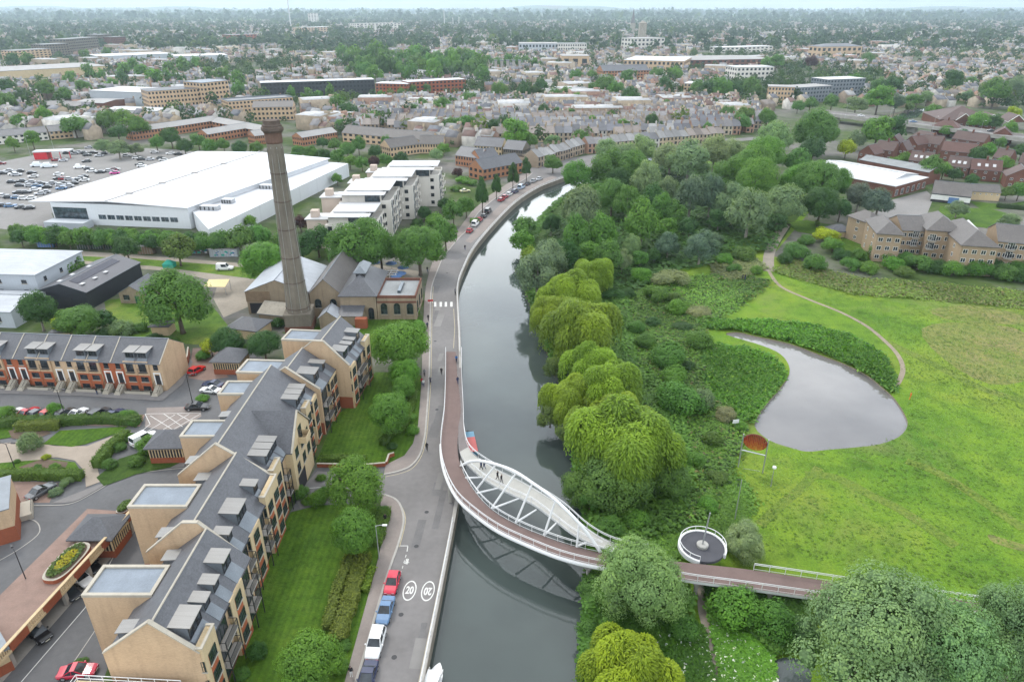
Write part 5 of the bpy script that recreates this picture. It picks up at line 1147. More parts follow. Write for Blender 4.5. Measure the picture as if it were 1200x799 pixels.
# ------------------------------------------------------------------ townhouses on the left
TA = math.atan2(119.9 - 122.6, 33.5)
TO = Vector((-69.8, 121.6))
DX = Vector((-math.cos(TA), -math.sin(TA)))
def townhouse(k, w, flip, cw, label):
    o = TO + DX * (k * 5.15)
    root = empty('townhouse', (o.x, o.y, 0), TA); tag(root, label, 'house', 'terrace of townhouses')
    # local: x from -w (left) to 0 (right), y 0 at the street front, ridge at 4.5
    ze, zr, D = 6.5, 9.6, 9.0
    mb = MB(); x0, x1 = -w, 0.0
    A = [(0, 0), (0, ze), (4.5, zr - .1), (D, ze), (D, 0)]
    L = [(x0, p[0], p[1]) for p in A]; R = [(x1, p[0], p[1]) for p in A]
    mb.face(R, 0); mb.face(L[::-1], 0); mb.face([L[0], R[0], R[1], L[1]][::1], 0); mb.face([R[4], L[4], L[3], R[3]], 0)
    red = cw == 'red'
    b0, b1 = (x0 + .05, x0 + 2.55) if flip else (x1 - 2.55, x1 - .05)
    d0, d1 = (b1 + .2, x1 - .1) if flip else (x0 + .1, b0 - .2)
    # walls: lower half in red brick under the bay
    mb.box(b0, b1, -.25, -.003, 0, ze + .05, 0); mb.box(b0 - .01, b1 + .01, -.29, -.253, 0, 3.5, 1)
    if red: mb.box(d0 - .1, d1 + .1, -.03, -.003, 0, ze - .02, 1)
    mb.build('wall', [M['buff'], M['red_panel']], root)
    r = MB(); e = .4; s = (zr - ze) / 4.5
    r.slab([(x0, -e, ze - e * s), (x1, -e, ze - e * s), (x1, 4.5, zr), (x0, 4.5, zr)], .12, 0, 1); r.slab([(x0, 4.5, zr), (x1, 4.5, zr), (x1, D + e, ze - e * s), (x0, D + e, ze - e * s)], .12, 0, 1)
    r.tube([(x0, 4.5, zr + .02), (x1, 4.5, zr + .02)], .1, 6, 1)
    r.bar((x1 if k == 0 else x0 + .06, -e, ze - e * s + .06), (x1 if k == 0 else x0 + .06, 4.5, zr + .06), .18, .1, 2)
    rf = r.build('roof', [M['slate'], M['lead'], M['coping']], root)
    bc = (b0 + b1) / 2
    q = MB(); q.box(bc - .95, bc + .95, .55, 3.0, ze - .2, ze + 1.85, 0); q.build('dormer', M['lead'], rf)
    q = MB(); q.slab([(bc - 1.2, .2, ze + 1.9), (bc + 1.2, .2, ze + 1.9), (bc + 1.2, 3.6, ze + 2.12), (bc - 1.2, 3.6, ze + 2.12)], .1); q.build('dormer_roof', M['zinc'], rf)
    q = MB(); q.slab([(bc - 1.0, -.3, ze - .12), (bc + 1.0, -.3, ze - .12), (bc + 1.0, .54, ze + .45), (bc - 1.0, .54, ze + .45)], .06); q.build('lead_apron', M['lead'], rf)
    window(rf, bc, .55, ze + .6, 0, 1.6, 1.05, name='dormer_window', nx=3, ny=1, sill=False)
    window(root, bc, -.25, 4.3, 0, 1.5, 1.85, nx=2, ny=1); window(root, bc, -.29, 2.1, 0, 1.5, 1.1, nx=2, ny=1); window(root, bc, -.29, .15, 0, 1.5, 1.0, nx=2, ny=1)
    q = MB(); q.box(bc - .9, bc + .9, -.65, -.26, 4.15, 4.22)
    for i in range(10): q.bar((bc - .88 + i * .195, -.63, 4.22), (bc - .88 + i * .195, -.63, 5.2), .03)
    q.bar((bc - .9, -.63, 5.2), (bc + .9, -.63, 5.2), .05); q.build('balcony_rail', M['dark_metal'], root)
    dc = (d0 + d1) / 2
    window(root, dc, -.03 if red else 0, 4.7, 0, .95, 1.3, nx=1, ny=2)
    q = MB(); q.box(dc - .5, dc + .5, -.09, -.034, 1.5, 3.6, 0); q.build('door', M['door_dark'], root)
    q = MB(); q.box(dc - .75, dc - .52, -.12, -.034, 1.4, 3.9, 0); q.box(dc + .52, dc + .75, -.12, -.034, 1.4, 3.9, 0); q.box(dc - .75, dc + .75, -.14, -.034, 3.905, 4.15, 0); q.build('door_surround', M['frame_white'], root)
    q = MB()
    for i in range(7): q.box(dc - .65, dc + .65, -.35 - .32 * (i + 1) + .32, -.35 - .32 * i + .0, 0, 1.45 - i * .2, 0) if False else q.box(dc - .65, dc + .65, -.30 - .32 * (i + 1), -.302 - .32 * i, 0, 1.45 - i * .2, 0)
    q.build('front_steps', M['coping'], root)
    q = MB()
    q.bar((dc - .7, -2.5, 1.02), (dc + .7, -2.5, 1.02), .03)
    for sx in (-.7, .7):
        q.bar((dc + sx, -.32, 2.4), (dc + sx, -2.5, 1.05), .05)
        for i in range(8): yy = -.32 - i * .3; zz = 1.45 - i * .19; q.bar((dc + sx, yy, zz), (dc + sx, yy, 2.4 - i * .185), .03)
    q.build('handrail', M['dark_metal'], root)
    q = MB(); q.box(b0 - .1, b1 + .1, -1.9, -1.72, 0, .55, 0); q.box(b0 - .12, b1 + .12, -1.92, -1.7, .553, .63, 0)
    for i in range(14): q.bar((b0 + i * .19, -1.81, .63), (b0 + i * .19, -1.81, 1.3), .03, .03, 1)
    q.bar((b0, -1.81, 1.3), (b1, -1.81, 1.3), .05, .05, 1); q.build('area_railing', [M['coping'], M['dark_metal']], root)
    return root
tl = ['end townhouse of the terrace, its blank buff gable facing the parked red car', 'townhouse next to the end one, red brick beside its door', 'townhouse third from the blank gable end, red brick beside its door', 'townhouse fourth from the blank gable end', 'townhouse fifth from the blank gable end',
      'townhouse sixth from the blank gable end, red brick beside its door', 'townhouse seventh from the blank gable end, by the left edge', 'townhouse cut off by the left edge']
for k in range(8): townhouse(k, 5.15, k % 2 == 0, ['buff', 'red', 'red', 'buff', 'buff', 'red', 'red', 'buff'][k], tl[k])

# ------------------------------------------------------------------ garages, the raised deck and the corner buildings
def hip_shelter(px, py, w, d, h, zr, rz, label, brick=True, name='garage', cat='garage', z0=0):
    p = G(px, py); root = empty(name, (p.x, p.y, z0), rz); tag(root, label, cat)
    mb = MB()
    if brick:
        mb.box(-w / 2, w / 2, -d / 2, d / 2, 0, 1.2, 1); mb.box(-w / 2 + .1, w / 2 - .1, -d / 2 + .1, d / 2 - .1, 1.2, h - .2, 2)
        n = int(w / .5)
        for i in range(n + 1):
            x = -w / 2 + .1 + (w - .2) * i / n; mb.box(x - .08, x + .08, -d / 2, -d / 2 + .16, 1.205, h - .6, 0)
        n = int(d / .5)
        for i in range(n + 1):
            y = -d / 2 + .1 + (d - .2) * i / n; mb.box(w / 2 - .16, w / 2, y - .08, y + .08, 1.205, h - .6, 0)
        mb.box(-w / 2, w / 2, -d / 2, d / 2, h - .59, h - .21, 0)
    else: mb.box(-w / 2, w / 2, -d / 2, d / 2, 0, h - .2, 0)
    mb.build('wall', [M['buff_pale'], M['red_brick'], M['door_dark']], root)
    r = MB(); hip_roof(r, -w / 2, w / 2, -d / 2, d / 2, h, zr, .5, axis='x' if w >= d else 'y', inset=min(w, d) / 2 + .4)
    r.build('roof', M['slate'], root); return root
hip_shelter(204, 533, 5.6, 5.0, 3.4, 5.2, 0.05, 'square garage with hipped slate roof and slatted buff sides beside the car court')
hip_shelter(273, 432, 5.6, 5.4, 3.2, 5.2, -0.05, 'hipped slate roofed garage between the dark trees and the red car')
hip_shelter(124, 640, 5.4, 4.6, 3.6, 5.4, 0.0, 'hipped roof pavilion at the head of the raised parking deck')
hip_shelter(78, 397, 4.0, 3.4, 2.6, 3.6, 0.1, 'small grey hipped shed behind the townhouses', False, 'shed', 'shed')
hip_shelter(193, 390, 4.0, 3.5, 2.6, 3.9, 0.0, 'small grey roofed hut under the big tree by the museum steps', False, 'shed', 'shed')
def deck():
    """raised parking deck with a brick and baluster parapet, open below"""
    E0, E1 = G(15, 757, 2.9), G(158, 600, 2.9); d = (E1 - E0); L = d.length; a = math.atan2(d.y, d.x)
    root = empty('parking_deck', (E0.x, E0.y, 0), a); tag(root, 'raised parking deck paved in red blocks with a baluster parapet and oval planter', 'parking deck')
    W = 7.5
    m = MB(); m.box(-6, L, 0.0, W, 2.6, 2.9, 1, 0); m.box(-6, L, W - .3, W, 0, 2.597, 1); m.build('deck_slab', [M['block_paving'], M['concrete']], root)
    m = MB(); k = 0; x = -6.0
    while x < L - .1:
        x1 = min(L, x + 2.8)
        if k % 2 == 0: m.box(x, x1, -.15, .15, 2.5, 3.75, 0)
        else:
            m.box(x, x1, -.15, .15, 2.5, 2.85, 1)
            n = int((x1 - x) / .3)
            for i in range(n): m.box(x + .08 + i * .3, x + .22 + i * .3, -.08, .08, 2.853, 3.6, 1)
        k += 1; x = x1
    m.box(-6, L, -.2, .2, 3.753, 3.88, 1); m.build('parapet', [M['red_brick'], M['buff_pale']], root)
    for i in range(7):
        q = MB(); xx = -5 + i * (L + 5) / 6.2; q.box(xx - .25, xx + .25, .3, .8, 0, 2.597); q.build('pillar', M['concrete'], root)
    q = MB(); q.box(-6, L, .2, W - .4, .03, .06); q.build('lower_floor', M['concrete'], root)
    for x, y, lx, ly in ((13.0, 2.6, 4.0, 1.7), (24.2, 1.6, 1.6, .9)):
        q = MB(); P = [(lx * (abs(math.cos(t)) ** .7) * (1 if math.cos(t) > 0 else -1) * .9, ly * (abs(math.sin(t)) ** .7) * (1 if math.sin(t) > 0 else -1)) for t in np.linspace(0, 2 * PI, 28, endpoint=False)]
        q.prism([(x + a_, y + b_) for a_, b_ in P], 2.903, 3.5, 0, 1); q.prism([(x + a_ * .88, y + b_ * .84) for a_, b_ in P], 3.503, 3.62, 2)
        pl = q.build('planter', [M['red_brick'], M['coping'], M['soil']], root)
        rg = np.random.default_rng(3); n = 900; aa = rg.random(n) * 6.28; rr = np.sqrt(rg.random(n)) * .8
        P3 = np.stack([x + lx * rr * np.cos(aa), y + ly * rr * np.sin(aa), 3.7 + .25 * rg.random(n)], 1)
        V, F = quads(P3, rg.normal(size=(n, 3)) * .4 + np.array([0, 0, 1]), np.full(n, .26), rg)
        T = np.concatenate([F[:, [0, 1, 2]], F[:, [0, 2, 3]]]); cc = np.where((rr[:, None] < .5) & (lx > 2), np.array([[.36, .33, .03]]), np.array([[.10, .16, .04]]))
        tn = np.clip(.5 + .2 * rg.normal(size=n), 0, 1)
        link('planting', raw_mesh('planting', V, T, M['leaf_mix'], np.concatenate([tn, tn]), np.concatenate([cc, cc])), root)
deck()
def corner_house():
    # the buff corner at the left edge, red brick below
    p = G(24, 632); root = empty('apartment_house', (p.x, p.y, 0), 0.55); tag(root, 'corner of a buff and red brick house cut off by the left edge', 'house')
    m = MB(); m.box(-16, 0, 0, 9, 2.6, 5.6, 0); m.box(-16.02, .02, -.02, 9.02, 0, 2.597, 1); m.build('wall', [M['buff'], M['red_brick']], root)
    m = MB(); m.box(-16, .1, -.1, 9.1, 5.603, 5.75); m.build('flat_roof', M['lead'], root)
    m = MB(); m.box(.03, 1.6, 4.5, 8.5, 0, .9, 0); m.bar((1.55, 4.5, 1.5), (1.55, 8.5, 1.5), .05, .05, 1)
    for i in range(8): m.bar((1.55, 4.6 + i * .5, .9), (1.55, 4.6 + i * .5, 1.5), .03, .03, 1)
    m.build('porch', [M['coping'], M['dark_metal']], root)
    p = G(10, 770); r2 = empty('gatehouse', (p.x, p.y, 0), 0.85); tag(r2, 'low gatehouse with a grey lid at the lower left edge', 'gatehouse')
    m = MB(); m.box(-6, 0, -2.5, 2.5, 0, 1.4, 1); m.box(-5.95, -.05, -2.45, 2.45, 1.403, 3.4, 0); m.build('wall', [M['buff_pale'], M['red_brick']], r2)
    m = MB(); m.box(-6.3, .3, -2.8, 2.8, 3.403, 3.6); m.build('roof', M['lead'], r2)
    # balcony terrace that shows at the bottom edge
    p = G(150, 802, 6); r3 = empty('terrace_building', (p.x, p.y, 0), -0.06); tag(r3, 'flat roof terrace with white railing at the lower edge below the gable', 'building')
    m = MB(); m.box(-5.5, 6, -8, 0, 0, 6.0, 0); m.build('wall', [M['buff']], r3)
    m = MB(); m.box(-5.6, 6.1, -8, .1, 6.003, 6.15); m.build('terrace_floor', M['buff_pale'], r3)
    m = MB()
    for z in (6.6, 7.1): m.tube([(-5.4, -8, z), (-5.4, 0, z), (5.9, 0, z)], .05, 6)
    for i in range(9): m.tube([(-5.4 + i * 1.41, 0, 6.15), (-5.4 + i * 1.41, 0, 7.1)], .04, 6)
    for i in range(4): m.tube([(-5.4, -2 * i - 2, 6.15), (-5.4, -2 * i - 2, 7.1)], .04, 6)
    m.build('railing', M['white_paint'], r3)
corner_house()
# ---- clipped hedges: each a leafy box of its own
def hedge(px, w, h, col, label, seed, z0=0.0, group=None):
    P = [Vector((p.x, p.y)) for p in GP(px)]; rng = np.random.default_rng(seed); Ps = []; Ns = []
    dens = 55
    for a, b in zip(P[:-1], P[1:]):
        d = b - a; L = d.length; t = d / L; nrm = Vector((-t.y, t.x)); n = int(L * (w + 2 * h) * dens)
        u = rng.random(n) * (L + .5) - .25; s = rng.random(n) * (w + 2 * h)
        side = np.where(s < h, -1, np.where(s > h + w, 1, 0)); off = np.where(side == 0, s - h - w / 2, side * w / 2); z = np.where(side == 0, h, np.where(side < 0, s, s - h - w))
        j = rng.normal(size=(n, 3)) * .07
        wob = .12 * np.sin(u * 1.7 + seed)
        Ps.append(np.stack([a.x + t.x * u + nrm.x * (off + wob * side), a.y + t.y * u + nrm.y * (off + wob * side), z0 + z * (1 + .06 * np.sin(u * 2.3))], 1) + j)
        nn = np.stack([nrm.x * side, nrm.y * side, (side == 0) * 1.0 + .3], 1); Ns.append(nn + rng.normal(size=(n, 3)) * .4)
    Pp = np.concatenate(Ps); Nn = np.concatenate(Ns); V, F = quads(Pp, Nn, np.full(len(Pp), .2), rng, 1.1)
    tone = np.clip(.5 + .2 * rng.normal(size=len(Pp)), 0, 1)
    # an inner core so the hedge is never see-through
    cv = []; cf = []
    for a, b in zip(P[:-1], P[1:]):
        d = (b - a).normalized(); q = Vector((-d.y, d.x)) * (w / 2 - .1); k = len(cv)
        for p in (a, b):
            cv += [(p.x + q.x, p.y + q.y, z0), (p.x - q.x, p.y - q.y, z0), (p.x + q.x, p.y + q.y, z0 + h - .1), (p.x - q.x, p.y - q.y, z0 + h - .1)]
        for f in ((0, 4, 6), (0, 6, 2), (1, 3, 7), (1, 7, 5), (2, 6, 7), (2, 7, 3), (0, 2, 3), (0, 3, 1), (4, 5, 7), (4, 7, 6)): cf.append([k + i for i in f])
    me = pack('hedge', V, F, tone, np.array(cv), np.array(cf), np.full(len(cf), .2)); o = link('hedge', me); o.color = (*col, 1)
    tag(o, label, 'hedge', group); return o
HG, HB, HM = (0.085, 0.155, 0.03), (0.11, 0.19, 0.03), (0.15, 0.195, 0.035)
hedge([(-10, 502), (20, 497), (72, 497), (120, 494), (163, 497)], 1.9, 1.5, HG, 'long clipped hedge between the parked cars and the garden lawn', 1)
hedge([(22, 504), (70, 502)], 1.6, 1.6, HM, 'short brownish clipped hedge in front of the long one', 2)
hedge([(114, 549), (128, 531), (150, 512)], 1.6, 1.7, HB, 'slanting clipped hedge between the garden path and the car court', 3)
hedge([(-10, 561), (40, 560), (97, 561)], 1.6, 1.5, HB, 'clipped hedge between the garden and the bays with the grey car', 4)
hedge([(384, 738), (394, 700), (411, 655)], 1.3, 1.1, HM, 'narrow brown topped hedge along the lawn side of the railing', 5)
hedge([(396, 752), (409, 712), (426, 655)], 2.0, 1.2, (0.16, 0.20, 0.035), 'broad brown topped hedge along the pavement side of the railing', 6)
hedge([(428, 694), (436, 668)], .9, .8, (0.17, 0.26, 0.03), 'low lime green hedge beside the lamp post', 7)
hedge([(376, 541), (400, 540), (428, 541)], 1.3, 1.1, HB, 'low hedge above the small red wall of the car court', 8)
hedge([(449, 522), (460, 508), (466, 498)], 1.4, 1.2, HG, 'clipped hedge along the upper lawn', 9)
hedge([(470, 505), (478, 490), (486, 462)], 1.4, 1.0, (0.11, 0.19, 0.03), 'clipped hedge at the pavement edge of the upper lawn', 10)
hedge([(440, 640), (452, 600)], 1.8, 1.0, HB, 'wide low hedge beside the junction', 11)
def low_wall(px, h, t, label, mat='red_brick', z0=0.0):
    P = [(p.x, p.y) for p in GP(px)]; o = ribbon(P, t / 2, t / 2); m = MB(); k = len(P); L, R = o[:k], o[k:][::-1]
    for i in range(k - 1):
        q = [R[i], R[i + 1], L[i + 1], L[i]]; m.prism([(v.x, v.y) for v in q], z0, z0 + h, 0); m.prism([(v.x, v.y) for v in q], z0 + h + .003, z0 + h + .1, 1)
    ob = m.build('garden_wall', [M[mat], M['coping']]); tag(ob, label, 'wall', kind='thing'); return ob
low_wall([(372, 547), (430, 548), (452, 546)], .7, .3, 'low red brick wall at the head of the car court')
low_wall([(453, 545), (456, 536), (462, 534)], .7, .3, 'short curved red brick wall at the corner of the pavement')
low_wall([(216, 436), (221, 424), (222, 414)], 1.6, .3, 'red brick wall behind the blank gable of the townhouses')
# ------------------------------------------------------------------ museum, chimney, white flats, warehouse
M['old_brick'] = wall_mat('old_brick', (0.27, 0.215, 0.15), var=0.22, streak=0.3)
M['sooty_brick'] = wall_mat('sooty_brick', (0.165, 0.145, 0.115), var=0.28, streak=0.45)
M['dark_red_brick'] = wall_mat('dark_red_brick', (0.15, 0.07, 0.05), var=0.2, streak=0.3)
M['sheet_roof'] = seam_mat('sheet_roof', (0.34, 0.36, 0.39), 1.2, 1, 0.5, 0.1, var=0.22, depth_=0.35)
M['white_roof'] = seam_mat('white_roof', (0.54, 0.55, 0.57), 6.0, 0, 0.6, 0, var=0.07, depth_=0.12)
M['white_clad'] = seam_mat('white_clad', (0.62, 0.64, 0.66), 1.2, 0, 0.5, 0, var=0.06, depth_=0.18)
M['render_cream'] = wall_mat('render_cream', (0.62, 0.585, 0.53), var=0.06, streak=0.12, courses=False)
M['render_pink'] = wall_mat('render_pink', (0.50, 0.41, 0.345), var=0.06, streak=0.12, courses=False)
M['charcoal'] = seam_mat('charcoal', (0.022, 0.025, 0.032), 0.6, 0, 0.5, 0.1, var=0.2, depth_=0.5)
M['charcoal_roof'] = seam_mat('charcoal_roof', (0.075, 0.075, 0.085), 0.6, 1, 0.5, 0.1, var=0.15, depth_=0.4)
M['grey_clad'] = seam_mat('grey_clad', (0.40, 0.43, 0.46), 0.9, 0, 0.5, 0.05, var=0.08, depth_=0.3)
M['roof_felt'] = plain('roof_felt', (0.24, 0.25, 0.25), 0.9, var=0.2, scale=0.3)
M['roof_grey'] = plain('roof_grey', (0.30, 0.29, 0.28), 0.8, var=0.15, scale=0.1)
M['roof_white'] = plain('roof_white', (0.50, 0.50, 0.50), 0.7, var=0.10, scale=0.08)
M['solar'] = plain('solar', (0.012, 0.014, 0.03), 0.2, 0.2, var=0.3, scale=2)
M['timber'] = plain('timber', (0.20, 0.14, 0.09), 0.85, var=0.25, scale=1)
M['blue_cloth'] = plain('blue_cloth', (0.09, 0.17, 0.34), 0.8, var=0.1)
M['sand_cloth'] = plain('sand_cloth', (0.62, 0.50, 0.26), 0.8, var=0.08)
M['teal_cloth'] = plain('teal_cloth', (0.03, 0.33, 0.24), 0.7, var=0.1)
M['tile_red'] = slate_mat('tile_red', (0.10, 0.05, 0.04), 0.7, lich=0.15)
M['tile_brown'] = slate_mat('tile_brown', (0.092, 0.058, 0.05), 0.7, lich=0.15)
M['orange_brick'] = wall_mat('orange_brick', (0.34, 0.165, 0.09), var=0.12, streak=0.15)
M['any_paint'] = objcolour_mat('any_paint', 0.3, coat=0.5, var=0.08)
M['any_wall'] = objcolour_mat('any_wall', 0.85, var=0.16)
M['any_roof'] = objcolour_mat('any_roof', 0.6, var=0.22)
M['soot_band'] = wall_mat('soot_band', (.10, .075, .06), var=.3); M['collar_brick'] = wall_mat('collar_brick', (.13, .08, .06), var=.3, streak=.4)
def chimney():
    b = G(353, 384); root = empty('brick_chimney', (b.x, b.y, 0), 0.12); tag(root, 'tall tapering octagonal brick chimney with iron bands, towering over the engine house', 'chimney')
    m = MB(); m.box(-3.2, 3.2, -3.2, 3.2, 0, 1.6, 1); m.box(-3.02, 3.02, -3.02, 3.02, 1.6, 4.3, 0); m.box(-3.2, 3.2, -3.2, 3.2, 4.303, 4.75, 0); m.build('plinth', [M['sooty_brick'], M['dark_red_brick']], root)
    z0, z1 = 4.753, 43.6
    R = lambda z: float(np.interp(z, (4.7, 8, 12, 18, 24.6, 31, 43.6), (2.95, 2.62, 2.36, 2.14, 1.98, 1.86, 1.68)))
    m = MB(); zs = np.linspace(z0, z1, 14); m.lathe([(R(z), z) for z in zs], 8); m.build('shaft', M['sooty_brick'], root)
    for z in (5.6, 12.0, 18.0, 24.6, 31.0, 37.2):
        q = MB(); q.lathe([(R(z) + .03, z), (R(z) + .09, z + .04), (R(z) + .08, z + .22), (R(z) + .03, z + .26)], 8); q.build('iron_band', M['soot_band'], root)
    q = MB(); q.lathe([(R(43.6), 43.602), (1.85, 43.9), (1.85, 45.6), (2.0, 45.9)], 8); q.build('brick_collar', M['collar_brick'], root)
    q = MB(); q.lathe([(2.0, 45.903), (2.35, 46.3), (2.35, 46.9), (2.1, 47.1), (2.1, 47.4), (1.85, 47.6), (1.75, 48.4)], 8); q.build('cap', M['soot_band'], root)
    q = MB()
    for a in np.arange(8) * PI / 4 + PI / 8:
        q.tube([(R(5) * math.cos(a) * .925 + .02, R(5) * math.sin(a) * .925, 5), (R(43) * math.cos(a) * .925 + .02, R(43) * math.sin(a) * .925, 43)], .035, 4)
    q.build('lightning_strip', M['steel'], root)
    for a in np.arange(8) * PI / 4 + PI / 8:
        w = MB(); c, s_ = math.cos(a), math.sin(a); rr = R(40) * .925
        w.bar((rr * c, rr * s_, 38.2), (R(42.6) * .925 * c, R(42.6) * .925 * s_, 42.6), .35, .12); w.build('brick_rib', M['sooty_brick'], root)
chimney()

def house_shape(name, label, cat, A, B, dep, ze, zr, wall, roof, style='gable', group=None, rows=(), ends=(), wk=None, over=.35, trim='lead', chim=0, flip=False, detail=True, z0=0.0):
    """a plain building on a front line A to B (ground points), dep metres deep; rows: (z, n, w, h) windows on the front; ends: same on both ends"""
    A = Vector((A[0], A[1])); B = Vector((B[0], B[1])); d = B - A; L = d.length; a = math.atan2(d.y, d.x)
    root = empty(name, (A.x, A.y, z0), a); tag(root, label, cat, group); wk = wk or {}
    m = MB(); y0, y1 = 0.0, dep
    if style == 'gable':      # ridge along x
        P = [(0, 0), (0, ze), (dep / 2, zr - .08), (dep, ze), (dep, 0)]
        l = [(0, p[0], p[1]) for p in P]; r = [(L, p[0], p[1]) for p in P]
        m.face(r, 0); m.face(l[::-1], 0); m.face([l[0], r[0], r[1], l[1]], 0); m.face([r[4], l[4], l[3], r[3]], 0)
    elif style == 'front':    # gable to the front, ridge along y
        gable_body(m, 0, L, 0, dep, ze, L / 2, zr - .08)
    else: m.box(0, L, 0, dep, 0, ze, 0)
    wl = m.build('wall', M[wall], root)
    q = MB()
    if style == 'gable':
        s = (zr - ze) / (dep / 2)
        q.slab([(-over * .4, -over, ze - over * s), (L + over * .4, -over, ze - over * s), (L + over * .4, dep / 2, zr), (-over * .4, dep / 2, zr)], .12, 0, 1)
        q.slab([(-over * .4, dep / 2, zr), (L + over * .4, dep / 2, zr), (L + over * .4, dep + over, ze - over * s), (-over * .4, dep + over, ze - over * s)], .12, 0, 1)
        q.tube([(-over * .4, dep / 2, zr + .02), (L + over * .4, dep / 2, zr + .02)], .1, 5, 1)
    elif style == 'front':
        s = (zr - ze) / (L / 2)
        q.slab([(-over, -over * .4, ze - over * s), (L / 2, -over * .4, zr), (L / 2, dep + over * .4, zr), (-over, dep + over * .4, ze - over * s)], .12, 0, 1)
        q.slab([(L / 2, -over * .4, zr), (L + over, -over * .4, ze - over * s), (L + over, dep + over * .4, ze - over * s), (L / 2, dep + over * .4, zr)], .12, 0, 1)
        q.tube([(L / 2, -over * .4, zr + .02), (L / 2, dep + over * .4, zr + .02)], .1, 5, 1)
    elif style == 'hip': hip_roof(q, 0, L, 0, dep, ze + .2, zr, over, axis='x' if L >= dep else 'y')
    elif style == 'mono':
        q.slab([(-over, -over, ze), (L + over, -over, ze), (L + over, dep + over, zr), (-over, dep + over, zr)], .2, 0, 1)
    elif style == 'flat':
        q.box(-over, L + over, -over, dep + over, ze + .003, ze + .25, 1, 0)
    elif style == 'parapet':
        q.box(.3, L - .3, .3, dep - .3, ze + .003, ze + .06, 0)
        for b in ((0, L, 0, .3), (0, L, dep - .3, dep), (0, .3, .3, dep - .3), (L - .3, L, .3, dep - .3)): q.box(b[0], b[1], b[2], b[3], ze + .004, ze + .7, 1)
    rf = q.build('roof', [M[roof], M[trim]], root)
    for (z, n, w, h) in rows:
        for k in range(n): window(root, L * (k + .5) / n, 0, z, 0, w, h, **wk)
    for (z, n, w, h) in ends:
        for k in range(n):
            window(root, L, dep * (k + .5) / n, z, EAST_, w, h, **wk); window(root, 0, dep * (k + .5) / n, z, WEST_, w, h, **wk)
    for k in range(chim):
        x = L * (k + (0.5 if chim == 1 else 0)) / max(1, chim - (0 if chim == 1 else 1)); c = MB(); yy = dep / 2
        c.box(x - .35, x + .35, yy - .6, yy + .6, zr - .7, zr + 1.3, 0); c.build('chimney', M[wall], rf)
    return root
g2 = lambda x, y: (G(x, y).x, G(x, y).y)
ART = dict(frame='frame_green', nx=2, ny=3, arch=True)
# museum range, left to right
r = house_shape('boiler_house', 'boiler house with pale sheet metal roof behind the tall chimney, its front dark and open', 'museum building', (-66.5, 160.5), (-51.0, 160.5), 19, 6.2, 9.2, 'old_brick', 'sheet_roof', 'front')
q = MB(); q.box(.6, 5.6, -.05, -.004, .2, 3.0); q.build('opening_shade', M['door_dark'], r)  # dark panel on the wall, coloured for the shade inside the open front
q = MB(); q.box(-.1, 6.0, -.12, -.006, 3.4, 6.1, 0); q.build('timber_front', M['timber'], r)
r = house_shape('engine_house', 'museum hall with slate gable roof and arched windows between chimney and lantern roof', 'museum building', (-50.0, 158.5), (-42.4, 158.5), 24, 6.6, 10.2, 'old_brick', 'slate_brown', 'front', rows=[(2.6, 2, 1.5, 2.3)], wk=ART)
r = house_shape('pump_house', 'museum hall with hipped slate roof and a glazed lantern on its ridge', 'museum building', (-42.2, 157.0), (-33.4, 157.0), 17, 6.3, 10.2, 'old_brick', 'slate', 'box', ends=[(2.2, 3, 1.2, 2.4)], wk=ART)
q = MB(); hip_roof(q, 0, 8.8, 0, 17, 6.4, 10.2, .4, axis='y', inset=5.0); q.build('roof', M['slate'], r)
q = MB(); q.box(3.3, 5.5, 5.0, 8.4, 8.6, 10.4, 0); q.build('lantern', M['frame_dark'], r)
q = MB(); hip_roof(q, 3.0, 5.8, 4.6, 12, 10.6, 11.9, .2, axis='y'); q.build('lantern_roof', M['lead'], r)
q = MB(); q.box(.2, 5.8, -3.6, -.02, 0, 2.6); q.build('lean_to', M['old_brick'], r)
q = MB(); q.slab([(.0, -3.9, 2.6), (6.0, -3.9, 2.6), (6.0, -.02, 3.9), (.0, -.02, 3.9)], .12); q.build('lean_to_roof', M['slate'], r)
q = MB(); q.box(4.4, 7.2, -5.4, -3.95, 0, 2.5); q.build('brick_store', M['red_brick'], r)
window(r, 7.4, 0, .2, 0, 1.3, 3.0, name='door', frame='frame_dark', nx=2, ny=1, sill=False, arch=True)
r = house_shape('pump_hall', 'flat roofed brick hall with red parapet and three arched windows beside the road', 'museum building', (-33.2, 157.2), (-23.6, 157.2), 12.5, 5.6, 5.6, 'old_brick', 'roof_felt', 'parapet', rows=[(1.4, 3, 1.5, 2.9)], ends=[(1.4, 3, 1.4, 2.8)], wk=ART, trim='dark_red_brick')
q = MB(); q.box(4.6, 5.4, 3.4, 10.2, 5.67, 6.3); q.build('skylight', M['glass_blue'], r)
q = MB(); q.box(-.08, 9.68, -.1, -.004, 4.4, 4.9); q.build('brick_band', M['dark_red_brick'], r)
for x in (0.2, 3.2, 6.4, 9.3):
    q = MB(); q.box(x - .25, x + .25, -.22, -.004, 0, 4.39); q.build('pilaster', M['old_brick'], r)
house_shape('workshop_shed', 'small brick shed with patched sheet roof just right of the chimney foot', 'shed', (-46.3, 151.6), (-42.2, 151.6), 5.2, 3.0, 4.6, 'old_brick', 'sheet_roof', 'front')
hip_shelter(294, 391, 7.5, 6.0, 2.6, 4.4, -.25, 'low purple slate hipped building left of the chimney foot', False, 'museum_shed', 'shed')
house_shape('brick_outhouse', 'sloping yard wall building of pale brick in front of the boiler house', 'shed', (-62, 155.2), (-54.5, 153.4), 3.4, 2.6, 4.4, 'old_brick', 'stone', 'mono')
q = MB(); q.box(-1.6, 1.6, -1.1, 1.1, .5, 1.9, 0); q.tube([(0, -1.1, 2.2), (0, 1.1, 2.2)], .6, 10)
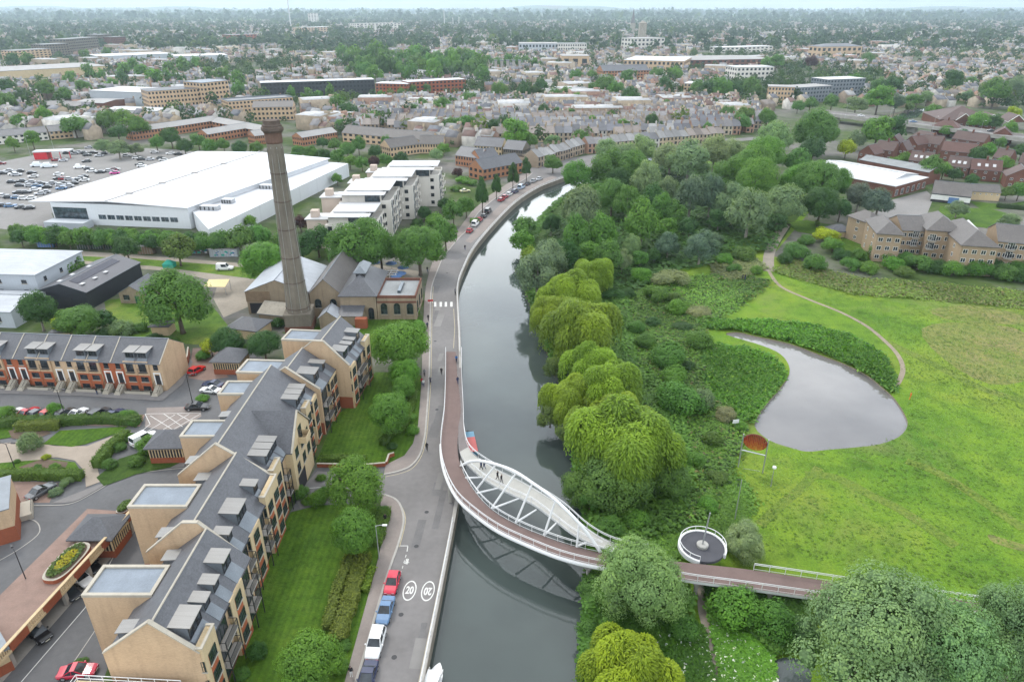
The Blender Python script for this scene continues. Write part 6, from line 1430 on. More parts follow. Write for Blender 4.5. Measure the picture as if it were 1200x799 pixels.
for sx in (-1, 1):
    for sy in (-.8, .8): q.box(sx - .1, sx + .1, sy - .1, sy + .1, 0, .52)
p = G(320, 371); o = q.build('boiler_engine', M['dark_metal'], None, False, p); tag(o, 'black old machine parked beside the chimney foot', 'machine')
def parasol(px, py, k):
    p = G(px, py); e = empty('parasol', p); tag(e, ['blue parasol nearest the road in the beer garden', 'blue parasol beside the white pergola', 'blue parasol in front of the white pergola', 'blue parasol at the back of the beer garden', 'blue parasol under the trees of the beer garden'][k], 'parasol', 'parasols of the beer garden')
    m = MB(); m.lathe([(1.75, 2.2), (1.2, 2.5), (.05, 2.85)], 8); m.build('canopy', M['blue_cloth'], e)
    m = MB(); m.tube([(0, 0, 0), (0, 0, 2.8)], .04, 6); m.lathe([(.35, 0), (.35, .1), (.05, .12)], 8); m.build('pole', M['steel'], e)
for k, (x, y) in enumerate([(473, 322), (470, 329), (465, 332), (459, 317), (440, 316)]): parasol(x, y, k)
def pergola():
    p = G(443, 333); e = empty('pergola', (p.x, p.y, 0), 0); tag(e, 'white flat topped pergola of posts and beams in the beer garden', 'pergola')
    m = MB()
    for i in range(4):
        for j in range(2): m.box(i * 1.7 - .07, i * 1.7 + .07, j * 3.6 - .07, j * 3.6 + .07, 0, 2.6)
    m.build('post', M['white_paint'], e)
    m = MB()
    for j in range(3): m.box(-.3, 5.4, j * 1.8 - .06, j * 1.8 + .06, 2.603, 2.8)
    for i in range(4): m.box(i * 1.7 - .06, i * 1.7 + .06, -.3, 3.9, 2.803, 2.95)
    m.build('beam', M['white_paint'], e)
pergola()
p = G(256, 343); e = empty('shade_sail', (p.x, p.y, 0), .1); tag(e, 'sand coloured canopy on posts in the museum yard', 'canopy')
m = MB(); m.slab([(-2.8, -2.2, 2.7), (2.8, -2.4, 2.5), (2.9, 2.2, 3.0), (-2.6, 2.2, 3.1)], .05); m.build('cloth', M['sand_cloth'], e)
m = MB()
for x, y, z in ((-2.7, -2.1, 2.68), (2.7, -2.3, 2.48), (2.8, 2.1, 2.98), (-2.5, 2.1, 3.08)): m.tube([(x, y, 0), (x, y, z)], .06, 6)
m.build('pole', M['steel'], e)
# white and grey-blue house at the left edge, charcoal barn with solar roof, green-doored cottage, sheds
r = house_shape('white_boarded_house', 'pale grey boarded building with hipped sheet roof at the left edge', 'building', (-150, 169), (-122.5, 167), 19, 8.0, 10.6, 'grey_clad', 'sheet_roof', 'hip', rows=[(2.6, 4, 1.2, 1.3), (5.6, 4, 1.4, 1.0)], ends=[(5.4, 3, 1.0, 1.2)])
r = house_shape('white_annexe', 'lower pale annexe in front of the grey boarded building, cut off by the left edge', 'building', (-142, 153.5), (-120, 152), 13, 4.4, 6.0, 'grey_clad', 'sheet_roof', 'gable', rows=[(1.6, 3, 1.2, 1.2)])
r = house_shape('charcoal_barn', 'charcoal metal barn with solar panels and rooflights on its dark roof', 'barn', (-121.0, 164.5), (-108.1, 163.0), 23, 5.0, 7.0, 'charcoal', 'charcoal_roof', 'front')
s = (7.0 - 5.0) / 6.4
q = MB(); q.slab([(7.2, 2.5, 7.0 - .75 * s + .1), (9.4, 2.5, 7.0 - 2.95 * s + .1), (9.4, 20, 7.0 - 2.95 * s + .1), (7.2, 20, 7.0 - .75 * s + .1)], .05); q.build('solar_panel', M['solar'], r)
for x, y in ((10.3, 3), (10.6, 7.5), (10.5, 12), (4.2, 3), (4.0, 8), (4.5, 14)):
    z = 7.0 - abs(x - 6.45) * s; q = MB(); q.box(x - .45, x + .45, y - .6, y + .6, z + .1, z + .25); q.build('rooflight', M['roof_white'], r)
q = MB(); q.box(5.2, 8.6, -.05, -.004, .05, 3.2); q.build('barn_door', M['door_dark'], r)
for y in (15, 17, 19): window(r, 12.86, y, 2.6, EAST_, .9, .9, sill=False)
r = house_shape('brick_cottage', 'small brick cottage with green door and slate gable beside the charcoal barn', 'cottage', (-102.5, 167.5), (-95.7, 167.0), 9, 3.0, 5.0, 'old_brick', 'slate', 'front')
window(r, 1.9, 0, 1.0, 0, 1.6, 1.4, frame='frame_green', nx=3, ny=2); q = MB(); q.box(4.2, 5.3, -.06, -.004, .05, 2.2); q.build('door', plain('green_door', (0.015, 0.09, 0.05), .5), r)
for (x, y, w, d, h, mt, lab, nm) in ((72, 338, 4.2, 3.4, 2.6, 'teal_cloth', 'teal green gazebo canopy between the pale house and the charcoal barn', 'gazebo'), (73, 357, 3.4, 3.0, 2.6, 'white_paint', 'white tent beside the charcoal barn', 'tent'), (93, 358, 5.8, 2.2, 2.2, 'grey_clad', 'blue grey container in front of the charcoal barn', 'container'),
                           (264, 300, 8.5, 2.5, 2.6, 'grey_clad', 'white mural painted container in the yard', 'container'), (199, 313, 3.2, 2.4, 1.8, 'teal_cloth', 'teal tent in the yard by the machines', 'tent'), (117, 291, 13, 2.2, 1.9, 'frame_green', 'long green skip container under the hedge', 'container'), (56, 289, 5, 2.2, 2.0, 'blue_cloth', 'blue container under the hedge near the left edge', 'container'), (172, 297, 5.0, 2.4, 2.6, 'timber', 'ochre and brown timber container right of the green one', 'container'), (237, 296, 6.5, 4, 2.6, 'sooty_brick', 'dark open shed beside the mural container', 'shed')):
    p = G(x, y); e = empty(nm, (p.x, p.y, 0), .04); tag(e, lab, nm)
    m = MB()
    if nm in ('gazebo', 'tent'):
        hip_roof(m, -w / 2, w / 2, -d / 2, d / 2, h - .6, h + .5, .05, inset=min(w, d) / 2); m.build('canopy', M[mt], e)
        m = MB()
        if nm == 'tent': m.box(-w / 2 + .05, w / 2 - .05, -d / 2 + .05, d / 2 - .05, 0, h - .81); m.build('wall', M[mt], e)
        else:
            for sx in (-1, 1):
                for sy in (-1, 1): m.tube([(sx * (w / 2 - .1), sy * (d / 2 - .1), 0), (sx * (w / 2 - .1), sy * (d / 2 - .1), h - .8)], .05, 5)
            m.build('pole', M['steel'], e)
    else:
        m.box(-w / 2, w / 2, -d / 2, d / 2, .1, h, 0); m.build('body', M[mt], e); m = MB(); m.box(-w / 2 - .1, w / 2 + .1, -d / 2 - .1, d / 2 + .1, h + .003, h + .12)
        for i in range(int(w / .8)): m.box(-w / 2 + .2 + i * .8, -w / 2 + .3 + i * .8, -d / 2 - .04, -d / 2 - .003, .15, h - .05)
        m.build('lid', M['roof_grey'] if nm != 'shed' else M['lead'], e)
        if 'mural' in lab:
            m = MB(); rr = random.Random(4)
            cols = []
            for i in range(16):
                cx, cz = rr.uniform(-w / 2 + .6, w / 2 - .6), rr.uniform(.6, h - .5); s_ = rr.uniform(.25, .6)
                m.face([(cx + s_ * math.cos(t), -d / 2 - .05 - .002 * i, cz + .6 * s_ * math.sin(t)) for t in np.arange(7) * 2 * PI / 7], i % 3)
            m.build('mural', [M['blue_cloth'], M['teal_cloth'], M['white_paint']], e)

# white flats by the river: four stepped pavilions with oversailing white roofs
WF = [(-58.6, -42.6, 210.5, 226.0, 11.2), (-57.5, -40.2, 226.3, 246.5, 14.2), (-52.6, -35.6, 247.0, 264.5, 14.2), (-49.5, -28.0, 265.2, 279.5, 14.2)]
for k, (x0, x1, y0, y1, h) in enumerate(WF):
    lab = ['white flats pavilion nearest the chimney, lowest of the four stepped ones', 'second stepped white flats pavilion from the chimney', 'third stepped white flats pavilion from the chimney', 'farthest stepped white flats pavilion, with a glazed corner toward the road'][k]
    e = empty('white_apartment_block', (x0, y0, 0), 0.0); tag(e, lab, 'flats', 'stepped white flats'); L, D = x1 - x0, y1 - y0
    m = MB(); m.box(0, L, 0, D, 0, h - 2.8, 0); m.box(1.0, L - 3.4, 1.0, D - 1, h - 2.8, h, 0); w_ = m.build('wall', M['render_cream'], e)
    m = MB(); m.box(-.4, L - 1.8, -1.2, 3.2, h + .004, h + .22); m.box(2.0, L - .6, 3.3, D - .8, h + .5, h + .75); m.box(2.4, L - 3.5, 3.4, D - 1, h + .006, h + .5); m.build('roof', M['roof_white'], e)
    m = MB(); m.box(-6.5, -.02, 3, 9.5, 0, h - 1.8, 0); m.build('stair_wing', M['render_pink'], e); m = MB(); m.box(-7, 2, 2.6, 9.9, h - 1.797, h - 1.55); m.build('wing_roof', M['roof_white'], e)
    m = MB(); m.box(-5.4, -3.0, 4.5, 7.0, h - 1.547, h + .6); m.build('lift_house', M['render_pink'], e)
    # glazed top storey at the road side, white parapet frames
    for (xx, yy, th, ww) in ((L - 3.38, D * .3, EAST_, D * .38), (L - 3.38, D * .74, EAST_, D * .38), (L - 6.2, .98, SOUTH_, 5.0)): window(e, xx, yy, h - 2.7, th, ww, 2.4, frame='frame_dark', nx=5, ny=1, sill=False, glass='glass_blue')
    n = int(D / 3.2)
    for z in np.arange(1.0, h - 4, 2.85):
        for j in range(n): window(e, L, D * (j + .5) / n, float(z), EAST_, 1.2 + .7 * (j % 2), 1.6, frame='frame_dark', nx=2, ny=1, sill=False)
        for j in range(4): window(e, 1.5 + j * (L - 3) / 3.2, 0, float(z), SOUTH_, 1.3, 1.3, frame='frame_dark', nx=2, ny=1, sill=False)
    for j in range(int(D / 6.5)):
        yy = 2.2 + j * 6.5; m = MB(); m.box(L + .003, L + .14, yy - .5, yy + .5, 0, h - 2.4, 0); m.build('slate_panel', M['lead'], e)
        b = MB()
        for z in np.arange(3.6, h - 3, 2.85): b.box(L + .02, L + 1.3, yy + .9, yy + 3.3, z, z + .14, 0); b.box(L + 1.22, L + 1.3, yy + .9, yy + 3.3, z + .143, z + 1.0, 0)
        if b.v: b.build('balcony_stack', M['render_cream'], e)
    m = MB()
    for (a0, a1, b0, b1) in ((L - .25, L, 0, D), (L - 3.3, L - .26, 0, .25), (L - 3.3, L - .26, D - .25, D)): m.box(a0, a1, b0, b1, h - 2.797, h - 2.0)
    m.build('parapet', M['render_cream'], e)

# supermarket warehouse
def warehouse():
    P = [(-163.7, 241.8), (-112.1, 234.8), (-84.0, 320.0), (-150.4, 336.6)]
    e = empty('warehouse', (P[0][0], P[0][1], 0), math.atan2(-7.0, 51.6)); tag(e, 'huge white roofed supermarket building behind the chimney', 'supermarket')
    c, s_ = math.cos(-e.rotation_euler[2]), math.sin(-e.rotation_euler[2])
    loc = lambda p: ((p[0] - P[0][0]) * c - (p[1] - P[0][1]) * s_, (p[0] - P[0][0]) * s_ + (p[1] - P[0][1]) * c)
    Q = [loc(p) for p in P]
    m = MB(); m.prism(Q, 0, 7.6); m.build('wall', M['white_clad'], e)
    ce = (sum(q[0] for q in Q) / 4, sum(q[1] for q in Q) / 4)
    m = MB(); O = [(q[0] + (q[0] - ce[0]) * .02, q[1] + (q[1] - ce[1]) * .02) for q in Q]; O[0] = (O[0][0] - 8, O[0][1] + 1)
    mid0 = ((O[0][0] + O[1][0]) / 2, (O[0][1] + O[1][1]) / 2); mid1 = ((O[2][0] + O[3][0]) / 2, (O[2][1] + O[3][1]) / 2)
    m.slab([(*O[0], 7.7), (*mid0, 8.9), (*mid1, 8.9), (*O[3], 7.7)], .3); m.slab([(*mid0, 8.9), (*O[1], 7.7), (*O[2], 7.7), (*mid1, 8.9)], .3); rf = m.build('roof', M['white_roof'], e)
    m = MB()
    for t in (.12, .3, .5, .7): 
        a = Vector(mid0) * (1 - t) + Vector(mid1) * t; m.box(a.x - 1.2, a.x + 1.2, a.y - .5, a.y + .5, 8.92, 9.25)
    m.bar((*mid0, 8.95), (*mid1, 8.95), .7, .16); m.build('ridge_vent', M['roof_grey'], rf)
    # lower aisle on the right with plant on its roof
    A = [loc(p) for p in ((-111.2, 236.2), (-97.2, 214.8), (-74.5, 318.0), (-84.2, 321.0))]
    m = MB(); m.prism(A, 0, 5.6, 0); m.build('aisle', M['white_clad'], e); m = MB(); m.prism(A, 5.604, 5.85); m.build('aisle_roof', M['white_roof'], e)
    for t, w in ((.05, 3.2), (.16, 2.0), (.42, 2.6), (.5, 1.6)):
        p = Vector(A[0]) * (1 - t) + Vector(A[3]) * t + Vector((4, -1)); m = MB(); m.box(p.x - w, p.x + w, p.y - 1.4, p.y + 1.4, 5.86, 7.3, 0)
        for i in range(4): m.box(p.x - w + .2 + i * w * .5, p.x - w + .5 + i * w * .5, p.y - 1.6, p.y - 1.41, 6.0, 7.1, 1)
        m.build('roof_plant', [M['steel'], M['dark_metal']], e)
    # glazed entrance under the canopy, strip windows along the front
    window(e, 7, -.02, .4, 0, 13, 5.6, name='glazed_front', frame='dark_metal', nx=7, ny=3, sill=False, glass='glass_blue')
    for k in range(9): window(e, 19 + k * 3.4, -.02, 2.2, 0, 2.9, 1.7, frame='grey_clad', nx=2, ny=1, sill=False, glass='glass_blue')
    m = MB(); m.box(1, 16, -6.5, -1.5, 0, 2.4); m.build('trolley_store', M['grey_clad'], e)
warehouse()
# ---- cars
def car_parts(kind):
    """meshes of one car pointing along +x, wheels on the ground: body, glass, wheel, tyre, lamps"""
    L, W, H = {'hatch': (4.0, 1.72, 1.46), 'saloon': (4.5, 1.78, 1.42), 'suv': (4.6, 1.85, 1.68), 'van': (4.9, 1.9, 1.95), 'sports': (4.2, 1.75, 1.25)}[kind]
    h = L / 2; belt = H * (.60 if kind != 'van' else .56)
    st = [(-h, .42, belt * .82, .40), (-h + .12, .28, belt * .98, .47), (-h * .72, .2, belt, .5), (-.1, .2, belt, .5), (h * .42, .2, belt * .98, .5), (h * .78, .22, belt * .86, .485), (h - .12, .28, belt * .74, .44), (h, .40, belt * .62, .37)]
    m = MB(); n = 0
    for (x, z0, z1, wf) in st:
        w = W * wf; m.v += [(x, -w * .92, z0), (x, -w, z0 + .2), (x, -w, z1 - .14), (x, -w * .88, z1), (x, w * .88, z1), (x, w, z1 - .14), (x, w, z0 + .2), (x, w * .92, z0)]
    for i in range(len(st) - 1):
        for j in range(8): q = (j + 1) % 8; m.f.append((i * 8 + j, i * 8 + q, i * 8 + 8 + q, i * 8 + 8 + j)[::-1]); m.m.append(0)
    m.f.append(tuple(range(8))); m.m.append(0); e = (len(st) - 1) * 8; m.f.append(tuple(range(e + 7, e - 1, -1))); m.m.append(0)
    back = {'hatch': -h * .86, 'saloon': -h * .62, 'suv': -h * .9, 'van': -h * .94, 'sports': -h * .6}[kind]
    tb = back + {'hatch': .38, 'saloon': .75, 'suv': .28, 'van': .1, 'sports': .8}[kind]; fb = h * .40; ft = fb - {'van': .55, 'suv': .7}.get(kind, .85)
    wb, wt = W * .455, W * .37; zt = H - .06
    b = [(back, -wb), (fb, -wb), (fb, wb), (back, wb)]; t = [(tb, -wt), (ft, -wt), (ft, wt), (tb, wt)]
    gl = MB(); gl.v = [(x, y, belt - .01) for x, y in b] + [(x, y, zt) for x, y in t]
    for f in ((0, 1, 5, 4), (1, 2, 6, 5), (2, 3, 7, 6), (3, 0, 4, 7)): gl.f.append(f); gl.m.append(0)
    m.slab([(tb - .04, -wt - .02, H), (ft + .04, -wt - .02, H), (ft + .04, wt + .02, H), (tb - .04, wt + .02, H)], .07)
    for i in range(4): m.bar((b[i][0], b[i][1], belt), (t[i][0], t[i][1], zt), .09, .07)
    xm = (back + fb) / 2 - .1
    for s in (-1, 1): m.bar((xm, s * wb, belt), ((tb + ft) / 2 - .1, s * wt, zt), .08, .06)
    if kind == 'van':
        for s in (-1, 1): m.face([(back + .1, s * (wb + .012), belt + .02), (xm - .1, s * (wb + .012), belt + .02), (xm - .1, s * (wt + .012), zt - .02), (tb + .1, s * (wt + .012), zt - .02)][::s])
    for s in (-1, 1): m.box(fb - .35, fb - .2, s * (W / 2 + .1) - .09, s * (W / 2 + .1) + .09, belt - .02, belt + .12)
    ty = MB(); ty.tube([(0, -.1, 0), (0, .1, 0)], .32, 14); rm = MB(); rm.tube([(0, -.105, 0), (0, .105, 0)], .2, 10)
    hl = MB(); hl.box(-.06, .03, -.17, .17, -.07, .07); pl = MB(); pl.box(-.02, .02, -.26, .26, -.055, .055)
    return dict(body=m.mesh('body', M['any_paint']), glass=gl.mesh('windows', M['glass']), tyre=ty.mesh('tyre', M['rubber']), rim=rm.mesh('rim', M['steel']), lamp=hl.mesh('lamp', M['lamp_clear']), tail=hl.mesh('tail', M['lamp_red']), plate=pl.mesh('plate', M['plate_white']), dims=(L, W, H, belt, h))
M['rubber'] = plain('rubber', (0.015, 0.015, 0.016), .8, var=.1); M['lamp_clear'] = plain('lamp_clear', (.6, .62, .65), .15, var=.05); M['lamp_red'] = plain('lamp_red', (.3, .012, .01), .25, var=.1); M['plate_white'] = plain('plate_white', (.7, .7, .6), .5, var=.05)
CARS = {}
def car(kind, px, py, rz, col, label, group=None, name='parked_car', z=0.03, cat='car'):
    if kind not in CARS: CARS[kind] = car_parts(kind)
    c = CARS[kind]; L, W, H, belt, h = c['dims']; p = G(px, py, z); e = empty(name, p, rz); tag(e, label, cat, group)
    b = link('body', c['body'], e); b.color = (*col, 1); link('windows', c['glass'], e)
    for sx in (-.62, .62):
        for sy in (-1, 1):
            w = link('wheel', c['tyre'], e, (sx * h, sy * (W / 2 - .09), .32)); link('rim', c['rim'], w)
    for sy in (-1, 1):
        link('headlight', c['lamp'], e, (h - .06, sy * W * .29, belt * .60)); link('tail_light', c['tail'], e, (-h + .03, sy * W * .33, belt * .80), PI)
    link('number_plate', c['plate'], e, (-h - .02, 0, belt * .55), PI); link('number_plate', c['plate'], e, (h + .01, 0, .42))
    return e
BLK, WHT, SIL, GRY, RED, NVY, BLU, DRK = (.012, .012, .014), (.72, .72, .71), (.38, .39, .41), (.09, .095, .1), (.42, .012, .02), (.015, .025, .075), (.10, .19, .33), (.03, .033, .038)
RDa = RD + PI / 2
PK = 'cars parked along the riverside road'
car('hatch', 460, 686, RDa + PI, (.5, .02, .05), 'red hatchback parked farthest up the road, next to the 20 markings', PK); car('saloon', 452, 718, RDa + PI, BLU, 'light blue saloon parked behind the red hatchback', PK)
car('suv', 440.5, 757, RDa + PI, WHT, 'white estate car with dark sunroof parked behind the light blue saloon', PK); car('saloon', 431, 797, RDa + PI, NVY, 'dark blue car at the lower edge behind the white one', PK)
EP = 'cars parked in the estate row'; ea = 1.22
for x, y, k, c, l in ((17, 492, 'hatch', WHT, 'white car at the left end of the estate row'), (33, 492, 'saloon', RED, 'dark red saloon beside the white car in the estate row'), (46, 492, 'hatch', GRY, 'grey car between two red cars in the estate row'), (59, 492, 'hatch', (.45, .03, .02), 'bright red car next to the black one in the estate row'),
                      (77, 492, 'hatch', BLK, 'black car between the bright red and the white sports car'), (91, 492, 'sports', WHT, 'white sports car in the estate row'), (117, 493, 'suv', DRK, 'dark grey car beside the navy one in the estate row'), (134, 494, 'saloon', NVY, 'navy car at the right end of the estate row')):
    car(k, x, y - 5.5, ea, c, l, EP)
car('hatch', 231, 436, 1.2, (.55, .008, .01), 'bright red hatchback by the blank gable of the townhouses'); car('saloon', 250, 453, 2.9, NVY, 'navy car beside the white one near the hipped garage'); car('sports', 247, 459, 2.95, WHT, 'white car beside the navy one near the hipped garage')
car('saloon', 232, 479, .05, BLK, 'black car alone at the keep clear box'); car('van', 170, 517, 1.0, WHT, 'white van half hidden behind the bush at the car court garage', cat='van', name='parked_van'); car('saloon', 49, 578, 1.15, GRY, 'grey estate car alone in the red bays'); car('sports', 92, 789, .15, (.45, .01, .04), 'red convertible with black top at the lower edge')
DU = 'cars parked under the raised deck'
for x, y, c, l in ((81, 697, DRK, 'dark car under the middle of the raised deck'), (96, 681, WHT, 'white car under the raised deck'), (106, 666, BLK, 'black car under the far end of the raised deck'), (46, 745, BLK, 'black car under the near end of the raised deck')): car('hatch', x, y, -.5, c, l, DU, z=.07)
ra = lambda x0, y0, x1, y1: math.atan2(*(G(x1, y1) - G(x0, y0)).to_2d().yx)
RP = 'cars parked at the road bend'; a1 = ra(548, 270, 574, 244)
for x, y, k, c, l in ((550.5, 272, 'hatch', RED, 'nearest red car in the row at the road bend'), (557, 264, 'van', WHT, 'white van behind the nearest red car at the road bend'), (562, 259, 'hatch', RED, 'red car ahead of the white van at the road bend'), (567, 254.5, 'hatch', DRK, 'dark green car behind the black van at the road bend'), (572, 249, 'van', BLK, 'black van at the head of the lower row at the road bend')): car(k, x, y, a1, c, l, RP)
a2 = ra(588, 234, 632, 211)
for x, y, k, c, l in ((587.5, 235.5, 'hatch', RED, 'red car at the near end of the upper row at the road bend'), (592, 232, 'hatch', (.35, .02, .03), 'dark red car second in the upper row at the road bend'), (597, 229, 'hatch', WHT, 'white car third in the upper row at the road bend'), (603.5, 226, 'suv', NVY, 'navy car beside the pale blue van in the upper row'), (611, 221, 'van', (.4, .5, .62), 'pale blue van in the upper row at the road bend'),
                      (618, 217, 'saloon', DRK, 'dark car ahead of the pale blue van'), (625, 213.5, 'saloon', SIL, 'silver car second from the far end of the upper row'), (632, 211, 'saloon', (.5, .52, .55), 'pale silver car at the far end of the upper row')): car(k, x, y, a2, c, l, RP)
car('saloon', 545, 225, .3, (.6, .55, .32), 'cream yellow car in the small car park beside the white flats'); car('van', 264, 316, .05, WHT, 'white van standing in the museum yard', name='parked_van', cat='van')
car('saloon', 1009, 136.5, -.2, WHT, 'white car driving on the road bridge', name='car', z=5.2); car('saloon', 1070, 143.5, -.2, BLU, 'blue car driving on the road bridge', name='car', z=5.2); car('saloon', 1161, 154.5, -.25, BLK, 'black car driving on the road bridge', name='car', z=5.2)
# supermarket cars: too small to show their parts
def small_car(v):
    m = MB(); s = 1.15 if v else 1.0
    m.box(-2.1 * s, 2.1 * s, -.85, .85, .28, .88 * s, 0); k = len(m.v); bt = [(-1.7 * s, -.78), (1.0, -.78), (1.0, .78), (-1.7 * s, .78)]; tp = [(-1.2 * s, -.64), (.25, -.64), (.25, .64), (-1.2 * s, .64)]
    zt = 1.42 if not v else 1.95
    m.v += [(x, y, .881 * s) for x, y in bt] + [(x, y, zt) for x, y in tp]
    for f in ((0, 1, 5, 4), (1, 2, 6, 5), (2, 3, 7, 6), (3, 0, 4, 7)): m.f.append(tuple(k + i for i in f)); m.m.append(1 if not v else (1 if f == (1, 2, 6, 5) else 0))
    m.slab([(tp[0][0] - .03, -.67, zt + .05), (.3, -.67, zt + .05), (.3, .67, zt + .05), (tp[0][0] - .03, .67, zt + .05)], .05, 0)
    for x in (-1.3 * s, 1.3 * s):
        for y in (-.8, .8): m.tube([(x, y - .1, .31), (x, y + .1, .31)], .31, 8, 2)
    return m.mesh('car', [M['any_paint'], M['glass'], M['rubber']])
SMC = [small_car(0), small_car(1)]
SP = [(570, 70, 's'), (650, 65, 'w'), (668, 80, 'd'), (700, 78, 'r'), (750, 82, 'w'), (775, 84, 'd'), (885, 92, 'R'), (988, 100, 'w'), (1090, 108, 'w'), (1140, 112, 'd'), (430, 105, 'd'), (455, 98, 'd'), (480, 108, 's'), (500, 100, 's'), (545, 105, 'd'), (560, 118, 'd'), (600, 103, 'd'), (635, 122, 's'), (660, 108, 'd'), (810, 122, 'w'), (875, 136, 'w'), (905, 145, 'd'), (962, 146, 's'), (1030, 138, 'd'), (1045, 149, 'w'), (895, 178, 'd'), (907, 188, 'w'), (555, 158, 'd'),
      (405, 153, 's'), (360, 150, 'r'), (510, 197, 'W'), (570, 207, 'd'), (585, 221, 'w'), (640, 228, 'd'), (700, 220, 's'), (722, 212, 'r'), (740, 210, 'w'), (735, 233, 'p'), (20, 235, 'd'), (55, 220, 's'), (88, 240, 'w'), (125, 222, 'd'), (205, 232, 'd'), (215, 256, 'w'), (378, 243, 'w'), (375, 268, 'd'), (410, 270, 'R'), (447, 272, 's'), (515, 268, 'd'), (535, 257, 'd'), (540, 281, 'w'), (497, 280, 'd'), (80, 291, 'd'), (140, 286, 'd'), (130, 313, 'd'), (198, 292, 's'), (195, 315, 's'),
      (240, 316, 'b'), (265, 300, 'd'), (330, 300, 's'), (300, 323, 'd'), (390, 311, 's'), (395, 331, 'b'), (440, 318, 's'), (120, 358, 'd'), (170, 357, 'd'), (260, 366, 's'), (20, 380, 'w'), (60, 388, 'd'), (110, 391, 'b'), (155, 396, 'w'), (197, 396, 'w'), (25, 441, 'd'), (70, 444, 'b'), (135, 453, 'd'), (187, 458, 'd'), (8, 172, 'r'), (290, 356, 's'), (110, 245, 's'), (415, 300, 'd'), (470, 300, 'd'), (230, 340, 'w')]
CC = {'d': (DRK, 'dark'), 'w': (WHT, 'white'), 's': (SIL, 'silver'), 'r': ((.22, .02, .03), 'maroon'), 'R': (RED, 'red'), 'b': (BLU, 'blue'), 'W': (WHT, 'white'), 'p': ((.6, .05, .3), 'pink')}
cnt = {}
rr = random.Random(3)
for x, y, c in sorted(SP):
    p = G(x / 5.4545, 160 + y / 5.4545 + 1.2, .03); col, wd = CC[c]; k = cnt.get(wd + c, 0); cnt[wd + c] = k + 1
    tot = sum(1 for s in SP if s[2] == c)
    o = link('parked_car', SMC[1 if c == 'W' else 0], None, p, .32 + rr.uniform(-.06, .06) + (PI if rr.random() < .5 else 0)); f = rr.uniform(.8, 1.25); o.color = (*[min(1, v * f) for v in col], 1)
    tag(o, (f'{nth(k)} {wd} car from the left in the supermarket car park' if tot > 1 else ('white delivery van in the supermarket car park' if c == 'W' else f'only {wd} car in the supermarket car park')), 'car', 'cars in the supermarket car park')
for k, (x, y) in enumerate(((250, 186), (315, 191))):
    p = G(x / 5.4545, 160 + y / 5.4545 + 1.2, .03); o = link('minibus', SMC[1], None, p, .3, (1.45, 1.25, 1.15)); o.color = (.7, .74, .76, 1); tag(o, ['white minibus nearer the left edge, below the red kiosk', 'white minibus right of its twin, below the red kiosk'][k], 'minibus', 'minibuses in the car park')
p = G(41, 187.5); e = empty('kiosk', p, .22); tag(e, 'red and white kiosk with canopy in the supermarket car park', 'kiosk')
m = MB(); m.box(0, 6, 0, 5, 0, 3.6); m.build('booth', plain('kiosk_red', (.5, .02, .03), .5), e); m = MB(); m.box(-.2, 17, -.4, 5.4, 3.603, 4.1); m.build('canopy', M['roof_white'], e)
m = MB()
for x in (8, 12, 16.5): m.box(x - .15, x + .15, 0, .3, 0, 3.6)
m.build('post', plain('kiosk_red_post', (.5, .02, .03), .5), e)
# ------------------------------------------------------------------ the footbridge
M['red_deck'] = plain('red_deck', (0.155, 0.108, 0.096), .9, var=.14, scale=.5)
M['grey_deck'] = plain('grey_deck', (0.17, 0.15, 0.145), .9, var=.12, scale=.5)
M['white_deck'] = plain('white_deck', (0.37, 0.36, 0.33), .8, var=.14, scale=.6)
M['dark_deck'] = plain('dark_deck', (0.065, 0.065, 0.075), .8, var=.15, scale=.8)
ZD = 3.6
def smooth_px(px, n=5): return crs(px, n)
# along the deck: height rises from the road, is level over the water and falls again over the meadow
OUT = [(522.5, 412, .05), (522.3, 440, .5), (521, 480, 1.5), (516.8, 519, 2.6), (520.5, 549, 3.2), (534, 579, ZD), (555, 600, ZD), (585, 621, ZD), (624, 639, ZD), (660, 652.6, ZD), (702, 662.6, ZD), (760, 671, ZD), (810, 680, ZD), (870, 688, 3.4), (940, 698, 3.0), (1040, 712, 2.0), (1120, 722, 1.1), (1190, 731, .3)]
INN = [(534, 412, .05), (536, 440, .5), (540, 480, 1.5), (536, 519, 2.6), (540, 546, 3.2), (555, 574, ZD), (576, 597, ZD), (606, 615, ZD), (642, 630, ZD), (675, 640.6, ZD), (711, 648.5, ZD), (762, 654.5, ZD), (810, 659.5, ZD), (870, 666, 3.4), (940, 676, 3.0), (1040, 691, 2.0), (1120, 702, 1.1), (1190, 712, .3)]
WO = [(541, 412, .05), (541, 440, .5), (543, 480, 1.5), (544, 505, 2.2), (551, 528, 2.9), (576, 547, 3.4), (606, 562, ZD), (630, 575.5, ZD), (660, 595, ZD), (690, 621, ZD), (720, 637, ZD), (760, 645, ZD)]
WI = [(534.2, 412, .05), (536.2, 440, .5), (540.2, 480, 1.5), (537, 505, 2.2), (541, 535, 2.9), (567, 561, 3.4), (594, 576, ZD), (624, 590, ZD), (648, 607.6, ZD), (675, 627.5, ZD), (714, 644, ZD), (760, 653.5, ZD)]
def g3(l): return [G(a[0], a[1], a[2]) for a in crs(l, 5)]
o_, i_, wo_, wi_ = g3(OUT), g3(INN), g3(WO), g3(WI)
bridge = empty('footbridge', (o_[30].x, o_[30].y, 0)); OFF = -bridge.location
tag(bridge, 'white arched footbridge with red cycle deck and separate white footway over the river', 'bridge')
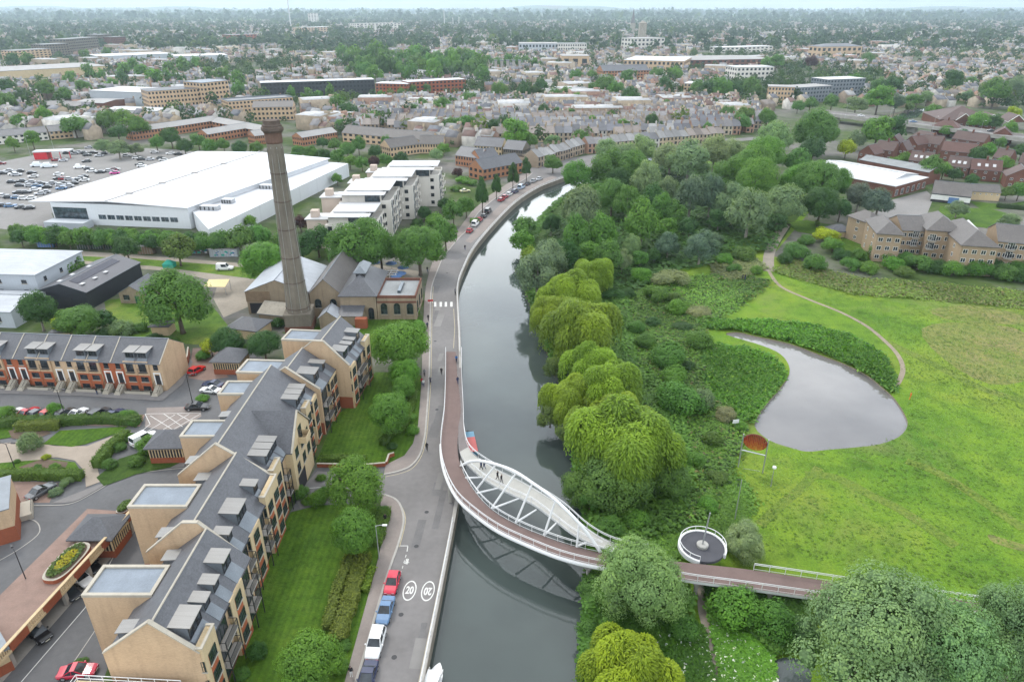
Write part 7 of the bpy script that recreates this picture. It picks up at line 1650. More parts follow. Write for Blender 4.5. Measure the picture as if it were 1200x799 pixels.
def strip(name, A, B, mat, t=.35, dz=0.0, edge='white_paint'):
    m = MB(); n = len(A)
    a = [p + OFF + Vector((0, 0, dz)) for p in A]; b = [p + OFF + Vector((0, 0, dz)) for p in B]
    for k in range(n - 1):
        d = Vector((0, 0, -t))
        m.face([a[k], a[k + 1], b[k + 1], b[k]], 0); m.face([a[k] + d, b[k] + d, b[k + 1] + d, a[k + 1] + d], 1)
        m.face([a[k] + d, a[k + 1] + d, a[k + 1], a[k]], 1); m.face([b[k], b[k + 1], b[k + 1] + d, b[k] + d], 1)
    # face winding up
    return m.build(name, [M[mat], M[edge]], bridge)
strip('cycle_deck', o_, i_, 'red_deck', .45)
kend = 5 * 4
strip('ramp_footway', wi_[:kend], wo_[:kend], 'grey_deck', .4, .01)
strip('footway', wi_[kend - 1:], wo_[kend - 1:], 'white_deck', .3)
def rail(P, h, name, step=2.0, n=2, w=.045):
    m = MB(); Q = [p + OFF for p in P]
    for z in ([h] if n == 1 else [h, h - .22]): m.tube([(q.x, q.y, q.z + z) for q in Q], w, 5)
    acc = 0
    for a, b in zip(Q[:-1], Q[1:]):
        L = (b - a).length; k = 0
        while acc <= L:
            p = a + (b - a) * (acc / L); m.box(p.x - .03, p.x + .03, p.y - .03, p.y + .03, p.z - .05, p.z + h - .02); acc += step
        acc -= L
    m.tube([(q.x, q.y, q.z + .18) for q in Q], .03, 4)
    return m.build(name, M['white_paint'], bridge)
rail(o_, 1.15, 'railing'); rail(i_[20:52], 1.1, 'railing'); rail(wo_, 1.15, 'railing', n=2); rail(wi_[22:50], 1.1, 'railing'); rail(i_[66:], 1.15, 'railing')
# edge girders
for P, nm in ((o_[15:60], 'edge_beam'), (wo_[22:50], 'edge_beam')):
    m = MB(); m.tube([(p.x + OFF.x, p.y + OFF.y, p.z - .35) for p in P], .3, 8); m.build(nm, M['white_paint'], bridge)
# leaning arch: both feet at the join of deck and footway
AR = [(540, 546, 0), (552, 540.5, 2.0), (570, 541, 3.9), (600, 550.8, 5.6), (624, 565.8, 5.9), (651, 585.5, 5.2), (675, 609, 3.6), (690, 627, 1.9), (704, 647, 0)]
ap = [G(a[0], a[1], ZD + a[2] - (0.4 if k == 0 else 0)) + OFF for k, a in enumerate(crs(AR, 5))]
m = MB(); m.tube([tuple(p) for p in ap], .24, 10); m.build('arch', M['white_paint'], bridge, True)
for ax, ay, dx, dy in ((580.5, 546, 558.5, 573), (603, 552, 576, 595.5), (625.5, 566, 604.5, 612), (649.7, 586.5, 637.5, 627), (678, 612, 676, 640.5)):
    k = min(range(len(AR) - 1), key=lambda q: abs((AR[q][0] + AR[q + 1][0]) / 2 - ax)); best = min(ap, key=lambda p: (p - OFF - G(ax, ay, p.z)).length)
    foot = G(dx, dy, ZD) + OFF; m = MB(); m.tube([tuple(best), tuple(foot)], [.13, .17], 8); m.build('hanger', M['white_paint'], bridge)
for ax, ay, bx, by in ((559, 577.5, 585, 571.5), (577.5, 595.5, 609, 583.5), (604.5, 612, 628.5, 597), (637.5, 627, 652.5, 612), (545, 560, 566, 559), (676, 640, 690, 634)):
    m = MB(); m.tube([tuple(G(ax, ay, ZD - .25) + OFF), tuple(G(bx, by, ZD - .25) + OFF)], [.17, .12], 8); m.build('cross_strut', M['white_paint'], bridge)
for x, y in ((690, 664), (818, 682), (905, 694)):
    p = G(x, y - 9, ZD) + OFF; m = MB(); m.tube([(p.x, p.y, -1.5), (p.x, p.y, 1.8), (p.x - 1.2, p.y, ZD - .5)], [.3, .28, .2], 8); m.tube([(p.x, p.y, 1.8), (p.x + 1.2, p.y, ZD - .5)], [.28, .2], 8); m.build('pier', M['concrete'], bridge)
p = G(527, 566, ZD) + OFF; m = MB(); m.tube([(p.x, p.y, 0), (p.x, p.y, ZD - .5)], .3, 8); m.build('pier', M['concrete'], bridge)
# viewing platform with round bench and leaning mast
c = G(823, 640, ZD); vp = empty('viewing_platform', (c.x, c.y, 0)); tag(vp, 'round dark viewing platform with white rim beside the bridge ramp', 'platform')
r = 2.95
m = MB(); m.lathe([(r, ZD - .4), (r, ZD + .02)], 36); m.build('floor', M['dark_deck'], vp)
m = MB(); ang = np.linspace(math.radians(-35), math.radians(250), 34)
for a, b in zip(ang[:-1], ang[1:]):
    q = [((r + d) * math.cos(t), (r + d) * math.sin(t)) for d, t in ((.0, a), (.3, a), (.3, b), (.0, b))]; m.prism(q, ZD - .5, ZD + .15, 0)
    m.prism([((r + d) * math.cos(t), (r + d) * math.sin(t)) for d, t in ((.08, a), (.16, a), (.16, b), (.08, b))], ZD + .85, ZD + .93, 0)
for a in ang[::3]: m.bar(((r + .12) * math.cos(a), (r + .12) * math.sin(a), ZD + .1), ((r + .12) * math.cos(a), (r + .12) * math.sin(a), ZD + .9), .06)
m.build('rim_wall', M['white_paint'], vp)
m = MB(); m.lathe([(.75, ZD + .022), (.8, ZD + .4), (.7, ZD + .5)], 20); m.build('bench', M['white_deck'], vp)
m = MB(); m.tube([(0, 0, ZD + .5), (.35, 0, ZD + 5.8)], [.12, .09], 8); m.build('mast', M['steel'], vp)
m = MB(); m.lathe([(.9, 0), (.9, ZD - .4)], 10); m.build('pillar', M['concrete'], vp)

# ------------------------------------------------------------------ circular sign by the pond, lamps, boats
def pond_sign():
    a, b = G(865, 547), G(893.5, 554); d = (b - a); L = d.length; ang = math.atan2(d.y, d.x)
    e = empty('public_artwork', a, ang); tag(e, 'round red and orange slatted sign on two tall steel posts by the pond', 'sign')
    for x in (0, L):
        m = MB(); m.tube([(x, 0, 0), (x, 0, 6.6)], .11, 8); m.build('post', M['steel'], e)
    m = MB(); m.tube([(0, 0, 3.5), (L, 0, 3.5)], .1, 6); m.build('crossbar', M['steel'], e)
    m = MB(); m.bar((L * .2, -.1, 0), (L * .9, -2.0, 1.6), .05); m.build('brace', M['steel'], e)
    R = L / 2 * .92; zc = 5.5
    cols = [(.16, .012, .012), (.24, .02, .014), (.32, .055, .015), (.40, .13, .02), (.42, .24, .05)]
    mats = [plain('sign_red' if k < 2 else 'sign_orange', c_, .5, var=.12, scale=2) for k, c_ in enumerate(cols)]
    n = 13
    for k in range(n):
        x = -R + 2 * R * (k + .5) / n; hh = .8 * math.sqrt(max(.02, R * R - x * x)); m = MB(); zs = np.linspace(-hh, hh, 8)
        for q in range(7):
            t = (1 - (zs[q] / R + 1) / 2) ** 1.3; t = min(.99, max(0, t * .85 + .08 * math.sin(k * 2.1)))
            m.box(L / 2 + x - R / n * .9, L / 2 + x + R / n * .9, -.08, .08, zc + zs[q] + .01, zc + zs[q + 1] - .01, min(4, int(t * 5)))
        m.build('slat', mats, e)
    m = MB(); P = [(L / 2 + R * math.cos(t), .11, zc + .8 * R * math.sin(t)) for t in np.linspace(0, 2 * PI, 30)]; m.tube(P, .09, 5); m.build('rim', M['dark_red_brick'], e)
pond_sign()
def street_lamp(px, py, h, label, mat='steel', head=1, rz=0.0, group=None, z=0.0, name='street_lamp', kind='arm'):
    p = G(px, py, z); e = empty(name, p, rz); tag(e, label, 'street lamp', group)
    m = MB(); m.tube([(0, 0, 0), (0, 0, 1.2), (0, 0, h)], [.11, .08, .05], 7); m.build('pole', M[mat], e)
    m = MB(); k = MB()
    if kind == 'arm':
        for s in ((1, -1) if head == 2 else (1,)):
            m.tube([(0, 0, h - .05), (s * .5, 0, h + .12), (s * 1.0, 0, h + .12)], .04, 5); k.box(s * 1.25 - .32, s * 1.25 + .32, -.13, .13, h + .04, h + .2)
        m.build('arm', M[mat], e)
    else: k.lathe([(.1, h), (.34, h + .1), (.3, h + .35), (.06, h + .42)], 10)
    k.build('lamp_head', M['white_paint'] if mat == 'steel' else M['dark_metal'], e); return e
street_lamp(444.5, 655, 6.0, 'grey street lamp at the pavement beside the tree trunk and hedge'); e = empty('marker_post', G(861, 609), 0); tag(e, 'slim grey pole in the grass below the pond sign', 'pole'); m = MB(); m.tube([(0, 0, 0), (0, 0, 7.5)], [.09, .05], 6); m.build('shaft', M['steel'], e)
e = empty('notice_board', G(861, 502), .2); tag(e, 'small white notice board among the bushes beside the pond', 'sign'); m = MB(); m.box(-.6, .6, -.04, .04, 1.2, 1.9); m.build('board', M['white_paint'], e); m = MB(); m.tube([(0, .08, 0), (0, .08, 1.8)], .05, 6); m.build('post', M['steel'], e)
street_lamp(903, 570, 3.6, 'short lamp post with white lantern right of the pond sign', kind='top', name='lamp_post')
street_lamp(38, 697, 7.5, 'black lamp post with hooked arm beside the raised deck', 'dark_metal', rz=2.4); street_lamp(226, 473, 6.5, 'black lamp post at the corner by the blank gable', 'dark_metal'); street_lamp(20, 555, 6.0, 'black double armed lamp in the estate garden', 'dark_metal', 2); street_lamp(78, 492, 6.5, 'black double lamp between the parked estate cars', 'dark_metal', 2)
for k, (x, y) in enumerate(((1092, 156), (1147, 162), (1041, 146), (990, 139))): street_lamp(x, y, 9, ['lamp post on the road bridge nearest the big brown roof', 'lamp post on the road bridge nearest the right edge', 'lamp post on the road bridge before the boats', 'lamp post at the left end of the road bridge'][k], z=5.2, group='lamps on the road bridge')
street_lamp(36, 183, 10, 'tall lamp by the poplars at the car park edge'); street_lamp(64, 178, 9, 'tall lamp behind the red kiosk')
p = G(484, 357); e = empty('barrier', G(504.5, 355, .1), .2); tag(e, 'red and white barrier frame on the pavement at the crossing', 'barrier')
m = MB()
for x in (-.6, .6): m.box(x - .04, x + .04, -.3, .3, 0, .06); m.bar((x, 0, 0), (x, 0, 1.0), .06)
m.build('frame', M['white_paint'], e); m = MB(); m.box(-.7, .7, -.05, -.02, .45, .95); m.build('board', M['tile_red'] if False else plain('barrier_red', (.45, .03, .03), .5), e)
def boat(px, py, rz, L, label, hull, roof, name='boat'):
    p = G(px, py, WZ); e = empty(name, p, rz); tag(e, label, 'boat'); m = MB(); w = 1.05; S = [(-L / 2, .8), (-L / 2 + .3, .95), (0, 1), (L / 2 - 1.6, .85), (L / 2 - .5, .4), (L / 2, .06)]; k = 0
    for x, f in S: m.v += [(x, -w * f * .8, -.2), (x, -w * f, .75), (x, w * f, .75), (x, w * f * .8, -.2)]
    for i in range(len(S) - 1):
        for j in range(4): q = (j + 1) % 4; m.f.append((i * 4 + j, i * 4 + 4 + j, i * 4 + 4 + q, i * 4 + q)); m.m.append(0)
    m.f += [(0, 1, 2, 3), tuple(range(len(S) * 4 - 1, len(S) * 4 - 5, -1))]; m.m += [0, 0]; m.build('hull', hull, e)
    m = MB(); m.box(-L / 2 + .9, L / 2 - 1.9, -.78, .78, .753, 1.55, 0); m.build('cabin', roof[0], e); m = MB(); m.slab([(-L / 2 + .8, -.82, 1.62), (L * .1, -.82, 1.62), (L * .1, .82, 1.62), (-L / 2 + .8, .82, 1.62)], .06); m.build('cabin_roof', roof[1], e)
    m = MB(); m.slab([(L * .1 + .01, -.82, 1.61), (L / 2 - 1.8, -.82, 1.61), (L / 2 - 1.8, .82, 1.61), (L * .1 + .01, .82, 1.61)], .06); m.build('fore_roof', roof[2], e)
    for s in (-1, 1):
        for x in (-L * .22, 0, L * .18): link('porthole', win_mesh(.7, .35, 'frame_white', 1, 1, False), e, (x, s * .785, 1.0), 0 if s < 0 else PI)
blu, rdm, wht = plain('boat_blue', (.10, .25, .36), .4), plain('boat_red', (.42, .07, .06), .4), M['white_paint']
boat(552, 524, 1.75, 9, 'blue and red narrowboat moored at the quay just above the bridge', M['dark_metal'], (blu, rdm, blu), 'narrowboat'); boat(508, 802, 1.35, 5, 'white cruiser at the quay, cut off by the lower edge', wht, (wht, wht, wht))
boat(1066, 133, .2, 12, 'blue canal boat in the basin beyond the road bridge', blu, (blu, blu, blu)); boat(1074, 130.5, .2, 12, 'second blue canal boat in the basin behind its twin', blu, (blu, wht, blu))
sheet('river', GP([(1030, 139), (1052, 141), (1075, 138), (1085, 128), (1070, 127), (1055, 131)]), .05, M['river_water'])

# ------------------------------------------------------------------ people
def person_mesh(pose, top, legs, hair, skin=(.45, .28, .2)):
    """one skinned figure; clothing by height and limb"""
    J = dict(pelvis=(0, 0, .95), chest=(.02, 0, 1.32), neck=(.03, 0, 1.5), head=(.05, 0, 1.6), crown=(.06, 0, 1.72))
    if pose == 'walk': f = dict(kl=(.14, .1, .52), al=(.2, .1, .08), tl=(.36, .1, .04), kr=(.02, -.1, .5), ar=(-.26, -.1, .14), tr=(-.14, -.1, .05), el=(-.12, .24, 1.12), hl=(-.06, .25, .88), er=(.1, -.24, 1.12), hr=(.24, -.23, .92))
    elif pose == 'stand': f = dict(kl=(.03, .1, .5), al=(0, .11, .08), tl=(.15, .12, .04), kr=(.03, -.1, .5), ar=(0, -.11, .08), tr=(.15, -.12, .04), el=(0, .25, 1.12), hl=(.06, .26, .86), er=(.06, -.24, 1.12), hr=(.26, -.16, 1.1))
    else: # riding
        J.update(pelvis=(-.1, 0, .98), chest=(.12, 0, 1.3), neck=(.2, 0, 1.45), head=(.25, 0, 1.55), crown=(.27, 0, 1.67)); f = dict(kl=(.3, .1, .8), al=(.16, .11, .42), tl=(.3, .11, .38), kr=(.22, -.1, .62), ar=(.02, -.11, .2), tr=(.16, -.11, .17), el=(.32, .22, 1.12), hl=(.52, .24, 1.02), er=(.32, -.22, 1.12), hr=(.52, -.24, 1.02))
    v = [J['pelvis'], J['chest'], J['neck'], J['head'], J['crown'], f['kl'], f['al'], f['tl'], f['kr'], f['ar'], f['tr'], (J['chest'][0], .19, J['chest'][2] + .1), f['el'], f['hl'], (J['chest'][0], -.19, J['chest'][2] + .1), f['er'], f['hr'], (J['pelvis'][0], .1, .9), (J['pelvis'][0], -.1, .9)]
    ed = [(0, 1), (1, 2), (2, 3), (3, 4), (0, 17), (17, 5), (5, 6), (6, 7), (0, 18), (18, 8), (8, 9), (9, 10), (1, 11), (11, 12), (12, 13), (1, 14), (14, 15), (15, 16)]
    rad = [.15, .17, .06, .1, .085, .075, .05, .045, .075, .05, .045, .075, .05, .042, .075, .05, .042, .1, .1]
    me = bpy.data.meshes.new('tmp'); me.from_pydata(v, ed, []); o = bpy.data.objects.new('tmp', me); COL.objects.link(o)
    md = o.modifiers.new('s', 'SKIN')
    for i, sv in enumerate(me.skin_vertices[0].data): sv.radius = (rad[i], rad[i]); sv.use_root = i == 0
    sb = o.modifiers.new('b', 'SUBSURF'); sb.levels = 1; sb.render_levels = 1
    dg = bpy.context.evaluated_depsgraph_get(); out = bpy.data.meshes.new_from_object(o.evaluated_get(dg)); bpy.data.objects.remove(o)
    out.name = 'person'; out.materials.clear()
    for mt in (top, legs, hair, skin): out.materials.append(mt)
    hz = J['neck'][2] + .02; hx = J['head'][0]
    for p in out.polygons:
        c = p.center; hand = min((c - Vector(f['hl'])).length, (c - Vector(f['hr'])).length) < .1
        p.material_index = (2 if (c.z > J['head'][2] + .05 or c.x < hx - .03) else 3) if c.z > hz else (3 if hand else (0 if (c.z > .92 or abs(c.y) > .17) and c.z > .85 else 1)); p.use_smooth = True
    return out
cl = {n: plain('cloth_' + n, c_, .9, var=.1, scale=3) for n, c_ in dict(black=(.015, .015, .018), navy=(.02, .03, .08), blue=(.04, .17, .42), red=(.35, .03, .04), white=(.6, .6, .58), grey=(.15, .15, .16), orange=(.6, .16, .03), jeans=(.05, .07, .13), olive=(.09, .09, .05)).items()}
hair = plain('hair', (.03, .02, .015), .8); skin = plain('skin', (.42, .26, .19), .6, var=.05)
_pm = {}
def person(px, py, rz, pose, t, l, label, z=0.1, group=None):
    k = (pose, t, l)
    if k not in _pm: _pm[k] = person_mesh(pose, cl[t], cl[l], hair, skin)
    o = link('person', _pm[k], None, G(px, py, z), rz); tag(o, label, 'person', group); return o
def bicycle_mesh():
    m = MB()
    for x in (-.5, .5):
        m.tube([(x + .33 * math.cos(t), 0, .34 + .33 * math.sin(t)) for t in np.linspace(0, 2 * PI, 17)], .025, 5, 1, False)
        for a in range(4): m.bar((x, 0, .34), (x + .32 * math.cos(a * PI / 2 + .4), 0, .34 + .32 * math.sin(a * PI / 2 + .4)), .01, .01, 1)
    for a, b in (((-.5, 0, .34), (-.15, 0, .88)), ((-.08, 0, .3), (-.16, 0, .92)), ((-.5, 0, .34), (-.08, 0, .3)), ((-.08, 0, .3), (.38, 0, .82)), ((-.15, 0, .82), (.38, 0, .86)), ((.5, 0, .34), (.36, 0, .98))): m.tube([a, b], .022, 5)
    m.tube([(.46, -.27, 1.0), (.38, 0, 1.0), (.46, .27, 1.0)], .018, 5, 1); m.box(-.3, -.04, -.07, .07, .9, .95, 1)
    return m.mesh('bicycle', [M['dark_metal'], M['rubber']])
BK = bicycle_mesh()
def cyclist(px, py, rz, t, l, label, blabel, z=0.05):
    person(px, py, rz, 'ride', t, l, label, z); o = link('bicycle', BK, None, G(px, py, z), rz); tag(o, blabel, 'bicycle')
N_ = PI / 2
cyclist(535, 424, -N_, 'blue', 'jeans', 'person in blue jacket riding on the red ramp', 'bicycle under the blue jacketed rider on the red ramp', .2)
cyclist(533.5, 345, N_, 'grey', 'black', 'person in grey riding beside the river wall below the crossing marks', 'bicycle of the grey rider beside the river wall', .05)
cyclist(504.5, 449, -N_, 'grey', 'navy', 'person in grey riding on the road beside the red topped walker', 'bicycle of the grey rider on the road by the ramp', .05)
person(502, 376, N_, 'walk', 'black', 'black', 'person in black walking ahead on the pavement by the pump hall', group=None); person(501, 385, N_, 'walk', 'navy', 'black', 'person in navy walking behind the one in black by the pump hall')
person(517.5, 439, -N_, 'walk', 'black', 'black', 'person in black walking on the road beside the start of the ramp', .05); person(497.5, 441, N_, 'walk', 'grey', 'black', 'person in grey top walking on the pavement beside the lime tree'); person(494.5, 451, N_, 'walk', 'red', 'jeans', 'person in red top walking on the pavement', .1)
person(496.5, 453, N_, 'walk', 'white', 'jeans', 'person in white top walking beside the one in red'); person(536.5, 450, N_, 'walk', 'navy', 'jeans', 'person in navy walking on the grey side of the ramp', .75); person(501, 319, N_, 'walk', 'black', 'jeans', 'person in black under the big tree at the beer garden')
person(500.5, 528, N_, 'walk', 'black', 'black', 'person in black crossing the wide road junction beside the bridge', .05)
person(564, 550.5, 2.6, 'walk', 'navy', 'black', 'left one of two people in navy side by side on the white footway', 3.3, 'pair on the white footway'); person(567.5, 549.5, 2.6, 'walk', 'navy', 'jeans', 'right one of two people in navy side by side on the white footway', 3.3, 'pair on the white footway')
person(583, 562, -.6, 'walk', 'black', 'black', 'person in black on the white footway just ahead of another in black', 3.5); person(587.5, 566, -.6, 'walk', 'black', 'grey', 'person in black top and grey trousers at the middle of the white footway', 3.55)
person(412, 792, -N_, 'stand', 'black', 'white', 'person in black top and white trousers standing on the pavement at the lower edge'); person(1066, 468, 2.5, 'stand', 'orange', 'orange', 'person all in orange standing by the right end of the pond', .03)
person(870, 328, 2, 'stand', 'black', 'black', 'left one of two dark figures on the meadow near the path', .03, 'two dark figures on the meadow'); person(873, 328, 2, 'stand', 'black', 'jeans', 'right one of two dark figures on the meadow near the path', .03, 'two dark figures on the meadow')
person(545, 293, N_, 'walk', 'black', 'jeans', 'person in black walking up the middle of the road bend', .05); person(452, 612, -N_, 'walk', 'black', 'black', 'person in black walking at the corner by the hedge', .12)
person(365 / 3.2, 462, 0, 'stand', 'black', 'jeans', 'person in black in front of the townhouses', .1)
# ------------------------------------------------------------------ right-hand side: brick flats, depot, pavilion, road bridge, brown houses
WT = dict(frame='frame_white', nx=2, ny=1, sill=False)
M['flat_brick'] = wall_mat('flat_brick', (0.32, 0.24, 0.16), var=.12, streak=.15)
def brick_flat(A, B, dep, ze, zr, label, style='hip', front=(), wx=6, g='brick flats above the thicket', balc=(), end=2):
    r = house_shape('brick_flats', label, 'flats', A, B, dep, ze, zr, 'flat_brick', 'slate_brown', style, g, rows=[(z, wx, 1.3, 1.25) for z in (1.0, 3.7, 6.3)], ends=[(z, end, 1.2, 1.2) for z in (1.0, 3.7, 6.3)] if end else [], wk=WT, over=.5)
    L = (Vector(B) - Vector(A)).length
    for f in balc:
        for z in (3.5, 6.1):
            m = MB(); x = L * f; m.box(x - 1.1, x + 1.1, -1.0, -.02, z - .12, z, 0)
            for i in range(12): m.bar((x - 1.05 + i * .19, -.97, z), (x - 1.05 + i * .19, -.97, z + 1), .03, .03, 1)
            m.bar((x - 1.1, -.97, z + 1), (x + 1.1, -.97, z + 1), .05, .05, 1); m.build('balcony', [M['coping'], M['dark_metal']], r)
            window(r, x, 0, z, 0, 1.9, 2.0, frame='frame_white', nx=3, ny=1, sill=False)
    return r
brick_flat(g2(1021, 306), g2(1050, 308), 15, 8.6, 11.6, 'brick flats wing nearest the meadow path, with hipped roof', wx=3)
brick_flat(g2(1050, 300), g2(1078, 301), 12, 8.6, 11.4, 'brick flats section between the left wing and the taller middle part', 'gable', balc=(.6,), wx=4, end=0)
brick_flat(g2(1078, 304), g2(1117, 307), 15, 9.2, 12.8, 'taller middle section of the brick flats with white balcony doors', wx=4, balc=(.2,))
r = brick_flat(g2(1118, 321), g2(1160, 324), 22, 8.6, 12.2, 'brick flats wing with a pale rooflight on its hipped roof', wx=4)
q = MB(); q.slab([(3.0, 6, 10.6), (5.6, 6, 11.6), (5.6, 15.5, 12.25), (3.0, 15.5, 10.7)], .1); q.build('rooflight', M['roof_white'], r)
brick_flat(g2(1160, 314), g2(1235, 322), 14, 8.6, 11.8, 'brick flats section at the right edge with balconies', 'gable', balc=(.22, .6), wx=9, end=0)
brick_flat(g2(1012, 288), g2(1030, 286), 9, 7.4, 10.2, 'small hipped end pavilion of the brick flats behind the left wing', wx=2, end=1)
# depot with white roofs, timber-framed pavilion, garden hut
r = house_shape('depot', 'brick depot with broad white roof behind the trees', 'depot', g2(1046, 232), g2(1084, 221), 26, 4.6, 6.2, 'dark_red_brick', 'roof_white', 'hip', rows=[(.6, 6, 2.0, 2.4)], wk=WT)
r = house_shape('depot', 'long low white roofed depot part left of the brick depot', 'depot', g2(952, 208), g2(1042, 226), 22, 5.0, 6.6, 'grey_clad', 'roof_white', 'gable')
r = house_shape('depot', 'grey roofed strip of the depot along its far side', 'depot', g2(1005, 201), g2(1085, 217), 10, 5.6, 7.2, 'dark_red_brick', 'roof_felt', 'gable')
sheet('depot_yard', GP([(1046, 234), (1086, 224), (1094, 232), (1086, 252), (1040, 256), (1022, 250)]), .05, M['asphalt_pale'])
r = house_shape('pavilion', 'club pavilion with grey roof and white panelled dark front', 'pavilion', g2(1090, 236), g2(1135, 241), 12, 3.6, 7.2, 'frame_dark', 'slate_brown', 'gable', rows=[(1.0, 9, 1.7, 1.9)], wk=dict(frame='frame_white', nx=2, ny=2, sill=False, glass='frame_white'))
q = MB(); q.box(6.0, 9.5, -.16, -.08, .05, 2.4); q.build('door', M['blue_cloth'], r)
r = house_shape('club_annexe', 'cream annexe with grey roof beside the club pavilion', 'pavilion', g2(1137, 234), g2(1170, 236), 8, 3.6, 5.6, 'buff_pale', 'slate_brown', 'gable', rows=[(2.2, 5, .6, .6)], wk=WT)
sheet('bowling_green', GP([(1102, 242), (1140, 244), (1165, 246), (1180, 250), (1160, 268), (1098, 260)]), .05, M['lawn'])
sheet('garden_lawn', GP([(975, 268), (1000, 268), (1014, 282), (1022, 306), (1004, 310), (985, 300), (968, 284)]), .06, M['lawn']); sheet('garden_lawn', GP([(920, 262), (945, 258), (975, 264), (960, 276), (935, 272)]), .06, M['lawn'])
sheet('garden_lawn', GP([(1136, 236), (1180, 240), (1200, 236), (1200, 244), (1150, 246)]), .06, M['lawn'])
hedge([(1168, 243), (1200, 246)], 2, 1.6, (.05, .09, .03), 'dark clipped hedge at the right edge behind the bowling green', 31)
hip_shelter(981, 276, 6.5, 5, 2.2, 4.0, 0, 'dark garden hut with hipped grey roof beside the meadow path', False, 'summerhouse', 'hut')
# road bridge
def viaduct():
    top = [G(x, y, 5.0) for x, y in ((950, 131), (980, 134), (1020, 138.5), (1070, 145), (1120, 151), (1170, 158), (1260, 169))]
    e = empty('road_bridge', (top[2].x, top[2].y, 0)); tag(e, 'long grey road bridge carrying cars above the river', 'bridge')
    P = [(p.x - e.location.x, p.y - e.location.y) for p in top]; o = ribbon(P, 7, 7); m = MB(); k = len(P); L, R = o[:k], o[k:][::-1]
    for i in range(k - 1):
        q = [R[i], R[i + 1], L[i + 1], L[i]]; m.prism([(v.x, v.y) for v in q], 3.9, 5.15, 1, 0)
    m.build('deck', [M['asphalt'], M['concrete']], e)
    for S, nm in ((L, 'parapet'), (R, 'parapet')):
        m = MB()
        for i in range(k - 1): m.bar((S[i].x, S[i].y, 5.6), (S[i + 1].x, S[i + 1].y, 5.6), .35, .9)
        m.build(nm, M['concrete'], e)
    for i in range(1, k - 1): m = MB(); m.box(P[i][0] - .8, P[i][0] + .8, P[i][1] - 5, P[i][1] + 5, 0, 3.9); m.build('pier', M['concrete'], e)
    m = MB()
    for i in range(k - 1):
        a, b = Vector(P[i]), Vector(P[i + 1])
        for t in (.1, .35, .6, .85): p = a + (b - a) * t; d = (b - a).normalized() * 1.5; m.face([(p.x - d.x + .1 * d.y, p.y - d.y - .1 * d.x, 5.16), (p.x + d.x + .1 * d.y, p.y + d.y - .1 * d.x, 5.16), (p.x + d.x - .1 * d.y, p.y + d.y + .1 * d.x, 5.16), (p.x - d.x - .1 * d.y, p.y - d.y + .1 * d.x, 5.16)])
    m.build('lane_line', M['white_line'], e)
viaduct()
# brown-roofed houses
BH = [((1004, 190), (1022, 193), 9, 'front'), ((1022, 186), (1044, 189), 9, 'gable'), ((1035, 178), (1053, 180), 10, 'front'), ((1056, 178), (1072, 181), 10, 'front'), ((1078, 176), (1102, 174), 9, 'front'), ((1076, 178), (1098, 181), 9, 'gable'), ((1100, 188), (1139, 192), 11, 'gable'), ((1062, 200), (1088, 203), 9, 'gable'), ((1106, 207), (1132, 210), 9, 'gable'),
      ((1134, 211), (1170, 214), 9, 'gable'), ((1176, 220), (1212, 223), 10, 'front'), ((1113, 173), (1150, 178), 9, 'gable'), ((1160, 168), (1184, 170), 10, 'front'), ((1160, 196), (1178, 199), 8, 'gable'), ((1190, 203), (1215, 206), 9, 'gable'), ((1090, 158), (1120, 161), 10, 'hip'), ((1046, 186), (1060, 188), 8, 'front')]
BL = ['behind the depot, first from the left', 'behind the depot, second from the left', 'with twin gables facing the depot', 'just behind the tall gabled pair', 'with terracotta toned gable near the road bridge', 'below the terracotta gabled one', 'with the largest plain brown roof', 'with three rooflights behind the pavilion trees', 'with white rooflights right of the large green tree',
      'with white dormer windows right of the large green tree', 'with blue solar panels at the right edge', 'long and low beside the road bridge', 'with white bargeboards beside the lime tree', 'small, between the yellow trees', 'partly cut off by the right edge', 'hipped, close under the road bridge', 'narrow gabled, in the middle of the cluster']
for k, (a, b, d, st) in enumerate(BH):
    A, B = G(*a), G(*b); r = house_shape('brown_house', 'brown roofed brick house ' + BL[k], 'house', (A.x, A.y), (B.x, B.y), d, 5.2, 8.8, 'dark_red_brick' if k != 4 else 'orange_brick', 'tile_brown' if k % 3 else 'tile_red', st, 'brown roofed houses', rows=[(.9, 3, 1.1, 1.1), (3.4, 3, 1.1, 1.0)], wk=WT, chim=1 if k % 2 else 0)
    L = (B - A).length
    if 'rooflight' in BL[k] or 'dormer' in BL[k]:
        s = (8.8 - 5.2) / (d / 2)
        for i in range(3): x = L * (.25 + .25 * i); q = MB(); q.slab([(x - .6, 1.2, 5.2 + 1.2 * s + .12), (x + .6, 1.2, 5.2 + 1.2 * s + .12), (x + .6, 2.4, 5.2 + 2.4 * s + .12), (x - .6, 2.4, 5.2 + 2.4 * s + .12)], .05); q.build('rooflight', M['roof_white'], r)
    if 'solar' in BL[k]:
        s = 3.6 / (L / 2); q = MB(); q.slab([(L * .52, 1, 8.8 - .02 * L * s + .12), (L * .9, 1, 8.8 - .4 * L * s + .12), (L * .9, 8, 8.8 - .4 * L * s + .12), (L * .52, 8, 8.8 - .02 * L * s + .12)], .06); q.build('solar_panel', M['solar'], r)
r = house_shape('brown_hall', 'big hall with brown tiled roof and white edged gables beyond the road bridge', 'hall', g2(1099, 150), g2(1166, 152), 34, 5.0, 12.0, 'dark_red_brick', 'tile_brown', 'hip', rows=[(1.5, 9, 1.5, 1.5)], wk=WT)
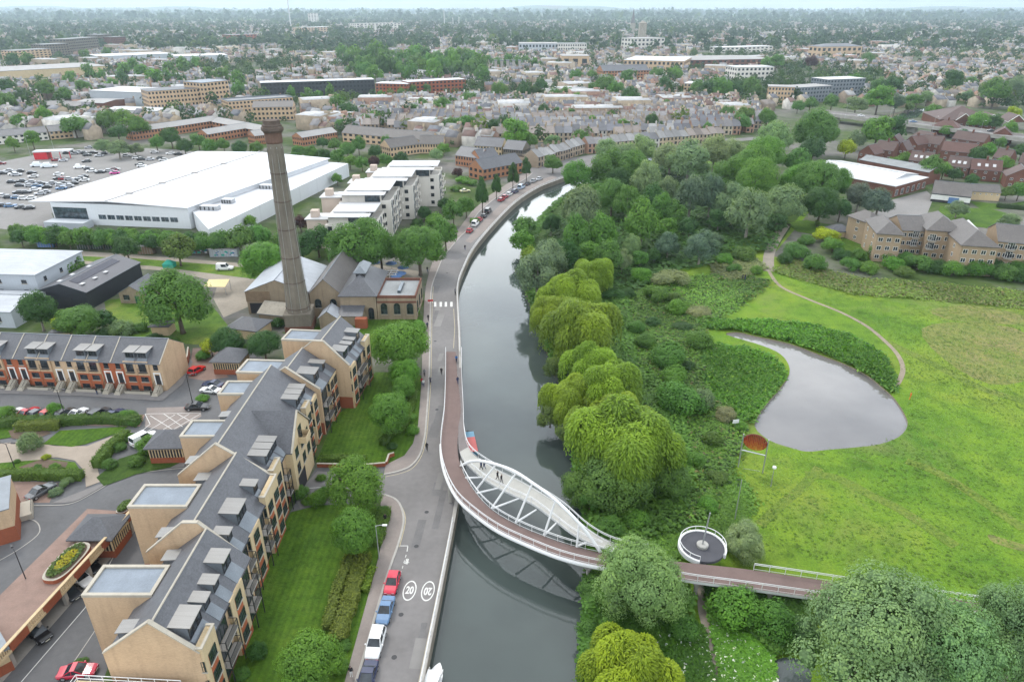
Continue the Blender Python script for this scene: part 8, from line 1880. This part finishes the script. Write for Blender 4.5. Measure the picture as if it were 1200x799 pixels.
for x in (14, 30, 44):
    q = MB(); L_ = 6; q.slab([(x - 5, -.6, 5.0), (x, -.6, 9.2), (x, 15, 9.2), (x - 5, 15, 5.0)], .2, 0, 1); q.slab([(x, -.6, 9.2), (x + 5, -.6, 5.0), (x + 5, 15, 5.0), (x, 15, 9.2)], .2, 0, 1); q.face([(x - 4.8, -.3, 4.9), (x + 4.8, -.3, 4.9), (x, -.3, 9.0)], 2)
    q.bar((x - 5, -.66, 5.0), (x, -.66, 9.2), .3, .3, 1); q.bar((x, -.66, 9.2), (x + 5, -.66, 5.0), .3, .3, 1); q.build('cross_gable', [M['tile_brown'], M['frame_white'], M['dark_red_brick']], r)
# ------------------------------------------------------------------ the town beyond
def attr_mat(name, rough=.8):
    m, nt, b = _nodes(name); a = nt.nodes.new('ShaderNodeAttribute'); a.attribute_name = 'tintcol'
    n = noise(nt, .4, 4); nt.links.new(mixc(nt, 1.0, a.outputs['Color'], ramp(nt, n, [(.3, (.75,) * 3), (.7, (1.2,) * 3)]), 'MULTIPLY'), b.inputs['Base Color']); b.inputs['Roughness'].default_value = rough; return m
M['far_mix'] = attr_mat('far_roofs')
def to_px(X, Y, Z=0.0):
    d = Y * _c - (Z - CAM_H) * _s; u = Y * _s + (Z - CAM_H) * _c
    return CX + FPX * X / d, CY - FPX * u / d
BND = np.array([(-3000, 150), (-200, 158), (0, 164), (130, 164), (235, 170), (400, 176), (480, 172), (560, 178), (610, 184), (690, 171), (850, 157), (900, 132), (950, 126), (1090, 126), (1200, 133), (4000, 150)], float)
terr = pts2([(398, 160), (404, 128), (520, 116), (640, 121), (700, 117), (800, 121), (862, 130), (905, 146), (870, 156), (690, 171), (622, 187), (560, 158), (505, 158), (470, 164)])
SPEC = []   # footprints kept free
def special(name, label, cat, a, b, dep, ze, zr, wall, roof, style, floors=0, n=10, trim='lead', glass='glass'):
    A, B = G(*a), G(*b); r = house_shape(name, label, cat, (A.x, A.y), (B.x, B.y), dep, ze, zr, wall, roof, style, trim=trim); L = (B - A).length
    d = (B - A).normalized(); SPEC.append((A + B) / 2 + Vector((-d.y, d.x, 0)) * dep / 2); SPEC[-1].z = max(L, dep) * .62
    if floors:
        w = [c for c in r.children if c.name.startswith('wall')][0]; m = MB(); fh = ze / floors
        for f in range(floors):
            for k in range(n):
                x = L * (k + .5) / n; hw = L / n * .27; m.face([(x - hw, -.04, f * fh + .28 * fh), (x + hw, -.04, f * fh + .28 * fh), (x + hw, -.04, f * fh + .78 * fh), (x - hw, -.04, f * fh + .78 * fh)])
            q = max(2, int(dep / L * n))
            for k in range(q):
                for xx in (-.04, L + .04):
                    y = dep * (k + .5) / q; hw = dep / q * .27; z0, z1 = f * fh + .28 * fh, f * fh + .78 * fh; P = [(xx, y - hw, z0), (xx, y + hw, z0), (xx, y + hw, z1), (xx, y - hw, z1)]; m.face(P if xx > 0 else P[::-1])
        me = w.data; v = [tuple(q_.co) for q_ in me.vertices]; f_ = [tuple(p.vertices) for p in me.polygons]; k = len(v)
        nm = bpy.data.meshes.new('wall'); nm.from_pydata(v + m.v, [], f_ + [tuple(k + i for i in q_) for q_ in m.f]); nm.materials.append(M[wall]); nm.materials.append(M[glass]); nm.polygons.foreach_set('material_index', [0] * len(f_) + [1] * len(m.f)); w.data = nm
    return r
S_ = special; FL = 'flats'
S_('retail_shed', 'very long pale roofed retail shed at the left edge', 'retail shed', (-90, 99), (128, 86), 75, 8, 8.6, 'buff_pale', 'roof_grey', 'flat'); S_('retail_shed', 'long white roofed retail shed behind the first one', 'retail shed', (118, 75), (205, 71), 60, 9, 9.4, 'grey_clad', 'roof_white', 'flat'); S_('retail_shed', 'white roofed retail shed at the right end of its row', 'retail shed', (205, 75), (268, 73), 50, 9, 9.4, 'grey_clad', 'roof_white', 'flat')
for k, (a, b, h, w) in enumerate((((20, 76), (63, 73), 17, 'buff'), ((55, 70), (84, 68), 20, 'sooty_brick'), ((82, 66), (100, 64), 24, 'sooty_brick'), ((100, 64), (118, 62), 24, 'sooty_brick'), ((120, 58), (134, 57), 24, 'sooty_brick'), ((134, 58), (150, 57), 20, 'dark_red_brick'))): S_('apartment_block', ['buff slab of flats, lowest in the row above the retail sheds', 'dark brick flats next to the buff slab above the retail sheds', 'tall dark brick flats, third in the row above the sheds', 'tall dark brick flats, fourth in the row above the sheds', 'tall dark brick flats, fifth in the row above the sheds', 'reddish flats at the right end of the row above the sheds'][k], FL, a, b, 26, h, h + .4, w, 'roof_felt', 'flat', 6, 9)
S_('industrial_shed', 'pale blue grey cubic shed left of the buff flats', 'shed', (108, 122), (172, 125), 34, 10, 10.4, 'grey_clad', 'roof_white', 'flat'); S_('industrial_shed', 'low brown shed with a white front among the trees', 'shed', (88, 130), (124, 131), 26, 6, 7, 'dark_red_brick', 'roof_grey', 'gable'); S_('industrial_shed', 'long dark roofed shed above the sheds with white roofs', 'shed', (46, 131), (92, 133), 24, 5, 6.4, 'sooty_brick', 'slate_brown', 'gable')
S_('industrial_shed', 'white roofed sheds between poplars at the left', 'shed', (18, 152), (72, 146), 22, 4.5, 5.2, 'red_brick', 'roof_white', 'gable'); S_('industrial_shed', 'small white shed left of the buff flats', 'shed', (126, 136), (186, 138), 18, 4.5, 5.4, 'roof_white', 'roof_white', 'gable'); S_('cottage', 'buff cottages with grey roofs at the car park edge', 'house', (60, 164), (92, 161), 9, 4.8, 7.4, 'buff', 'slate', 'gable', 2, 6); S_('cottage', 'white fronted cottages at the left edge of the car park', 'house', (-25, 172), (58, 164), 9, 4.6, 7.2, 'render_cream', 'slate', 'gable', 2, 12)
S_('apartment_block', 'buff flats with black top storey, left of the tower like one', FL, (178, 133), (242, 128), 22, 15, 15.4, 'buff', 'charcoal', 'flat', 5, 16); S_('apartment_block', 'taller buff flats block with pale blue roof', FL, (243, 129), (272, 125), 22, 19, 19.5, 'buff', 'blue_roof', 'flat', 6, 7); S_('apartment_block', 'buff flats directly behind the chimney top', FL, (270, 138), (345, 132), 18, 10.5, 11, 'buff', 'slate', 'parapet', 4, 18); S_('apartment_block', 'buff gabled flats right of the chimney top', FL, (298, 142), (345, 141), 14, 9, 12, 'buff', 'slate_brown', 'gable', 3, 10)
S_('apartment_block', 'long dark topped flats with buff base in the middle distance', FL, (308, 117), (440, 112), 16, 13, 13.5, 'charcoal', 'roof_white', 'flat', 4, 30); S_('apartment_block', 'white topped red brick flats, left part', FL, (441, 114), (478, 115), 16, 11, 11.5, 'red_brick', 'roof_white', 'flat', 4, 9); S_('apartment_block', 'white topped red and buff flats, right part', FL, (479, 114), (546, 110), 16, 12, 12.5, 'red_brick', 'roof_white', 'flat', 4, 15)
for k, (a, b) in enumerate((((157, 165), (207, 158)), ((207, 158), (257, 150)), ((250, 152), (312, 165)), ((245, 168), (296, 159)), ((300, 170), (330, 166)), ((355, 172), (396, 165)))): S_('brick_terrace', ['row of orange brick houses nearest the car park', 'row of orange brick houses continuing the one nearest the car park', 'orange brick row slanting behind the chimney', 'short orange brick row above the warehouse', 'orange brick row hidden beside the chimney', 'orange brick row right of the chimney'][k], 'house', a, b, 9, 5, 7.2, 'orange_brick', 'roof_grey', 'gable', 2, 14)
for k, (a, b, w) in enumerate((((402, 166), (462, 172), 'buff'), ((462, 172), (505, 176), 'buff'), ((458, 185), (492, 180), 'buff'), ((492, 180), (520, 180), 'buff'), ((534, 194), (562, 198), 'orange_brick'), ((563, 199), (585, 196), 'orange_brick'), ((566, 212), (612, 203), 'orange_brick'), ((556, 182), (588, 184), 'buff_pale'), ((590, 186), (612, 188), 'sooty_brick'))): S_('house_row', ['buff terrace with brown roof left of the white flats trees', 'buff terrace right part with brown roof behind the white flats', 'short buff row behind the white flats', 'buff house pair behind the farthest white flats pavilion', 'orange brick house with slate roof by the road bend', 'orange brick house right of its twin by the road bend', 'orange brick house with broad grey roof beside the conical trees', 'pale house pair with chimneys behind the orange brick ones', 'dark house with rooflights near the road bend'][k], 'house', a, b, 10, 5.2, 8.6, w, 'slate_brown' if k < 4 else 'slate', 'gable', 2, 9)
S_('apartment_block', 'curved riverside flats with white roof, left part behind trees', FL, (800, 114), (878, 118), 20, 11, 11.5, 'buff', 'roof_white', 'flat', 4, 18, glass='glass_blue'); S_('apartment_block', 'buff riverside flats with balconies in the middle of the right hand group', FL, (898, 122), (928, 123), 16, 13, 13.4, 'buff', 'roof_grey', 'flat', 4, 8, glass='glass_blue'); S_('apartment_block', 'glassy blue grey riverside flats', FL, (929, 122), (972, 119), 18, 12, 12.4, 'lead', 'roof_grey', 'flat', 4, 12, glass='glass_blue'); S_('apartment_block', 'glassy riverside flats block farthest right with flat white roof', FL, (966, 116), (1010, 114), 20, 15, 15.4, 'lead', 'roof_white', 'flat', 5, 12, glass='glass_blue'); S_('apartment_block', 'pale flats with white frames behind the riverside group', FL, (862, 95), (905, 94), 24, 13, 13.6, 'render_cream', 'roof_white', 'flat', 3, 9)
S_('shopping_centre', 'broad grey and white roofed shopping centre', 'shopping centre', (730, 83), (800, 85), 80, 12, 12.6, 'buff', 'roof_white', 'flat', 2, 14); S_('shopping_centre', 'shopping centre wing with dark red brick wall', 'shopping centre', (800, 80), (905, 78), 70, 9, 12, 'dark_red_brick', 'roof_grey', 'hip', 2, 16); S_('office_building', 'brick building with slate gables facing the road in mid town', 'office', (706, 94), (760, 93), 22, 9, 14, 'orange_brick', 'slate', 'gable', 3, 16); S_('office_building', 'buff block with flat roof beside the straight road', 'office', (658, 80), (690, 80), 36, 14, 14.6, 'buff', 'roof_grey', 'flat', 1, 3); S_('office_building', 'pale slab with window bands left of the white tower', 'office', (654, 64), (687, 64), 30, 16, 16.5, 'render_cream', 'roof_felt', 'flat', 3, 12); S_('office_building', 'long grey block left of the pale slab', 'office', (608, 63), (654, 63), 50, 15, 15.5, 'grey_clad', 'roof_grey', 'flat', 2, 12)
S_('church_tower', 'pale square tower standing above the town centre', 'tower', (748, 56), (756, 56), 14, 42, 46, 'stone', 'stone', 'hip'); S_('office_building', 'pale block at the foot of the square tower', 'office', (742, 60), (778, 59), 40, 20, 20.5, 'render_cream', 'roof_grey', 'flat', 3, 8); S_('church', 'buff hall with dark roof at the right of the town', 'hall', (961, 69), (1008, 68), 30, 16, 20, 'buff', 'slate', 'hip', 2, 8); S_('college_building', 'distant cream building group at the left of the horizon', 'building', (418, 37), (470, 36), 60, 22, 22.6, 'render_cream', 'roof_grey', 'flat', 4, 12); S_('tower_block', 'distant white tower block left of the chimney top', 'tower', (362, 29), (372, 29), 30, 44, 44.6, 'render_cream', 'roof_felt', 'flat', 8, 3); S_('office_building', 'distant buff and white blocks above the terraces', 'office', (354, 41), (390, 40), 50, 18, 18.6, 'buff', 'roof_white', 'flat', 4, 10); S_('office_building', 'distant red brick blocks left of centre', 'office', (270, 51), (302, 50), 40, 16, 17, 'red_brick', 'slate', 'flat', 4, 8); S_('office_building', 'white roofed long building in the right half of the far town', 'office', (845, 63), (905, 61), 30, 9, 9.6, 'render_cream', 'roof_white', 'flat', 2, 12)
e = empty('church_spire', G(741, 38.5), 0); tag(e, 'slender grey church spire on the skyline', 'church'); m = MB(); m.box(-7, 7, -7, 7, 0, 26); m.build('tower', M['stone'], e); m = MB(); m.lathe([(7, 26), (3.2, 45), (.2, 66)], 8); m.build('spire', M['slate_brown'], e)
for k, x in enumerate((581, 588, 595, 602, 609)):
    e = empty('vent_stack', G(x, 84), 0); tag(e, f'pale square ventilation stack, {nth(k)} from the left of five', 'chimney', 'five ventilation stacks'); m = MB(); m.box(-1.6, 1.6, -1.6, 1.6, 0, 12); m.build('shaft', M['concrete'], e); m = MB(); m.box(-2, 2, -2, 2, 12.01, 12.8); m.build('cap', M['lead'], e)
for k, x in enumerate((521, 531, 538, 341)):
    p = G(x, 33); e = empty('mast', p, 0); tag(e, ['tallest pale mast on the skyline left of centre', 'middle pale mast of three on the skyline', 'shortest pale mast of three on the skyline', 'faint lattice crane mast above the left skyline'][k], 'mast'); m = MB(); h = (56, 34, 36, 110)[k]; m.tube([(0, 0, 0), (0, 0, h)], [2.2, 1.4], 6); m.build('shaft', M['roof_white'], e)

# terraced houses: wall with its windows, roof, chimney stack
def house_meshes(v):
    w, d, ze, zr = (4.9, 8.2, 5.3, 8.3) if v == 0 else (5.6, 8.6, 5.0, 7.6)
    m = MB(); P = [(0, 0), (0, ze), (d / 2, zr - .08), (d, ze), (d, 0)]; l = [(-w / 2, p[0] - d / 2, p[1]) for p in P]; r = [(w / 2, p[0] - d / 2, p[1]) for p in P]
    m.face(r, 0); m.face(l[::-1], 0); m.face([l[0], r[0], r[1], l[1]], 0); m.face([r[4], l[4], l[3], r[3]], 0); m.box(-w / 2 + .1, 0, d / 2, d / 2 + 4.5, 0, 4.2, 0)
    for s in (-1, 1):
        for x, z, hw, hh in ((-1.2, 3.3, .5, .75), (1.2, 3.3, .5, .75), (-1.1, .8, .75, .8), (1.3, .1, .45, 1.05)): q = [(x - hw, s * (d / 2 + .03), z), (x + hw, s * (d / 2 + .03), z), (x + hw, s * (d / 2 + .03), z + 2 * hh), (x - hw, s * (d / 2 + .03), z + 2 * hh)]; m.face(q if s < 0 else q[::-1], 1)
    q = MB(); s = (zr - ze) / (d / 2); e = .3
    q.slab([(-w / 2, -d / 2 - e, ze - e * s), (w / 2, -d / 2 - e, ze - e * s), (w / 2, 0, zr), (-w / 2, 0, zr)], .12); q.slab([(-w / 2, 0, zr), (w / 2, 0, zr), (w / 2, d / 2 + e, ze - e * s), (-w / 2, d / 2 + e, ze - e * s)], .12); q.slab([(-w / 2, d / 2, 4.9), (.15, d / 2, 4.2), (.15, d / 2 + 4.7, 4.2), (-w / 2, d / 2 + 4.7, 4.9)], .1)
    c = MB(); c.box(w / 2 - .45, w / 2 + .3, -.55, .55, zr - .5, zr + 1.2)
    for y in (-.3, 0, .3): c.tube([(w / 2 - .08, y, zr + 1.2), (w / 2 - .08, y, zr + 1.6)], .1, 5)
    return m.mesh('wall', [M['any_wall'], M['glass']]), q.mesh('roof', M['any_roof']), c.mesh('chimney', M['any_wall'])
HM_ = [house_meshes(0), house_meshes(1)]
WALLC = [(.40, .32, .22), (.36, .29, .21), (.44, .37, .27), (.30, .235, .17), (.55, .52, .47), (.33, .20, .14)]; ROOFC = [(.15, .15, .16), (.19, .18, .18), (.13, .13, .145), (.20, .17, .15), (.24, .235, .23)]
hr = random.Random(11)
def row(px0, px1, rowname, step=5.0, jog=.25, lim=99):
    A, B = G(*px0), G(*px1); d = (B - A); L = d.length; d.normalize(); a = math.atan2(d.y, d.x); n = int(L / step); wc = hr.choice(WALLC); rc = hr.choice(ROOFC); out = []
    for k in range(min(n, lim)):
        p = A + d * (step * (k + .5)); v = hr.random() < .25; out.append((p, a, v, wc, rc, rowname, k, n))
        if hr.random() < .3: wc = hr.choice(WALLC); rc = hr.choice(ROOFC)
    return out
HS = row((622, 196), (681, 178), 'in the terrace facing the river bend') + row((684, 179), (850, 164), 'in the long terrace along the river road')
rows_ = []
for i in range(17):        # parallel streets, back to back, over the terrace quarter
    y = 118.5 + i * 2.55 + (0.9 if i % 2 else 0) + .02 * i * i; rows_.append(((398 + 6 * (i % 3), y + 3.2), (905, y - 1.8)))
q_ = 0
for i, (a, b) in enumerate(rows_):
    cand = [h for h in row(a, b, f'in the {nth(i)} street of the terrace quarter') if inside(terr, np.array([h[0].x]), np.array([h[0].y]))[0] and hr.random() > .10]
    HS += cand
PT = [o.location for o in bpy.data.objects if o.type == 'EMPTY' and o.get('category') == 'tree' and o.location.y > 260]
HS = [h for h in HS if all((h[0].x - s.x) ** 2 + (h[0].y - s.y) ** 2 > (s.z + 4) ** 2 for s in SPEC) and (h[6] < 0 or 'terrace' == '' or all((h[0].x - t.x) ** 2 + (h[0].y - t.y) ** 2 > 25 for t in PT))]
HS.sort(key=lambda h: h[0].y); FAR_H = HS[296:]; HS = HS[:296]
cn = {}
for p, a, v, wc, rc, nm, k, n in sorted(HS, key=lambda h: h[0].x):
    q = cn.get(nm, 0); cn[nm] = q + 1; W, R_, Cn = HM_[1 if v else 0]; e = empty('terraced_house', (p.x, p.y, 0), a); tag(e, f'terraced house, {nth(q)} from the left {nm}', 'house', 'terraced houses beyond the river bend')
    f = hr.uniform(.85, 1.15); w = link('wall', W, e); w.color = (*[c * f for c in wc], 1); r = link('roof', R_, e); f = hr.uniform(.75, 1.3); r.color = (*[c * f for c in rc], 1); c = link('chimney', Cn, r); c.color = (*[c_ * .8 for c_ in wc], 1)
# the rest of the town and its trees, smaller in the picture than anyone could count
rg = np.random.default_rng(5)
def town():
    n = 15000; Y = 330 + 3600 * rg.random(n) ** 1.25; X = (rg.random(n) * 2 - 1) * (Y * .80 + 60)
    blk = np.floor(X / 130) * 7.3 + np.floor(Y / 170) * 3.1; ang = (np.sin(blk * 12.9) * .5 + .1)
    # line the houses up along streets
    u = X * np.cos(ang) + Y * np.sin(ang); v = -X * np.sin(ang) + Y * np.cos(ang); v = np.round(v / 21) * 21 + np.where(rg.random(n) < .5, -5, 5); u = np.round(u / 5.4) * 5.4; X = u * np.cos(ang) - v * np.sin(ang); Y = u * np.sin(ang) + v * np.cos(ang)
    px, py = to_px(X, Y); green = np.sin(X * .011 + 2 * np.sin(Y * .006)) * np.sin(Y * .009 + 1.4 * np.sin(X * .008))
    ok = (py < np.interp(px, BND[:, 0], BND[:, 1]) - 1) & (green < .42) & (Y > 330) & ~inside(terr, X, Y)
    for s in SPEC: ok &= (X - s.x) ** 2 + (Y - s.y) ** 2 > (s.z + 5) ** 2
    X, Y, ang = X[ok], Y[ok], ang[ok]
    X = np.concatenate([X, [h[0].x for h in FAR_H]]); Y = np.concatenate([Y, [h[0].y for h in FAR_H]]); ang = np.concatenate([ang, [h[1] for h in FAR_H]]); n = len(X)
    w = rg.uniform(2.6, 5.2, n); d = rg.uniform(3.8, 5.2, n); ze = rg.uniform(4.6, 6.4, n); zr = ze + rg.uniform(2.2, 3.4, n)
    big = rg.random(n) < .025; w[big] *= 3.4; d[big] *= 2.4; ze[big] *= 1.7; zr[big] = ze[big] + .6
    T = [(-1, -1, 0), (1, -1, 0), (1, 1, 0), (-1, 1, 0), (-1, -1, 1), (1, -1, 1), (1, 1, 1), (-1, 1, 1), (-1, 0, 2), (1, 0, 2), (.7, -.14, 1.6), (1, -.14, 1.6), (1, .14, 1.6), (.7, .14, 1.6), (.7, -.14, 2.5), (1, -.14, 2.5), (1, .14, 2.5), (.7, .14, 2.5)]
    F = [(0, 1, 5), (0, 5, 4), (2, 3, 7), (2, 7, 6), (1, 2, 6), (1, 6, 5), (3, 0, 4), (3, 4, 7), (5, 6, 9), (7, 4, 8), (4, 5, 9), (4, 9, 8), (6, 7, 8), (6, 8, 9), (10, 11, 15), (10, 15, 14), (12, 13, 17), (12, 17, 16), (11, 12, 16), (11, 16, 15), (13, 10, 14), (13, 14, 17), (14, 15, 16), (14, 16, 17)]
    V = np.zeros((n, len(T), 3)); c, s = np.cos(ang), np.sin(ang)
    for i, (a, b, z) in enumerate(T):
        lx, ly = a * w, b * d; V[:, i, 0] = X + lx * c - ly * s; V[:, i, 1] = Y + lx * s + ly * c; V[:, i, 2] = 0 if z == 0 else (ze if z == 1 else (zr if z == 2 else (ze * .4 + zr * .6 if z == 1.6 else zr + 1.3)))
    Fs = (np.array(F)[None] + (np.arange(n) * len(T))[:, None, None]).reshape(-1, 3); wc = np.array(WALLC)[rg.integers(0, 6, n)] * rg.uniform(.6, 1.05, (n, 1)); rc = np.array(ROOFC + [(.15, .09, .075), (.11, .115, .13), (.26, .26, .26)])[rg.integers(0, 8, n)] * rg.uniform(.75, 1.3, (n, 1)); rc[big] = (.42, .42, .42)
    col = np.repeat(wc[:, None], len(F), 1); col[:, 10:14] = rc[:, None]
    tag(link('distant_town', raw_mesh('distant_town', V.reshape(-1, 3), Fs, M['far_mix'], None, col.reshape(-1, 3))), kind='stuff')
town()
def woods(name, n, y0, y1, pw, rmin, rmax, faces, thr, seed, spread=.82):
    r = np.random.default_rng(seed); Y = y0 + (y1 - y0) * r.random(n) ** pw; X = (r.random(n) * 2 - 1) * (Y * spread + 60); px, py = to_px(X, Y)
    g = np.sin(X * .011 + 2 * np.sin(Y * .006)) * np.sin(Y * .009 + 1.4 * np.sin(X * .008)); ok = (py < np.interp(px, BND[:, 0], BND[:, 1]) - 2) & ((g > thr) | (r.random(n) < .42)) & (~inside(terr, X, Y) | (r.random(n) < .3))
    for s in SPEC: ok &= (X - s.x) ** 2 + (Y - s.y) ** 2 > (s.z * .85 + 2) ** 2
    X, Y = X[ok], Y[ok]; n = len(X); R = r.uniform(rmin, rmax, n); H = R * r.uniform(.85, 1.5, n)
    d = r.normal(size=(n, faces, 3)); d /= np.linalg.norm(d, axis=2, keepdims=True); d[:, :, 2] = np.abs(d[:, :, 2]) * 1.25 - .3
    rad = .62 + .4 * r.random((n, faces, 1)); C = np.stack([X, Y, H * .75], 1); P = C[:, None] + d * rad * np.stack([R, R, H], 1)[:, None]
    N = d + r.normal(size=d.shape) * .35; sz = np.repeat(R * (1.9 / math.sqrt(faces)) * 1.35, faces); V, F = quads(P.reshape(-1, 3), N.reshape(-1, 3), sz, r, 1.15)
    base = np.array([(.05, .10, .028), (.036, .078, .026), (.03, .066, .024), (.066, .12, .03), (.055, .09, .04), (.10, .15, .028)])[r.choice(6, n, p=[.3, .25, .2, .12, .09, .04])] * r.uniform(.8, 1.15, (n, 1)) * (np.array([.85, .88, 1.15]) if y0 > 1000 else 1.0)  # far woods get a bluer base colour, haze put into their tint
    col = np.repeat(base, faces, 0); tone = np.clip(.5 + .2 * r.normal(size=len(col)), 0, 1)
    T = np.concatenate([F[:, [0, 1, 2]], F[:, [0, 2, 3]]]); tag(link(name, raw_mesh(name, V, T, M['leaf_mix'], np.concatenate([tone, tone]), np.concatenate([col, col]))), kind='stuff')
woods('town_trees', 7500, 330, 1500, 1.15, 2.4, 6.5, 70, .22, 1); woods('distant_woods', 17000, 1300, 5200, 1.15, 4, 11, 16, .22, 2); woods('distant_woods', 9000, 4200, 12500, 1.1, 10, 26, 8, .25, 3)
def hills():
    m = MB(); nx, ny = 120, 6; xs = np.linspace(-8800, 8800, nx)
    for j in range(ny):
        y = 10200 + j * 520
        for x in xs: h = 40 + 28 * math.sin(x * .0009 + 1) + 18 * math.sin(x * .0023) + 7 * math.sin(x * .006); m.v.append((x, y, max(-.5, h * math.sin(PI * j / (ny - 1)) * 1.05 - .4)))
    for j in range(ny - 1):
        for i in range(nx - 1): k = j * nx + i; m.f.append((k, k + 1, k + nx + 1, k + nx)); m.m.append(0)
    tag(m.build('hills', M['town_ground'], None, True), kind='structure')
hills()
